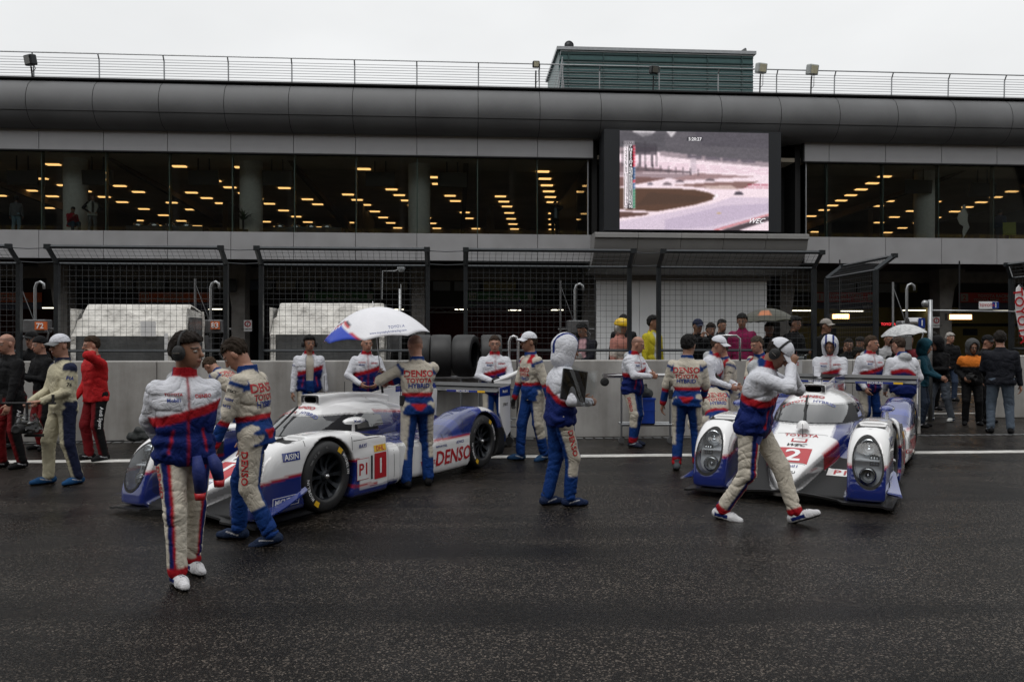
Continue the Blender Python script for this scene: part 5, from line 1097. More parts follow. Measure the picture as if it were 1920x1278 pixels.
def car_col(V, N):
    x, y, z = V[:, 0], np.abs(V[:, 1]), V[:, 2]; c = np.tile(V3(.78,.78,.785), (len(V), 1)); DK = V3(.014,.014,.015); B = V3(.006,.018,.15); B2 = V3(.010,.03,.20); r = V3(.42,.012,.02)
    nw = prof(x, NOSE_W)+.012
    c[(y < .565) & (x < 1.5) & (y > nw*.97-.012) & (z < .62)] = DK
    c[(y < nw-.012) & (y > nw-.032) & (x > .62) & (x < 1.25)] = r
    m = (y > .56) & (x < 1.4); line = .40+.05*np.clip(x, 0, 1)-.10*np.clip(.2-x, 0, 1); c[m & (z < line+.028)] = r; c[m & (z < line+.004)] = B
    m = (y > .57) & (x >= 1.28) & (x < 2.1); c[m & (z < .16)] = B; c[m & (np.abs(z-(.20-.05*(x-1.3))) < .012) & (x < 1.7)] = r
    # cockpit flanks and shoulders
    m = (y > .30) & (y < .58) & (x > 1.0) & (x < 3.0) & (z < .80); c[m] = B
    m = (y < .57) & (x > .98) & (x < 1.5) & (y > nw-.012) & (z < .66); c[m] = B
    m = (x > 1.14) & (x < 2.62) & (z > .665) & (y < .5) & (z < .872-.05*np.clip(x-1.9, 0, 1)); c[m] = V3(.010,.010,.012)
    m = (x > 2.35) & (y < .5) & (z > .5) & (z < .86-.10*(x-2.35)); c[m] = B
    m = (x > 2.35) & (y < .5) & (np.abs(z-(.875-.10*(x-2.35))) < .014) & (z > .5); c[m] = r
    c[(x > 2.0) & (x < 3.0) & (y > .55) & (y < .80) & (z > .5)] = B2
    # rear fender
    m = (x > 2.66) & (z > .505) & (y > .55) & (x < 4.62); c[m] = B2*(.8+.5*(np.sin(x[m]*9+z[m]*6) > .6)[:, None]); 
    c[(x > 2.66) & (y > .9) & (np.abs(z-.495) < .014) & (x < 3.62)] = r; c[(x > 3.95) & (y > .57) & (z > .73) & (N[:, 2] > .35)] = V3(.78,.78,.785)
    c[(x > 4.3) & (z < .5)] = DK; c[(y < .57) & (x > 3.3) & (z < .57)] = DK*1.5; c[(z < .10) & (x > .2)] = DK
    for ax in (AX_F, AX_R): c[(np.hypot(x-ax, z-.355) < .392) & (y < .915) & (y > .565)] = DK
    c[(x < .66) & (x > .42) & (y > .60) & (z < .80) & (z > .70) & (np.abs(N[:, 2]) < 2) & (y < .88) & (z < prof(x, [(0,.12),(.03,.34),(.10,.54),(.2,.67),(.35,.765),(.6,.81),(.95,.815)], .035)-.02)] = DK
    c[(x > 1.705) & (x < 2.3) & (y < .108) & (z > .985) & (z < 1.072) & (np.hypot(y, 0) < .2) & (N[:, 0] < .98) & (z < 1.068)] = DK
    c[(y < .135) & (x < 1.72) & (x > 1.66) & (z > .99) & (N[:, 0] < -.7)] = DK*2
    return c
def vnormals(V, Fq):
    n = np.cross(V[Fq[:, 2]]-V[Fq[:, 0]], V[Fq[:, 3]]-V[Fq[:, 1]]); N = np.zeros_like(V)
    for k in range(4): np.add.at(N, Fq[:, k], n)
    return N/np.maximum(np.linalg.norm(N, axis=1, keepdims=True), 1e-12)
def mirror(F): return np.concatenate([F[:, :0:-1], F], 1)
def make_car_meshes():
    st = .013; xs = np.arange(-.05, 4.68, st); yh = np.arange(0, 1.0, st); zs = np.arange(.03, 1.13, st)
    F, F0 = car_field(np.stack(np.meshgrid(xs, yh, zs, indexing='ij'), -1)); ys = np.concatenate([-yh[:0:-1], yh])
    out = {}
    V, Q = surfnets(mirror(F), xs, ys, zs); cen = V[Q].mean(1); x, y, z = cen[:, 0], np.abs(cen[:, 1]), cen[:, 2]; N = vnormals(V, Q)
    glass = (x > 1.15) & (x < 1.93) & (z > .685) & (z < .862) & (y < prof(x, [(1.1,.20),(1.3,.34),(1.6,.385),(1.9,.36)])) & (N[Q[:, 0], 2] < .97)
    side = (x > 1.98) & (x < 2.45) & (z > .70+.1*(x-2)*.0) & (z < .86-.12*np.abs(x-2.1)) & (y < .48)
    col = sum(car_col(V+V3(a,b,c_)*.008, N) for a, b, c_ in ((1,1,1),(1,-1,-1),(-1,1,-1),(-1,-1,1),(1,1,-1),(-1,-1,-1),(1,-1,1),(-1,1,1)))/8
    def mesh(nm, V_, Q_, mats, c): return np_mesh(nm, V_, Q_, mats, c)
    v, q, u = sub_mesh(V, Q, ~(glass | side)); out['body'] = mesh('body', v, q, [M_carpaint], col[u]); out['bvh'] = BVHTree.FromPolygons([Vector(a) for a in V], [tuple(int(k) for k in f) for f in Q])
    v, q, u = sub_mesh(V, Q, glass); out['windshield'] = mesh('windshield', v, q, [M_screen], None)
    for sg, k_ in ((1,'a'),(-1,'b')): v, q, u = sub_mesh(V, Q, side & (cen[:, 1]*sg > 0)); out['side_window'+k_] = mesh('side_window', v, q, [M_screen], None)
    V, Q = surfnets(mirror(F0), xs, ys, zs); m = (V[Q].mean(1)[:, 0] < .7); V, Q, _ = sub_mesh(V, Q, m)
    b0 = BVHTree.FromPolygons([Vector(a) for a in V], [tuple(int(k) for k in f) for f in Q]); na = 56
    def egg(k, a):   # point on the outline scaled by k
        sa, ca = math.sin(a), math.cos(a); v = (abs(sa)**(2/2.3))*(1 if sa >= 0 else -1)*k; return ca*k*.122*math.sqrt(1.10-.16*v)+.755-.018*v, .445+.225*v
    for s, nm in ((1, 'a'), (-1, 'b')):
        def sheet(ks, off, mat_, name):
            vs = []
            for k in ks:
                for i in range(na):
                    y_, z_ = egg(k, 2*PI*i/na); h = b0.ray_cast(Vector((-.4, y_*s, z_)), Vector((1,0,0))); p = (h[0]+h[1]*off) if h[0] is not None else Vector((.02, y_*s, z_)); vs.append(tuple(p))
            fs = np.array([(j*na+i, j*na+(i+1) % na, (j+1)*na+(i+1) % na, (j+1)*na+i) for j in range(len(ks)-1) for i in range(na)]); fs = fs if vnormals(np.array(vs), fs)[:, 0].mean() < 0 else fs[:, ::-1]
            return np_mesh(name, np.array(vs), fs, [mat_])
        out['cover'+nm] = sheet([.001,.2,.4,.6,.75,.85,.93,1.0], .003, M_cover, 'headlight_cover'); out['rim'+nm] = sheet([.95,.97,1.04,1.07], .005, M_black, 'headlight_rim')
    return out
M_screen = mat('tinted_screen', (.05,.052,.055), .05, 0, .05, 2, coat=1., spec=1.)
M_cover = glass_mat('headlight_plastic', (.92,.94,.95), .9, .03)
M_lens = mat('lamp_chrome', (.6,.62,.64), .12, .95, .1, 20)
M_carbon = mat('carbon_black', (.012,.012,.013), .35, 0, .2, 30, coat=.3)
M_rim = mat('wheel_rim_black', (.018,.021,.026), .3, .5, .2, 6)
M_cblue = mat('car_blue', (.010,.03,.22), .2, 0, .1, 4, coat=1.); M_cwhite = mat('car_white', (.78,.78,.785), .22, 0, .05, 4, coat=1.); M_cred = mat('car_red', (.42,.012,.02), .3, 0, .05, 4); M_cyel = mat('car_yellow', (.75,.45,.02), .35)
def wheel(parent, x, sy, rear=False):
    R_ = .355; w_ = .33; yo = .925*sy; yi = yo-w_*sy; s = sy
    prof_ = [(.225, yo-.02*s),(.235, yo-.004*s),(.25, yo),(.31, yo-.004*s),(.338, yo-.018*s),(.352, yo-.05*s),(R_, yo-.1*s),(R_, yi+.1*s),(.350, yi+.04*s),(.33, yi+.01*s),(.25, yi),(.225, yi+.02*s)]
    h = thing('w', None, None, (x,0,.355)) if False else None
    W = bpy.data.objects.new('wheel', None); C.objects.link(W); W.parent = parent; W.location = (x,0,.355); W.empty_display_size = .1
    mb = MB(); mb.lathe(prof_, 48, axis='Y'); obj('tyre', mb, M_rubber, W, local=True, smooth=True, angle=50)
    mb = MB(); mb.lathe([(.225, yo-.02*s),(.218, yo-.03*s),(.212, yo-.1*s),(.20, yo-.16*s),(.20, yi+.02*s)], 48, axis='Y'); mb.lathe([(.0, yo-.115*s),(.205, yo-.12*s)], 32, axis='Y')
    for k in range(10):
        a = 2*PI*k/10; ca, sa = math.cos(a), math.sin(a); vs = []
        for rr, hw, dy in ((.045,.020,.045),(.12,.014,.065),(.19,.020,.045),(.214,.032,.028)):
            for q in (-hw, hw):
                for dd in (0, .03): vs.append((ca*rr-sa*q, yo-(dy+dd)*s, sa*rr+ca*q))
        fs = []
        for i in range(3): b = 4*i; fs += [(b,b+2,b+6,b+4),(b+1,b+5,b+7,b+3),(b,b+4,b+5,b+1),(b+2,b+3,b+7,b+6)]
        mb.add(vs, fs)
    mb.lathe([(.0,yo-.03*s),(.04,yo-.03*s),(.055,yo-.045*s),(.06,yo-.09*s)], 20, axis='Y'); obj('rim', mb, M_rim, W, local=True, angle=35)
    mb = MB(); mb.lathe([(0,yo+.002*s),(.018,yo-.002*s),(.026,yo-.012*s),(.028,yo-.032*s)], 16, axis='Y'); obj('wheel_nut', mb, M_alu, W, local=True, smooth=True)
    # lettering round the sidewall
    a_, b_, c_ = MB(), MB(), MB()
    def ringtext(mb, txt, a0, size):
        wid = size*.62
        for i, ch in enumerate(txt):
            if ch == ' ': continue
            a = a0-(i-(len(txt)-1)/2)*wid/.292*(1 if s < 0 else -1); rd = Vector((math.cos(a), 0, math.sin(a))); tg = Vector((math.sin(a), 0, -math.cos(a)))*(1 if s < 0 else -1)
            put_text(mb, ch, size, rd*.292+Vector((0, yo+.003*s, 0)), tg, rd, .001, bold=.02)
    for a0 in (R(200), R(20)): ringtext(a_, 'MICHELIN', a0, .045)
    ringtext(b_, 'TMA 17 M', R(135), .034); ringtext(b_, 'FL' if not rear else 'RL', R(95), .03)
    for a0 in (R(228), R(48)):
        n0 = 6; 
        for k in range(n0): aa = a0+R(2.2)*k; bb = aa+R(2.2); c_.quad(*[Vector((math.cos(t)*r_, yo+.0025*s, math.sin(t)*r_)) for t, r_ in ((aa,.268),(aa,.318),(bb,.318),(bb,.268))])
    obj('sidewall_lettering', a_, M_white, W, local=True, fix=False); obj('sidewall_code', b_, mat('faded_white', (.2,.2,.2), .6), W, local=True, fix=False); obj('sidewall_patch', c_, M_cyel, W, local=True)
    return W
CM = make_car_meshes()
def car(loc, bdir, number, label, scale=1.):
    rz = math.atan2(bdir.y, bdir.x); t = thing('racing_car', label, 'race car', loc, rz, 'prototype racing cars with people around them', scale)
    def lk(nm, key): o = bpy.data.objects.new(nm, CM[key]); C.objects.link(o); o.parent = t; return o
    body = lk('body', 'body'); lk('windshield', 'windshield'); lk('side_window', 'side_windowa'); lk('side_window', 'side_windowb'); bv = CM['bvh']
    for s, k in ((1,'a'),(-1,'b')):
        H_ = bpy.data.objects.new('headlight', None); C.objects.link(H_); H_.parent = t; H_.location = (.15, .745*s, .45)
        for nm, kk in (('headlight_cover','cover'),('headlight_rim','rim')): o = bpy.data.objects.new(nm, CM[kk+k]); C.objects.link(o); o.parent = H_; o.matrix_parent_inverse = Matrix.Translation((-.15,-.745*s,-.45))
        inv = Matrix.Translation((-.15,-.745*s,-.45))
        mb = MB(); mb.grid(lambda u, v: (.135+.17*v+.02*v*v, (.745+(u-.5)*.27)*s, .20+.49*v), 4, 6); mb.box((.19,.745*s,.455), (.10,.22,.010)); o = obj('lamp_tray', mb, mat('lamp_tray_grey', (.7,.72,.75), .5), H_, local=True); o.matrix_parent_inverse = inv
        for zz, r_ in ((.575,.066),(.315,.062)):
            mb = MB(); xx = .20 if zz > .5 else .10; mb.lathe([(r_,xx),(r_*1.05,xx+.012),(r_*.85,xx+.06),(r_*.4,xx+.10),(0,xx+.11)], 24, (0,.75*s,zz), 'X'); mb.lathe([(r_*1.05,xx+.0),(r_*1.22,xx+.004),(r_*1.22,xx+.06)], 24, (0,.75*s,zz), 'X'); mb.lathe([(0,xx+.03),(r_*.35,xx+.035),(r_*.4,xx+.09)], 16, (0,.75*s,zz), 'X'); o = obj('lamp', mb, M_lens, H_, local=True, smooth=True); o.matrix_parent_inverse = inv
        mb = MB(); mb.box((.21,.80*s,.45), (.03,.085,.10), bev=.006)
        for a in range(3):
            for b in range(3): mb.lathe([(.010,.19),(.0,.185)], 8, (0,(.775+.025*a)*s,.42+.028*b), 'X', mi=1)
        o = obj('led_block', mb, [M_black, M_lens], H_, local=True); o.matrix_parent_inverse = inv
        for ax, rr in ((AX_F, False), (AX_R, True)): wheel(t, ax, s, rr)
        # dive planes, mirrors, end plates
        mb = MB(); vs = []
        for i in range(9):
            a = i/8; xx = .30-.34*math.sin(a*PI/2); yy = (.935-.00*a); vs += [(xx, (.60+.37*a)*s if False else (.935+.085*math.sin(a*PI))*s, .24-.05*a)]
        mb.grid(lambda u, v: (.02+.60*u, s*(.925+v*(.13-.10*u)), .17+.13*u**1.5-.025*v), 10, 3); mb.grid(lambda u, v: (.02+.60*u, s*(.925+v*(.13-.10*u)), .182+.13*u**1.5-.025*v), 10, 3); obj('dive_plane', mb, M_cblue, t, local=True, smooth=True)
        mb = MB(); mb.lathe([(.0,-.12),(.035,-.10),(.062,-.03),(.066,.03),(.05,.10),(.0,.12)], 20, (1.48,.80*s,.85), 'X', M=Matrix.Diagonal((1.25,1.15,.62))); m_ = obj('mirror', mb, M_cwhite if number == '1' else M_cblue, t, local=True, smooth=True); mb = MB(); mb.tube([(1.48,.80*s,.68),(1.48,.80*s,.83)], [.022,.014], 8); obj('mirror_stalk', mb, M_cwhite, m_, local=True)
        mb = MB(); bvm = BVHTree.FromPolygons([v.co.copy() for v in m_.data.vertices], [tuple(p.vertices) for p in m_.data.polygons]); put_text(mb, 'Mobil1', .05, (1.48,.80*s+.3*s,.852), (-s,0,0), (0,0,1), .003, bvh=bvm, d=(0,-s,0), bold=.02); obj('mirror_text', mb, M_cblue if number == '1' else M_cwhite, m_, local=True, fix=False)
        mb = MB(); mb.prism([(4.40,.70),(4.40,1.04),(4.70,1.06),(4.72,.42),(4.60,.36),(4.50,.50)], .93*s, .945*s); e_ = obj('wing_end_plate', mb, M_cwhite, t, local=True); mb = MB(); mb.prism([(4.40,.92),(4.40,1.04),(4.70,1.06),(4.70,.92)], .9455*s if s > 0 else .9275*s, .9475*s if s > 0 else .9475*s); obj('end_plate_band', mb, M_cblue, e_, local=True); mb = MB()
        put_text(mb, 'Mobil1', .055, (4.55,.949*s,.985), (-s,0,0), (0,0,1), .001, bold=.02); obj('plate_text', mb, M_white, e_, local=True, fix=False); mb = MB(); put_text(mb, 'JTEKT', .055, (4.56,.949*s,.8), (-s,0,0), (0,0,1), .001, bold=.02); obj('plate_text', mb, M_black, e_, local=True, fix=False)
    # splitter
    mb = MB()
    def spl(u, v, dz): y = (u-.5)*1.96; ay = abs(y); x0 = -.06+.10*max(0, 1-ay/.5)**1*0+ (.06 if ay < .5 else .0); return (x0+v*.75, y, .055+dz+(.045*max(0, 1-(ay/.55)**2) if ay < .55 else 0)*(1-v*.6)-(.012 if ay > .9 else 0))
    mb.grid(lambda u, v: spl(u, v, .02), 40, 6); mb.grid(lambda u, v: spl(u, v, 0), 40, 6); n = 41
    mb.add([spl(i/40, 0, 0) for i in range(41)]+[spl(i/40, 0, .02) for i in range(41)], [(i,i+1,n+i+1,n+i) for i in range(40)]); obj('splitter', mb, M_carbon, t, local=True, angle=40)
    # rear wing, fin, wiper, aerial
    mb = MB(); mb.prism([(4.33,.985),(4.40,1.005),(4.55,1.0),(4.66,1.02),(4.665,1.012),(4.55,.975),(4.40,.965)], -.93, .93); mb.prism([(4.66,1.035),(4.74,1.08),(4.745,1.075),(4.68,1.02)], -.93, .93); wg = obj('rear_wing', mb, M_carbon, t, local=True)
    mb = MB(); m2 = MB(); m3 = MB()
    for s in (1, -1):
        put_patch(m2, .62, .028, (4.326,.45*s,.985), (0,-1,0), (0,0,1), .004, nu=1, nv=1); put_text(mb, 'MICHELIN', .045, (4.322,.40*s,.985), (0,-1,0), (0,0,1), .004, bold=.02); put_patch(m3, .12, .028, (4.324,.70*s,.985), (0,-1,0), (0,0,1), .005, nu=1, nv=1)
    obj('wing_label', m2, M_cblue, wg, local=True); obj('wing_text', mb, M_white, wg, local=True, fix=False); obj('wing_badge', m3, M_cyel, wg, local=True)
    mb = MB(); mb.prism([(2.7,.98),(2.75,1.04),(3.3,1.09),(4.22,1.09),(4.28,.98),(4.25,.55),(3.6,.66)], -.009, .009); fn = obj('shark_fin', mb, M_cwhite, t, local=True)
    mb = MB(); mb.prism([(3.3,1.02),(3.3,1.091),(4.225,1.091),(4.26,1.02)], -.0105, .0105); obj('fin_top', mb, M_cblue, fn, local=True); mb = MB(); mr = MB()
    for s in (1, -1): put_text(mr, 'DENSO', .17, (3.85,.0125*s,.92), (-s,0,0), (0,0,1), 0, bold=.02); put_text(mb, 'HYBRID', .10, (3.85,.0125*s,.77), (-s,0,0), (0,0,1), 0, bold=.02)
    obj('fin_text', mr, M_cred, fn, local=True, fix=False); obj('fin_text', mb, M_cblue, fn, local=True, fix=False)
    h = bv.ray_cast(Vector((1.2,0,2)), Vector((0,0,-1)))[0]; z0 = h.z if h else .7
    mb = MB(); mb.tube([(1.06,0,z0-.02),(1.13,0,z0+.03),(1.55,.05,.935)], [.014,.012,.006], 6); mb.box((1.42,.03,.88),(.30,.012,.02), Matrix.Rotation(R(-32),3,'Y')); obj('wiper', mb, M_black, t, local=True)
    mb = MB(); mb.lathe([(.07,-.03),(.06,.02),(.03,.05),(0,.055)], 16, (1.04,0,z0-.03)); obj('wiper_boss', mb, M_cwhite, t, local=True, smooth=True)
    mb = MB(); mb.tube([(.92,-.02,.55),(.92,-.02,.70)], .003, 5); mb.tube([(2.0,.05,1.08),(2.0,.05,1.28)], .004, 5); mb.tube([(2.3,.0,1.08),(2.3,.0,1.2)], .004, 5); obj('aerial', mb, M_black, t, local=True)
    # ---- livery: plates and writing laid on the body
    Z = (0,0,1); nm = {'r': M_cred, 'w': M_cwhite, 'b': M_cblue, 'k': M_black, 'y': M_cyel, 'n': M_navy}
    def put(mb, nme, k):
        if mb.v: obj(nme, mb, nm[k], body, local=True, fix=False)
    def side_(s, kind, *a):
        o = Vector((a[1], 1.2*s, a[2])); mb = MB()
        if kind == 't': put_text(mb, a[0], a[4], o, (-s,0,0), Z, a[5] if len(a) > 5 else .005, bvh=bv, d=(0,-s,0), bold=.02, shear=a[6] if len(a) > 6 else 0); put(mb, 'race_number' if a[0] == number else 'sponsor_lettering', a[3])
        else: put_patch(mb, a[0][0], a[0][1], o, (-s,0,0), Z, a[4] if len(a) > 4 else .003, bvh=bv, d=(0,-s,0)); put(mb, 'panel_seam' if min(a[0]) < .01 else 'sticker', a[3])
    for s in (1, -1):
        side_(s,'p',(.22,.08),.43,.62,'b'); side_(s,'t','AISIN',.43,.62,'w',.075)
        side_(s,'p',(.36,.11),.36,.22,'b',.003); side_(s,'p',(.34,.095),.36,.22,'w',.004); side_(s,'p',(.325,.083),.36,.22,'b',.005); side_(s,'t','MICHELIN',.36,.225,'w',.065,.007)
        side_(s,'p',(.20,.22),1.45,.36,'r',.003); side_(s,'p',(.19,.21),1.45,.36,'w',.004); side_(s,'t','P1',1.45,.36,'r',.17,.006)
        side_(s,'p',(.21,.27),1.745,.36,'r',.004); side_(s,'p',(.21,.07),1.745,.545,'y',.004); side_(s,'t','DHL',1.745,.545,'r',.07,.006); side_(s,'t',number,1.745,.36,'w',.22,.007)
        side_(s,'t','RAYS',1.46,.60,'b',.055,.005,.3); side_(s,'t','DENSO',3.22,.28,'r',.24,.006,.15); side_(s,'t','TOYOTA',2.72,.25,'r',.07); side_(s,'t','NIPPON STEEL',2.95,.42,'b',.035); side_(s,'t','ADVICS',3.35,.43,'b',.05,.005,.3); side_(s,'t','TOSHIBA',2.25,.50,'w',.05)
        side_(s,'p',(.03,.25),1.595,.36,'k',.004)
        side_(s,'t','ZENT',1.98,1.03,'r',.085,.004,.2); side_(s,'t','AISIN AW',2.33,1.03,'k',.05); side_(s,'p',(.07,.06),2.62,1.02,'b'); side_(s,'t','ZF',2.62,1.02,'w',.045,.005)
        for sx_, sz_, w_, h_ in ((2.02,.32,.007,.34),(1.29,.62,.007,.24),(2.62,.31,.007,.36),(3.0,.55,.007,.10),(1.66,.665,.7,.006),(2.5,.60,.5,.006),(3.45,.66,.007,.22),(.62,.74,.007,.10)): side_(s,'p',(w_,h_),sx_,sz_,'k',.0015)
    dn = (0,0,-1); UY, VX = (0,-1,0), (1,0,0)
    def top_(kind, *a):
        o = Vector((a[1], a[2], 2.0)) 
        o.z = 1.2
        mb = MB()
        if kind == 't': put_text(mb, a[0], a[4], o, UYs, VX, a[5] if len(a) > 5 else .005, bvh=bv, d=dn, L=2.2, bold=.02, shear=a[6] if len(a) > 6 else 0); put(mb, 'race_number' if a[0] == number else 'sponsor_lettering', a[3])
        else: put_patch(mb, a[0][0], a[0][1], o, UYs, VX, a[4] if len(a) > 4 else .003, bvh=bv, d=dn, L=2.2); put(mb, 'panel_seam' if min(a[0]) < .01 else 'sticker', a[3])
    UYs = (0, -1, 0)
    for x_, w_ in ((.30,.30),(1.02,.66),(2.55,.5),(3.2,.4)): top_('p',(w_,.006),x_,0,'k',.0015)
    top_('p',(.33,.33),.48,0,'r',.004); top_('t',number,.48,0,'w',.36,.007); top_('t','Mobil1',.24,0.0,'b',.07); top_('t','FUJITSU',.13,0,'k',.05)
    top_('t','WEC',.72,0,'k',.09,.005,.4); top_('p',(.16,.09),.84,0,'r',.003); top_('p',(.12,.06),.845,0,'w',.005); top_('t','TOYOTA',.97,0,'r',.085); 
    top_('t','DENSO',1.63,0,'r',.085,.006); top_('t','TOYOTA',1.525,.17,'r',.07,.006); top_('t','HYBRID',1.525,-.15,'b',.07,.006)
    top_('p',(.24,.17),.60,-.44 if True else 0,'w',.004); top_('t','P1',.60,-.44,'r',.15,.007)
    top_('p',(.035,.035),.38,-.745,'w',.003)
    return t
def cdir(a, b): return (RT*a+FW*b).normalized()
b1_ = cdir(.469,.883); n1_ = cdir(.883,-.469); base = camw(-1.80, 7.87)
car1 = car(base-b1_*AX_F-n1_*.93, b1_, '1', 'white and blue prototype racing car number 1 parked at left, seen from its side')
b2_ = cdir(.5,.866); car2 = car(camw(2.815, 8.315)+b2_*.02, b2_, '2', 'white and blue prototype racing car number 2 parked at right, nose towards the camera', 1.06)
# ============================================================ UMBRELLAS, RACKS, TENTS, SIGNS
def umbrella(apex, foot, rad, drop, label, colf, mat_name, n=8, shaft=True, txt=None, held=None):
    ax = (Vector(apex)-Vector(foot)).normalized(); T = thing('umbrella', label, 'umbrella', foot); a = ax.orthogonal().normalized(); a = (Vector((1,0,0))-ax*ax.x).normalized(); b = ax.cross(a)
    na, nr = n*8, 22; V = []; cc = []
    for j in range(nr+1):
        r = max(j/nr, .004)
        for i in range(na):
            t = 2*PI*i/na+.68; ph = (i % 8)/8; sc = math.sin(ph*PI); rr = r*(1-.055*sc*r); z = -drop*(r**2.1)*(1-.08*sc*r); p = Vector(apex)+(a*math.cos(t)+b*math.sin(t))*rad*rr+ax*(z+.0); V.append(tuple(p-Vector(foot))); cc.append(colf(i/8, r))
    Fq = np.array([(j*na+i, j*na+(i+1) % na, (j+1)*na+(i+1) % na, (j+1)*na+i) for j in range(nr) for i in range(na)])
    m = mat(mat_name, attr='Col', rough=.45, var=.05, nscale=6, bump=.002, bscale=30); nt = m.node_tree
    me = np_mesh('canopy', np.array(V), Fq, [m], np.array(cc, float)); o = bpy.data.objects.new('canopy', me); C.objects.link(o); o.parent = T
    md = o.modifiers.new('s', 'SOLIDIFY'); md.thickness = .002
    mb = MB(); F0 = Vector(foot); A0 = Vector(apex)-F0; mb.tube([A0+ax*.07, A0, Vector((0,0,0))], [.003,.005,.006], 8); obj('shaft', mb, M_alu, T, local=True, smooth=True)
    mb = MB(); mb.tube([Vector((0,0,0))+ax*.02, -ax*.12], .014, 10); obj('handle', mb, M_black, T, local=True, smooth=True)
    mb = MB()
    for k in range(n):
        t = 2*PI*(k)/n+.68; d_ = a*math.cos(t)+b*math.sin(t); pts = [A0+d_*rad*q+ax*(-drop*(q**1.9)-.006) for q in np.linspace(.02, 1, 8)]; mb.tube(pts, .0025, 4); mb.tube([A0-ax*.30, A0+d_*rad*.5+ax*(-drop*.27-.01)], .0022, 4)
    obj('rib', mb, M_dark, T, local=True)
    if txt:
        bv = BVHTree.FromPolygons([Vector(v) for v in V], [tuple(int(k) for k in f) for f in Fq]); 
        for (s_, sz, px, py, col, U_) in txt:
            mb = MB(); p = PD(px, py, (Vector(apex)-Vector((0,0,EYE))).length*.93)-F0; d = (p+F0-Vector((0,0,EYE))).normalized(); U = Vector(U_).normalized(); put_text(mb, s_, sz, p, U, U.cross(d)*-1 if U.cross(d).z < 0 else U.cross(d), .004, bvh=bv, d=d, bold=.01); obj('umbrella_text', mb, col, T, local=True, fix=False)
    return T
def col_team(k, r):
    W_ = (.74,.74,.78); u = abs(((k-4.0+4) % 8)-4)   # distance in panels from the blue corner rib
    if u < 1:
        e = .60+.40*u
        if r > e+.09: return (.01,.05,.45)
        if r > e+.06: return W_
        if r > e+.02: return (.5,.02,.03)
        if r > e-.01: return W_
        if r > e-.025: return (.03,.03,.05)
    return W_
hd = UMB_FOOT; ap = UMB_APEX
umbrella(ap, hd, .635, .36, 'large white umbrella with a blue and red corner held over the left car', col_team, 'umbrella_nylon', txt=[('TOYOTA HYBRID', .045, 757, 610, M_blue, RT*1+Vector((0,0,.12))), ('www.toyotahybridracing.com', .035, 728, 622, M_blue, RT+Vector((0,0,.10)))])
umbrella(PD(1436, 578, 15.1), PD(1440, 665, 15.1), .56, .26, 'olive brown umbrella with an orange patch behind the wall', lambda k, r: (.45,.13,.03) if (4.2 < k < 4.9 and .45 < r < .75) else (.03,.03,.014), 'olive_nylon')
umbrella(PD(1692, 608, 15.3), PD(1700, 672, 15.3), .42, .2, 'white umbrella dotted with raindrops above the team jackets at right', lambda k, r: (.55,.56,.56) if random.random() > .25 else (.35,.36,.37), 'dotted_plastic')
# ---- things carried
def can():
    W = p2.P(tuple(p2.J['wrL'])); dn = Vector((0.1,0.02,-1)).normalized(); c = W+dn*.15+FW*-.045; t = thing('drink_can', 'slim red metal drinks bottle in the hand of the striding person at left', 'bottle', c)
    mb = MB(); mb.lathe([(.0,-.085),(.028,-.085),(.032,-.075),(.032,.06),(.024,.08),(.014,.088),(0,.09)], 20, M=Matrix.Rotation(R(-28),3,FW)); obj('bottle_body', mb, mat('red_metal', (.35,.01,.015), .25, .6), t, smooth=True, local=True)
can()
def folder():
    c = PD(1076, 722, 7.97); M = Matrix.Rotation(-TH+R(14), 3, 'Z') @ Matrix.Rotation(R(9), 3, 'Y') @ Matrix.Rotation(R(-8), 3, 'X')
    t = thing('folder', 'black folder wrapped in clear plastic under the hooded arm', 'folder', c); mb = MB(); mb.box((0,0,0), (.26,.035,.31), M, bev=.008); obj('cover', mb, mat('black_vinyl', (.015,.015,.017), .25, 0, .2, 8, bump=.01, bscale=9), t, local=True)
    mb = MB(); mb.grid(lambda u, v: tuple(M @ Vector(((u-.5)*.36+.05, -.026+.012*math.sin(u*9+v*5), (v-.5)*.35+.02*math.sin(u*7)+.0))), 14, 12); mb.grid(lambda u, v: tuple(M @ Vector(((u-.5)*.36+.05, .026+.010*math.sin(u*8+v*6), (v-.5)*.35+.03*math.sin(u*6)))), 14, 12); obj('plastic_sleeve', mb, M_clear, t, local=True, smooth=True)
folder()
def rig():
    L_, R_ = p13.P(tuple(p13.J['wrL'])), p13.P(tuple(p13.J['wrR'])); c = (L_+R_)/2+FW*-.06-RT*.08; c.z -= .02; t = thing('camera_rig', 'handheld stabiliser bar with a plastic wrapped video camera hanging below', 'camera rig', c)
    mb = MB(); mb.tube([-RT*.33, RT*.33], .013, 8); mb.tube([Vector((0,0,0)), Vector((0,0,-.2))], .015, 8)
    for s in (-1, 1): mb.tube([RT*.3*s, RT*.3*s+Vector((0,0,.10))], .016, 8)
    obj('bar', mb, M_black, t, local=True)
    mb = MB(); mb.box((0,0,-.28), (.22,.12,.13), -TH, bev=.01); mb.lathe([(.05,0),(.055,.12),(.04,.13),(.0,.125)], 16, -RT*.02+Vector((0,0,-.28))-FW*.06, 'Y', M=Matrix.Rotation(PI,3,'Z')); mb.box((.08,0,-.37), (.2,.05,.03), -TH); mb.box((-.1,0,-.20), (.04,.05,.1)); obj('camera', mb, M_black, t, local=True)
    mb = MB(); rr = random.Random(3); mb.grid(lambda u, v: tuple(Vector((.17*math.cos(u*2*PI)*(1-.5*v)+.015*rr.random(), .13*math.sin(u*2*PI)*(1-.5*v)+.015*rr.random(), -.33+.20*v+.02*rr.random()))), 26, 7); obj('plastic_wrap', mb, M_clear, t, local=True)
rig()
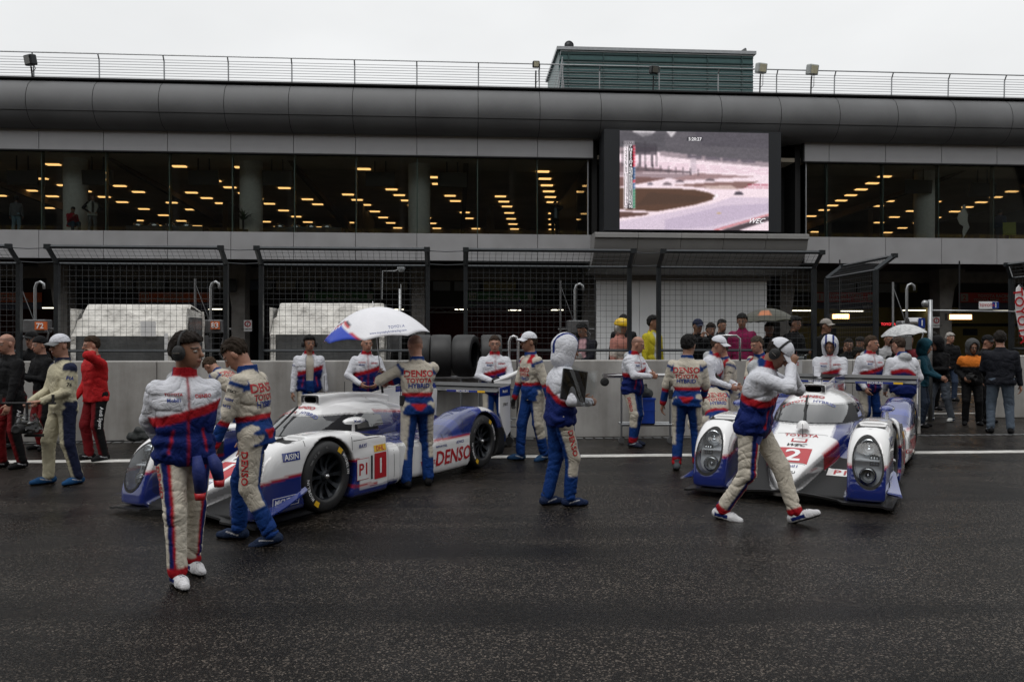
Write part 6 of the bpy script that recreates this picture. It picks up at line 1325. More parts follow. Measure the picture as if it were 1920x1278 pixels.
def roll():
    c = p9.P((.10,-.40,1.12)); t = thing('paper_roll', 'rolled white sheet held by the person beside the tyres', 'paper roll', c)
    mb = MB(); mb.tube([Vector((-.16,0,-.07)), Vector((.05,-.02,.0)), Vector((.34,-.03,.14))], [.02,.032,.04], 10); mb.grid(lambda u, v: (-.16+.26*u, -.03, -.07+.07*u-.10*v), 6, 3); obj('sheet', mb, M_white, t, local=True, smooth=True)
roll()
def papers():
    c = b1.P((-.06,-.42,1.04)); t = thing('papers', 'white papers held by the person in the dark suit jacket', 'papers', c); mb = MB(); M = Matrix.Rotation(R(-35),3,'Y') @ Matrix.Rotation(R(-50),3,'X')
    mb.box((0,0,0),(.30,.21,.004),M); mb.box((.02,.0,.012),(.29,.20,.003),M @ Matrix.Rotation(R(8),3,'Z')); obj('sheet', mb, M_white, t, local=True)
papers()
def stills():
    c = p28.P((-.05,-.20,1.00)); t = thing('still_camera', 'black camera with a big lens hanging at the waist of the hooded photographer', 'camera', c); mb = MB(); mb.box((0,0,0),(.15,.08,.11),bev=.01); mb.box((0,0,.07),(.06,.06,.04),bev=.008); mb.lathe([(.045,0),(.05,-.12),(.042,-.12),(.03,-.09),(0,-.08)],18,(0,-.03,0),'Y'); obj('camera_body', mb, M_black, t, local=True, angle=40)
stills()
def radio(P, loc, label):
    c = P.P(loc); t = thing('radio', label, 'radio', c, P.root.rotation_euler.z); mb = MB(); mb.box((0,0,0),(.055,.035,.12),bev=.006); mb.tube([(.015,0,.05),(.015,0,.17)], .006, 6); obj('radio_case', mb, M_black, t, local=True)
radio(p6, (.205,.05,.99), 'black two-way radio clipped at the hip of the black haired person in overalls')
radio(p3, (.19,.06,1.0), 'black two-way radio clipped at the hip of the umbrella holder')
radio(p5, (.26,-.14,1.33), 'black two-way radio strapped to the arm of the striding capped person')
def sleeves():   # race suit sleeves knotted round the waist hang down the front
    for P, nm in ((p1, 'knotted blue sleeve ends of the racing suit'),):
        mb = MB()
        for x, l, dx in ((.05,.26,.02),(.15,.18,.05)):
            pts = [Vector((x,-.165,.90)), Vector((x+dx*.5,-.19,.90-l*.4)), Vector((x+dx,-.18,.90-l))]; mb.tube(pts, [.03,.047,.036], 10); mb.tube([pts[2], pts[2]+Vector((0,.0,-.05))], [.040,.034], 10, mi=1)
        o = obj('hanging_sleeves', mb, [mat('sleeve_blue', (.004,.016,.13), .7, 0, .2, 14, bump=.01, bscale=18), M_red], P.root, local=True, smooth=True); o['label'] = nm
sleeves()
mb = MB()
for x, y0, l in ((-.10,-.02,.40),): mb.tube([Vector((x,-.06,.80)), Vector((x+.02,.05,.55)), Vector((x+.01,.08,.34))], [.06,.06,.045], 10); mb.tube([Vector((x+.01,.08,.34)), Vector((x+.01,.08,.28))], [.05,.042], 10, mi=1)
obj('hanging_sleeves', mb, [MATS['sleeve_blue'], M_red], p5.root, local=True, smooth=True)
# ---- tyres and their rack
def rack():
    d = 13.38; a = PD(770, 707, d); b = PD(960, 707, d); zt = EYE-(707-HY)/FPX*d
    t = thing('tyre_rack', 'steel tube rack holding upright slick tyres against the wall', 'tyre rack', ((a.x+b.x)/2, (a.y+b.y)/2, 0)); mb = MB(); u = (b-a).normalized(); q = Vector((-u.y,u.x,0))
    for s in (-.14, .14): mb.tube([a+q*s, b+q*s], .02, 8)
    for z in (.35,): mb.tube([Vector((a.x,a.y,z))-q*.14, Vector((b.x,b.y,z))-q*.14], .015, 8)
    obj('rail', mb, M_rail, t)
    for k in (.02,.50,.98):
        for s in (-.14, .14): mb = MB(); p = a+(b-a)*k+q*s; mb.tube([Vector((p.x,p.y,.1)), Vector((p.x,p.y,zt))], .015, 6); mb.lathe([(.0,-.02),(.045,-.02),(.05,0),(.045,.02),(0,.02)], 14, (p.x,p.y,.05), 'Y'); obj('leg', mb, M_rail, t)
    for px, lb, rz in ((790,'slick tyre partly hidden by the umbrella holder, first on the rack',0),(827,'slick tyre seen tread on just right of the umbrella holder',4),(873,'slick tyre turned slightly to show its side, third on the rack',-14),(921,'slick tyre behind the person with glasses, last on the rack',3)):
        c = PD(px, 670, d); c.z = zt+.345; ty = thing('race_slick', lb, 'tyre', (c.x,c.y,zt+.02), R(rz)-TH, group='slick tyres standing on the rack'); pr = [(.225,-.165),(.30,-.172),(.33,-.165),(.345,-.14),(.348,-.05),(.348,.05),(.345,.14),(.33,.165),(.30,.172),(.225,.165),(.215,.14),(.215,-.14),(.225,-.165)]
        mb = MB(); mb.lathe(pr, 48, (0,0,.345), 'X'); obj('tyre', mb, M_rubber, ty, local=True, smooth=True, angle=45); mb = MB(); mb.lathe([(.21,-.13),(.05,-.10),(0,-.10)], 24, (0,0,.345), 'X'); mb.lathe([(.213,-.14),(.213,.14)], 24, (0,0,.345), 'X'); obj('rim', mb, M_rim, ty, local=True)
rack()
def trolley():
    d = 12.9; c = PD(963, 700, d); t = thing('trolley', 'tall chrome tube trolley on castors left of the capped person in overalls', 'trolley', (c.x,c.y,0)); mb = MB()
    for dx in (-.06,.06):
        pass
    mb.tube([(c.x-.07,c.y,.15),(c.x-.07,c.y,1.66),(c.x-.045,c.y,1.73),(c.x,c.y,1.75),(c.x+.045,c.y,1.73),(c.x+.07,c.y,1.66),(c.x+.07,c.y,.15)], .024, 8); obj('tube_frame', mb, M_alu, t, smooth=True)
    mb = MB()
    for z in (.30,.42,.9): mb.tube([(c.x-.55,c.y+.1,z),(c.x+.07,c.y,z)], .018, 6)
    mb.tube([(c.x-.55,c.y+.1,.15),(c.x-.55,c.y+.1,1.2)], .018, 6); obj('cross_bar', mb, M_rail, t)
    for dx in (-.07,.07,-.55): mb = MB(); mb.lathe([(0,-.02),(.06,-.02),(.065,0),(.06,.02),(0,.02)], 18, (c.x+dx,c.y,.067), 'Y'); mb.box((c.x+dx,c.y,.12),(.03,.05,.06)); obj('castor', mb, M_black, t)
trolley()
def bench():
    d = 13.1; a = PD(1133, 704, d); b = PD(1262, 704, d); zt = a.z; u = (b-a).normalized(); t = thing('steel_bench', 'low steel rail bench on wheels beside the balding person in team jacket', 'bench', ((a.x+b.x)/2,a.y,0)); q = Vector((-u.y,u.x,0))
    mb = MB(); 
    for s in (0,.3): mb.tube([a+q*s, b+q*s], .025, 8)
    mb.box(a+Vector((.16,0,0)), (.36,.05,.07)); obj('top_rail', mb, M_alu, t)
    mb = MB(); mb.lathe([(0,-.03),(.04,-.03),(.07,-.02),(.07,.02),(.04,.03),(0,.03)], 20, a+Vector((0,-.03,-.10)), 'Y'); obj('wheel', mb, M_black, t)
    mb = MB(); p = a+u*.28; z1 = .30
    for s in (0,.3): mb.tube([Vector((p.x,p.y,z1))+q*s, Vector((b.x,b.y,z1))+q*s], .022, 8)
    mb.box(((p.x+b.x)/2, p.y+.12, z1+.0), ((b-p).length, .3, .012), -TH); obj('lower_shelf', mb, M_rail, t)
    for k in (p, b-u*.05):
        mb = MB(); mb.tube([Vector((k.x,k.y,.08)), Vector((k.x,k.y,zt))], .018, 6); mb.lathe([(0,-.02),(.05,-.02),(.05,.02),(0,.02)], 16, (k.x,k.y,.05), 'Y'); obj('leg', mb, M_rail, t)
    c = PD(1212, 772, d-.02); cr = thing('crate', 'blue plastic crate on the lower shelf of the steel bench', 'crate', (c.x,c.y+.1,z1+.02)); mb = MB(); w, h, dp = .26, .42, .3
    for lo, hi in (((-w/2,-dp/2,0),(w/2,dp/2,.01)),((-w/2,-dp/2,0),(w/2,-dp/2+.008,h)),((-w/2,dp/2-.008,0),(w/2,dp/2,h)),((-w/2,-dp/2,0),(-w/2+.008,dp/2,h)),((w/2-.008,-dp/2,0),(w/2,dp/2,h))): mb.bb(lo, hi)
    mb.bb((-w/2-.012,-dp/2-.012,h-.03),(w/2+.012,dp/2+.012,h)); mb.bb((-w/2-.006,-dp/2-.006,h*.5),(w/2+.006,-dp/2,h*.5+.015)); obj('crate_body', mb, mat('blue_plastic', (.01,.06,.42), .35), cr, local=True)
    bg = thing('bag', 'dark grey bag slumped on the blue crate', 'bag', (c.x-.01,c.y+.1,z1+.44)); V_, F_ = field([cone('b', V3(-.05,0,.08), V3(.05,0,.06), .10, .09, .05), cone('b', V3(0,0,.14), V3(.02,0,.2), .06, .03, .04)], .012, .012, [], (), lambda g: .008*pnoise(g, 45)); o = bpy.data.objects.new('bag_body', np_mesh('bag_body', V_, F_, [mat('bag_nylon', (.03,.035,.035), .6, bump=.006, bscale=25)])); C.objects.link(o); o.parent = bg
bench()
# ---- tents over the pit gantries
def tent(pxa, pxb, top, label, extra=.95):
    Y = 15.0; xa, xb = X_at(pxa, Y), X_at(pxb, Y); zt = Z_at(top, Y, (pxa+pxb)/2); t = thing('cover_tent', label, 'tent', ((xa+xb)/2,Y,.27)); z0 = .27; dp = 1.05
    mb = MB(); n = 40
    def f(u, v):
        x = xa+(xb-xa)*u; e = min(1, min(u, 1-u)/.035); 
        if v < .5: k = v/.5; z = zt-.62+.62*k; y = Y+.0+.5*k
        else: k = (v-.5)/.5; z = zt-.0-.10*k; y = Y+.5+(dp-.5)*k
        sag = .035*math.sin(u*17+v*14)*(1-abs(2*v-1))+.03*abs(math.sin(u*29-v*9))+.06*math.sin(u*PI)*(v < .4)*(1-v*2); x2 = x+(.06*(1-e))*(1 if u < .5 else -1)*(v > .3); return (x2, y+sag, z-.035*(1-e)*(v > .3))
    mb.grid(f, n, 16); mb.grid(lambda u, v: (xb+.01+.01*math.sin(v*20+u*9), Y+.02+dp*u, z0+.02+(zt-.10-z0)*v-.10*(u-.0)*(v > .9)), 10, 14); mb.grid(lambda u, v: (xa-.01, Y+.02+dp*u, z0+.02+(zt-.12-z0)*v), 6, 6)
    mb.grid(lambda u, v: (xa+(xb-xa)*u, Y+dp+.02, z0+(zt-.12-z0)*v), 8, 6); obj('canvas', mb, mat('tent_canvas', (.66,.64,.60), .65, 0, .25, 4, bump=.12, bscale=4), t, smooth=True)
    mb = MB(); mb.grid(lambda u, v: (xa+.03+(xb-xa-.3)*u, Y-.012+.008*math.sin(u*40), z0+.42+(zt-.62-z0-.42+.02)*v+.05*abs(math.sin(u*5))*(1-v)*0), 30, 6); obj('window_film', mb, mat('tent_window', (.10,.103,.105), .25, 0, .35, 3, bump=.01, bscale=12), t, smooth=True)
    mb = MB(); mb.grid(lambda u, v: (xa+.0+(xb-xa)*u, Y-.02+.02*math.sin(u*30+v*4), z0+.43*v), 30, 4); mb.bb((xb-.30,Y-.03,z0+.4),(xb-.24,Y-.014,zt-.62)); obj('skirt', mb, mat('tent_skirt', (.10,.09,.09), .7, 0, .3, 6, bump=.03, bscale=8), t, smooth=True)
    mb = MB(); mb.grid(lambda u, v: (xb+.03, Y+.12+(dp-.3)*u, z0+.5+(zt-.75-z0)*v), 4, 4); obj('side_window', mb, MATS['tent_window'], t)
    mb = MB()
    for q in (xa+.02, xb-.33, xb-.10): mb.bb((q,Y-.035,z0+.42),(q+.09,Y-.018,zt-.60))
    mb.bb((xa,Y-.035,z0+.40),(xb,Y-.02,z0+.47)); obj('border', mb, MATS['tent_canvas'], t)
    mb = MB(); mb.bb((xa+1.25,Y-.05,1.75),(xa+1.52,Y-.04,2.02)); mb.bb((xb-.36,Y-.05,1.1),(xb-.3,Y-.035,zt-.55)); obj('paper_notice', mb, M_white, t)
tent(132, 348, 568, 'white fabric cover tent with smoked windows behind the left fence panel')
tent(506, 722, 566, 'white fabric cover tent partly hidden by the large umbrella')
# ---- signs on the garages
def sign(px0, px1, py0, py1, Y, mt, label, texts, nm='garage_sign', sub=None, th=.06):
    a, b = PY(px0, py0, Y), PY(px1, py0, Y); z1, z0 = Z_at(py0, Y, (px0+px1)/2), Z_at(py1, Y, (px0+px1)/2); t = thing(nm, label, 'sign', ((a.x+b.x)/2,Y,z0)); mb = MB(); mb.bb((a.x,Y,z0),(b.x,Y+th,z1)); obj('board', mb, mt, t)
    if sub: mb = MB(); mb.bb((a.x,Y+.01,z0-(z1-z0)*.72),(b.x,Y+th,z0-.02)); obj('lower_board', mb, M_navy, t)
    w, h = b.x-a.x, z1-z0; G_ = {}
    for tx in texts:
        s_, u, v, sz, m = tx[:5]
        if s_ == '#': k = G_.setdefault(m.name, (MB(), m))[0]; k.bb((a.x+w*u-sz*h/2, Y-.012, z0+h*v-sz*h/2), (a.x+w*u+sz*h/2, Y-.002, z0+h*v+sz*h/2))
        else: k = G_.setdefault(m.name+'t', (MB(), m))[0]; put_text(k, s_, sz*h*1.25, (a.x+w*u, Y-.016, z0+h*v), (1,0,0), (0,0,1), .0, bold=.02)
    for k, (mb, m) in G_.items(): obj('sign_text' if k.endswith('t') else 'sign_patch', mb, m, t, fix=False)
    return t
M_pale = mat('sign_pale', (.32,.32,.32), .5)
sign(260,392,548,566,40.45,M_orange,'dark orange garage sign 83 above the left white tent',[('#',.09,.5,.8,M_pale),('83',.09,.5,.6,M_orange),('AF CORSE',.5,.7,.34,M_pale),('FERRARI F458 ITALIA',.5,.28,.3,M_pale)],sub=1)
sign(-60,78,548,566,40.45,M_orange,'dark orange garage sign above the crowd at the left edge',[('SMP RACING',.6,.65,.34,M_pale),('FERRARI F458 ITALIA',.6,.25,.3,M_pale)],sub=1)
sign(572,700,547,564,40.45,M_green,'green garage sign 71 above the middle white tent',[('#',.1,.5,.8,M_pale),('71',.1,.5,.6,M_green),('AF CORSE',.55,.7,.36,M_pale),('FERRARI F458 ITALIA',.55,.26,.32,M_pale),('#',.95,.5,.6,M_pale)],sub=1)
sign(876,1002,547,564,40.45,M_green,'green garage sign 51 left of the blank white wall',[('#',.08,.5,.8,M_pale),('51',.08,.5,.6,M_green),('AF CORSE',.55,.7,.36,M_pale),('FERRARI F458 ITALIA',.55,.26,.32,M_pale),('#',.94,.5,.6,M_pale),('WEC',.85,-.5,.4,M_pale),('PRO',.08,-.5,.35,M_green)],sub=1)
sign(1528,1640,548,566,40.45,M_red,'dark red garage sign 1 above the swung open fence gate',[('#',.08,.5,.8,M_pale),('1',.08,.5,.6,M_red),('TOYOTA RACING',.52,.68,.36,M_pale),('TOYOTA TS040 - HYBRID',.52,.26,.32,M_pale),('#',.93,.5,.6,M_pale),('WEC',.88,-.5,.4,M_pale)],sub=1)
sign(1798,1925,549,567,40.45,M_red,'dark red garage sign 2 at the right edge',[('#',.08,.5,.8,M_pale),('2',.08,.5,.6,M_red),('TOYOTA RACING',.52,.68,.36,M_pale),('TOYOTA TS040 - HYBRID',.52,.26,.32,M_pale)],sub=1)
sign(1838,1871,565,579,20.,M_white,'small white and blue toyota 1 board hanging over the right pit box',[('TOYOTA',.36,.5,.42,M_red),('#',.86,.5,.9,M_blue),('1',.86,.5,.7,M_white)],'box_sign')
sign(1654,1677,604,611,41.2,M_black,'red glowing toyota letters inside the right garage',[('TOYOTA',.5,.5,.8,M_redglow)],'lit_sign')
sign(457,472,600,621,38.45,M_white,'no smoking notice on the concrete column right of the left tent',[('O',.5,.66,.62,M_red),('/',.5,.66,.4,M_black),('NO SMOKING',.5,.2,.14,M_black)],'notice')
sign(1749,1762,594,614,38.45,M_white,'no smoking notice on the concrete column between the two right garages',[('O',.5,.66,.62,M_red),('/',.5,.66,.4,M_black),('NO SMOKING',.5,.2,.14,M_black)],'notice')
sign(65,86,603,618,16.1,mat('board_orange',(.6,.13,.03),.5),'orange 72 board hanging on the pit gantry at left',[('72',.5,.5,.75,M_white)],'pit_board')
sign(395,411,602,617,16.1,MATS['board_orange'],'orange 83 board hanging on the pit gantry right of the left tent',[('83',.5,.5,.75,M_white)],'pit_board')
for a_, b_, y_, lb in ((1562,1592,593,'orange glowing heater lamp inside the garage behind the fence gate'),(1782,1822,594,'long orange glowing heater lamp inside the rightmost garage')):
    p, q = PY(a_, y_, 30), PY(b_, y_, 30); t = thing('heater_lamp', lb, 'heater lamp', ((p.x+q.x)/2,30,p.z)); mb = MB(); mb.bb((p.x,30,p.z-.09),(q.x,30.05,p.z+.09)); obj('element', mb, M_warmbar, t); mb = MB(); mb.bb((p.x-.1,30.06,p.z-.13),(q.x+.1,30.2,p.z+.13)); mb.tube([((p.x+q.x)/2,30.1,p.z),((p.x+q.x)/2,30.1,p.z+2.2)], .03, 5); obj('reflector', mb, M_dark, t)
# ---- pit gantries with lamp hooks
def gantry(px, top, label, hook=True, board=False):
    Y = 16.3; x = X_at(px, Y); zt = Z_at(top, Y, px); t = thing('pit_gantry', label, 'gantry', (x,Y,0.)); mb = MB(); pts = [(x,Y,0.),(x,Y,zt-.12)]
    if hook: pts += [(x+.03,Y,zt-.03),(x+.10,Y,zt),(x+.16,Y,zt-.04),(x+.17,Y,zt-.14)]
    mb.tube(pts, .028, 8); obj('pole', mb, M_rail, t, smooth=True)
    mb = MB(); mb.box((x+.05,Y,1.95),(.42,.3,.26),bev=.02); mb.box((x-.1,Y-.1,1.62),(.2,.2,.3),bev=.01); mb.tube([(x-.35,Y,1.9),(x+.4,Y,1.9)], .02, 6); mb.tube([(x-.3,Y,.3),(x-.3,Y,2.9 if hook else 2.4)], .022, 6); mb.tube([(x-.3,Y,2.8 if hook else 2.3),(x,Y,2.0)], .008, 4); mb.tube([(x+.15,Y,2.0),(x+.3,Y-.1,1.8),(x+.2,Y-.1,1.4),(x+.3,Y,1.2)], .018, 6); obj('equipment_box', mb, M_rail if board else mat('gantry_grey', (.12,.12,.125), .45, .3, .3, 8), t)
gantry(66, 528, 'pit gantry with hooked lamp pole behind the crowd at left'); gantry(395, 528, 'pit gantry with hooked lamp pole right of the left tent'); gantry(1078, 532, 'pit gantry with hooked pole beside the person in the dark suit'); gantry(750, 530, 'thin pit gantry pole right of the middle tent', False); gantry(1700, 532, 'pit gantry with hooked lamp pole and blue number 1 box at right', True, True)
def boxone():
    a = PD(1692, 596, 15.9); b = PD(1728, 616, 15.9); t = thing('equipment_case', 'silver round ended case with a blue number 1 plate above the white umbrella', 'case', ((a.x+b.x)/2,a.y,b.z)); mb = MB(); mb.tube([a+Vector((.1,0,-.1)), Vector((b.x-.02,b.y,a.z-.1))], .11, 16); obj('case_body', mb, M_alu, t, smooth=True, angle=40)
    mb = MB(); mb.box(Vector((b.x-.06,a.y-.13,a.z-.1)),(.13,.01,.19),-TH); obj('plate', mb, M_blue, t); mb = MB(); put_text(mb, '1', .16, Vector((b.x-.06,a.y-.14,a.z-.1)), RT, (0,0,1), .004, bold=.02); obj('plate_number', mb, M_white, t, fix=False)
    p = PD(1744, 562, 16.5); t = thing('signal_post', 'grey post with a small round lamp and cross bar at the right pit box', 'post', (p.x,p.y,0)); mb = MB(); mb.tube([(p.x,p.y,0),(p.x,p.y,p.z)], .045, 8); mb.tube([(p.x,p.y,p.z-.22),(p.x+2.2,p.y,p.z-.24)], .02, 6); mb.lathe([(0,-.03),(.07,-.03),(.075,.03),(0,.04)], 14, (p.x-.1,p.y,p.z-.08), 'Y'); obj('pole', mb, M_rail, t, smooth=True)
boxone()
mb = MB(); c = PY(434, 535, 38.3); t = thing('wall_speaker', 'black loudspeaker high on the column right of the left tent', 'loudspeaker', c); mb.box((0,0,0),(.45,.35,.6),R(20),bev=.05); obj('speaker_case', mb, M_black, t, local=True)
mb = MB(); c = PD(752, 503, 15.3); t = thing('dome_mirror', 'clear round dome on a bent arm above the middle fence panel', 'dome', c); mb.lathe([(0,.075),(.04,.065),(.07,.03),(.075,0),(.07,-.03),(.04,-.065),(0,-.075)], 20); obj('dome', mb, mat('frosted_dome', (.3,.32,.33), .15, .3), t, local=True, smooth=True); mb = MB(); mb.tube([(-.05,0,-.02),(-.12,0,-.05),(-.35,0,-.05),(-.36,0,-.6)], .01, 6); mb.tube([(0,0,-.3),(0,0,-1.6)], .012, 6); obj('arm', mb, M_rail, t, local=True)
# ---- flag, clutter
def flag():
    d = 12.0; t0 = PD(1926, 700, d); t = thing('feather_flag', 'white teardrop flag with red toyota lettering at the right edge', 'flag', (t0.x,t0.y,0)); mb = MB(); pts = []
    out = [(1912,533),(1918,540),(1926,560),(1934,600),(1936,640),(1926,650),(1916,632),(1910,612),(1905,585),(1904,560),(1906,540)]
    P = [PD(x,y,d) for x,y in out]; n = len(P); mb.add([p for p in P]+[p+FW*.012 for p in P], [tuple(range(n)),tuple(range(2*n-1,n-1,-1))]+[(i,i+n,(i+1)%n+n,(i+1)%n) for i in range(n)]); obj('sail', mb, M_white, t)
    mb = MB(); put_text(mb, 'TOYOTA', .20, PD(1915,592,d-.02), Vector((0,0,-1))+RT*.14, RT+Vector((0,0,.14)), .004, bold=.02); obj('flag_text', mb, M_red, t, fix=False)
    mb = MB(); mb.tube([(t0.x,t0.y,0),PD(1937,640,d),PD(1934,590,d),PD(1922,545,d),PD(1912,533,d)], .012, 6); obj('pole', mb, M_black, t)
flag()
def clutter():
    c = G(263, 826); t = thing('kit_bag', 'black kit bag with cables dumped at the foot of the wall', 'bag', c); V_, F_ = field([cone('b', V3(-.12,0,.08), V3(.14,.02,.09), .10, .11, .05), cone('b', V3(0,-.03,.18), V3(.1,0,.2), .07, .05, .04)], .014, .014, [], [lambda g: -g[..., 2]], lambda g: .015*pnoise(g, 32)); o = bpy.data.objects.new('bag_body', np_mesh('bag_body', V_, F_, [MATS['bag_nylon']])); C.objects.link(o); o.parent = t
    mb = MB(); mb.tube([(-.2,-.05,.02),(-.5,-.12,.015),(-.8,-.05,.015),(-1.1,-.15,.015)], .008, 5); mb.tube([(-.2,.0,.02),(-.4,-.05,.015),(-.7,-.16,.015)], .008, 5); obj('cable', mb, M_black, t, local=True)
    c = G(62, 826); t = thing('cool_box', 'blue cool box with white lid behind the legs at left', 'cool box', c, R(8)); mb = MB(); mb.box((0,0,.16),(.42,.28,.30),bev=.02); obj('box_body', mb, M_blue, t, local=True); mb = MB(); mb.box((0,0,.335),(.44,.30,.05),bev=.015); obj('lid', mb, M_white, t, local=True)
    c = PY(1495, 668, WALL_Y+.2); t = thing('clear_box', 'clear plastic box resting on top of the wall near the 6', 'box', (c.x,WALL_Y+.2,1.333)); mb = MB(); mb.box((0,0,.04),(.28,.18,.08),bev=.01); obj('box_body', mb, M_clear, t, local=True); mb = MB(); mb.box((0,0,.085),(.32,.2,.012),bev=.004); obj('lid', mb, M_clear, t, local=True); mb = MB(); mb.box((.0,0,.035),(.2,.12,.05),bev=.01); obj('contents', mb, M_pale, t, local=True)
    c = PY(1489, 690, WALL_Y); t = thing('number_sheet', 'white sheet with the numbers 2 and 6 stuck on the pit wall', 'notice', (c.x,WALL_Y-.006,c.z)); mb = MB(); mb.box((0,0,0),(.28,.006,.3)); obj('sheet', mb, mat('sheet_pale', (.45,.45,.45), .6), t, local=True); mb = MB(); put_text(mb, '6', .13, (0,-.006,-.06), (1,0,0), (0,0,1), 0, bold=.02); obj('numeral', mb, M_black, t, local=True, fix=False); mb = MB(); put_text(mb, '2', .08, (.06,-.006,.08), (1,0,0), (0,0,1), 0, bold=.02); obj('numeral', mb, M_red, t, local=True, fix=False)
    for i,(px,lb) in enumerate(((420,'chrome hoop rail on the wall end near the magenta pullover'),)):
        c = PD(1368, 650, 13.6); t = thing('hoop_rail', lb, 'rail', (c.x,c.y,1.33)); mb = MB(); mb.tube([(-.02,0,0),(-.02,0,.38),(.03,0,.42),(.5,0,.42)] if 0 else [(.18,0,0),(.18,0,.38),(.12,0,.43),(-.2,0,.43)], .02, 8); obj('tube', mb, M_alu, t, local=True, smooth=True)
clutter()
# ---- upstairs furniture
def upstairs_stuff():
    for px, py, lb in ((42,333,'leftmost dark television hanging behind the upper windows'),(183,333,'dark television hanging above the person in the white vest'),(382,333,'dark television hanging left of the potted palm'),(520,334,'dark television hanging right of the potted palm'),(713,336,'dark television hanging left of the middle interior column'),(848,337,'dark television hanging right of the middle interior column'),(1722,350,'dark television hanging left in the right upper windows'),(1842,356,'dark television hanging right in the right upper windows')):
        c = PY(px, py, 37.4); t = thing('television', lb, 'television', c, 0, 'televisions hanging behind the upper windows'); mb = MB(); mb.box((0,0,0),(1.35,.10,.66),Matrix.Rotation(R(8),3,'X'),bev=.01); obj('case', mb, mat('tv_case', (.02,.02,.022), .3), t, local=True)
        mb = MB(); mb.tube([(-.25,0,.3),(-.25,0,9.92-c.z)], .03, 5); mb.tube([(.25,0,.3),(.25,0,9.92-c.z)], .03, 5); obj('hanger', mb, M_dark, t, local=True)
    for a, b, lb in ((236,380,'dark buffet counter with chrome dishes behind the upper windows, left'),(505,640,'dark buffet counter with chrome dishes behind the upper windows, middle')):
        xa, xb = X_at(a, 39), X_at(b, 39); t = thing('buffet_counter', lb, 'counter', ((xa+xb)/2,39,6.3)); mb = MB(); mb.bb((xa,39,6.3),(xb,39.9,7.05)); obj('counter', mb, mat('counter_dark', (.02,.025,.03), .3), t)
        mb = MB(); k = 0
        while xa+.4+.75*k < xb-.3: x = xa+.4+.75*k; mb.lathe([(.0,.24),(.12,.22),(.22,.14),(.25,.06),(.25,0)], 12, (x,39.4,7.06), M=Matrix.Diagonal((1,.6,1))); k += 1
        obj('chafing_dish', mb, M_alu, t, smooth=True)
    c = PY(456, 440, 37.1); t = thing('potted_palm', 'green potted palm behind the upper windows beside the second column', 'plant', (c.x,37.1,6.3)); mb = MB(); rr = random.Random(5)
    for k in range(46):
        a = rr.random()*2*PI; l = .5+.45*rr.random(); b = R(25+60*rr.random()); pts = [Vector((math.cos(a)*l*q*math.cos(b)*1.1, math.sin(a)*l*q*math.cos(b), .75+rr.random()*.02+l*q*math.sin(b)*1.1-.5*q*q*l)) for q in (0,.35,.7,1)]; w_ = Vector((-math.sin(a), math.cos(a), 0))*.03
        vs = []; 
        for i, p in enumerate(pts): ww = w_*(1,1.2,.9,.05)[i]; vs += [p-ww, p+ww]
        mb.add(vs, [(0,1,3,2),(2,3,5,4),(4,5,7,6)])
    obj('leaves', mb, mat('palm_green', (.035,.08,.025), .5, var=.4), t, local=True); mb = MB(); mb.lathe([(0,0),(.18,0),(.23,.35),(.2,.35),(0,.33)], 16); mb.tube([(0,0,.3),(0,0,.8)], .05, 6); obj('pot', mb, M_dark, t, local=True)
    c = PY(1893, 445, 37.2); t = thing('lounge_chair', 'yellow green shell chair behind the right upper windows', 'chair', (c.x,37.2,6.3), R(-30)); mb = MB(); mb.grid(lambda u, v: ((u-.5)*.55, .0+.28*(v-.5)*1.0 if v < .5 else .28*0+(v-.5)*.2, .42+.0*v if v < .5 else .42+(v-.5)*1.3), 8, 10); mb.lathe([(.0,0),(.25,.01),(.03,.04),(.03,.42)], 14); obj('shell', mb, mat('lime_plastic', (.35,.38,.02), .4), t, local=True, smooth=True)
    P = [(1808,383),(1811,386),(1811,393),(1815,402),(1814,414),(1818,426),(1810,440),(1806,446),(1805,434),(1807,424),(1800,420),(1795,409),(1799,399),(1805,393),(1805,386)]
    Q = [PY(x, y, 36.6) for x, y in P]; n = len(Q); mb = MB(); mb.add(Q+[q+Vector((0,.03,0)) for q in Q], [tuple(range(n)),tuple(range(2*n-1,n-1,-1))]+[(i,i+n,(i+1)%n+n,(i+1)%n) for i in range(n)]); tag(obj('cutout_figure', mb, M_white), 'flat white cut-out figure standing inside the right upper windows', 'cut-out')
upstairs_stuff()
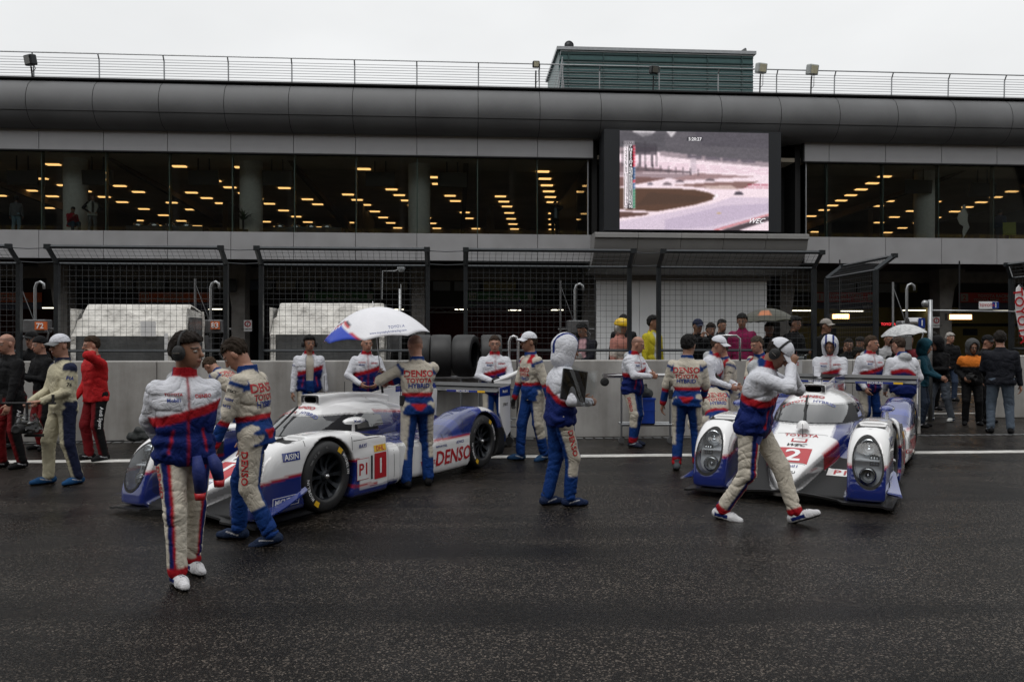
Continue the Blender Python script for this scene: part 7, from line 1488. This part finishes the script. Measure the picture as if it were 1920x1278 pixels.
# ============================================================ CAMERA, LIGHT, RENDER
cam = bpy.data.cameras.new('camera'); cam.sensor_width = 36; cam.lens = 36*FPX/1920; cam.clip_end = 2000; cam.shift_y = (HY-639)/1920
co = bpy.data.objects.new('camera', cam); C.objects.link(co); co.location = (0,0,EYE); co.rotation_euler = (R(90), 0, -TH); bpy.context.scene.camera = co
w = bpy.data.worlds.new('World'); bpy.context.scene.world = w; w.use_nodes = True; nt = w.node_tree; N = nt.nodes; L = nt.links; bg = N['Background']
sk = N.new('ShaderNodeTexSky'); sk.sky_type = 'NISHITA'; sk.sun_disc = False; sk.sun_elevation = R(64); sk.sun_rotation = R(20); sk.dust_density = 6; sk.air_density = 1.5
hs = N.new('ShaderNodeHueSaturation'); hs.inputs['Saturation'].default_value = .06; L.new(sk.outputs[0], hs.inputs['Color'])
mx = N.new('ShaderNodeMix'); mx.data_type = 'RGBA'; mx.inputs['Factor'].default_value = .9; L.new(hs.outputs[0], mx.inputs['A']); mx.inputs['B'].default_value = (SKYV*.985,SKYV*1.0,SKYV*1.01,1)
tc = N.new('ShaderNodeTexCoord'); mpn = N.new('ShaderNodeMapping'); mpn.inputs['Scale'].default_value = (1.2,1.2,3.); L.new(tc.outputs['Generated'], mpn.inputs['Vector'])
cn = N.new('ShaderNodeTexNoise'); cn.inputs['Scale'].default_value = 1.6; cn.inputs['Detail'].default_value = 5; L.new(mpn.outputs[0], cn.inputs['Vector'])
cr = N.new('ShaderNodeMapRange'); cr.inputs['From Min'].default_value = .3; cr.inputs['From Max'].default_value = .7; cr.inputs['To Min'].default_value = .90; cr.inputs['To Max'].default_value = 1.06; L.new(cn.outputs['Fac'], cr.inputs['Value'])
m2 = N.new('ShaderNodeMix'); m2.data_type = 'RGBA'; m2.blend_type = 'MULTIPLY'; m2.inputs['Factor'].default_value = 1; L.new(mx.outputs['Result'], m2.inputs['A']); L.new(cr.outputs[0], m2.inputs['B'])
L.new(m2.outputs['Result'], bg.inputs['Color']); bg.inputs['Strength'].default_value = .12
sd = bpy.data.lights.new('sun', 'SUN'); sd.energy = 1.3; sd.angle = R(40); sd.color = (1,.98,.95); so = bpy.data.objects.new('sun', sd); C.objects.link(so); so.rotation_euler = (R(26), 0, R(-25))
vs = bpy.context.scene.view_settings; vs.view_transform = 'Standard'; vs.look = 'None'; vs.exposure = EXPO; vs.gamma = 1
sc = bpy.context.scene; sc.cycles.max_bounces = 6; sc.cycles.transparent_max_bounces = 16
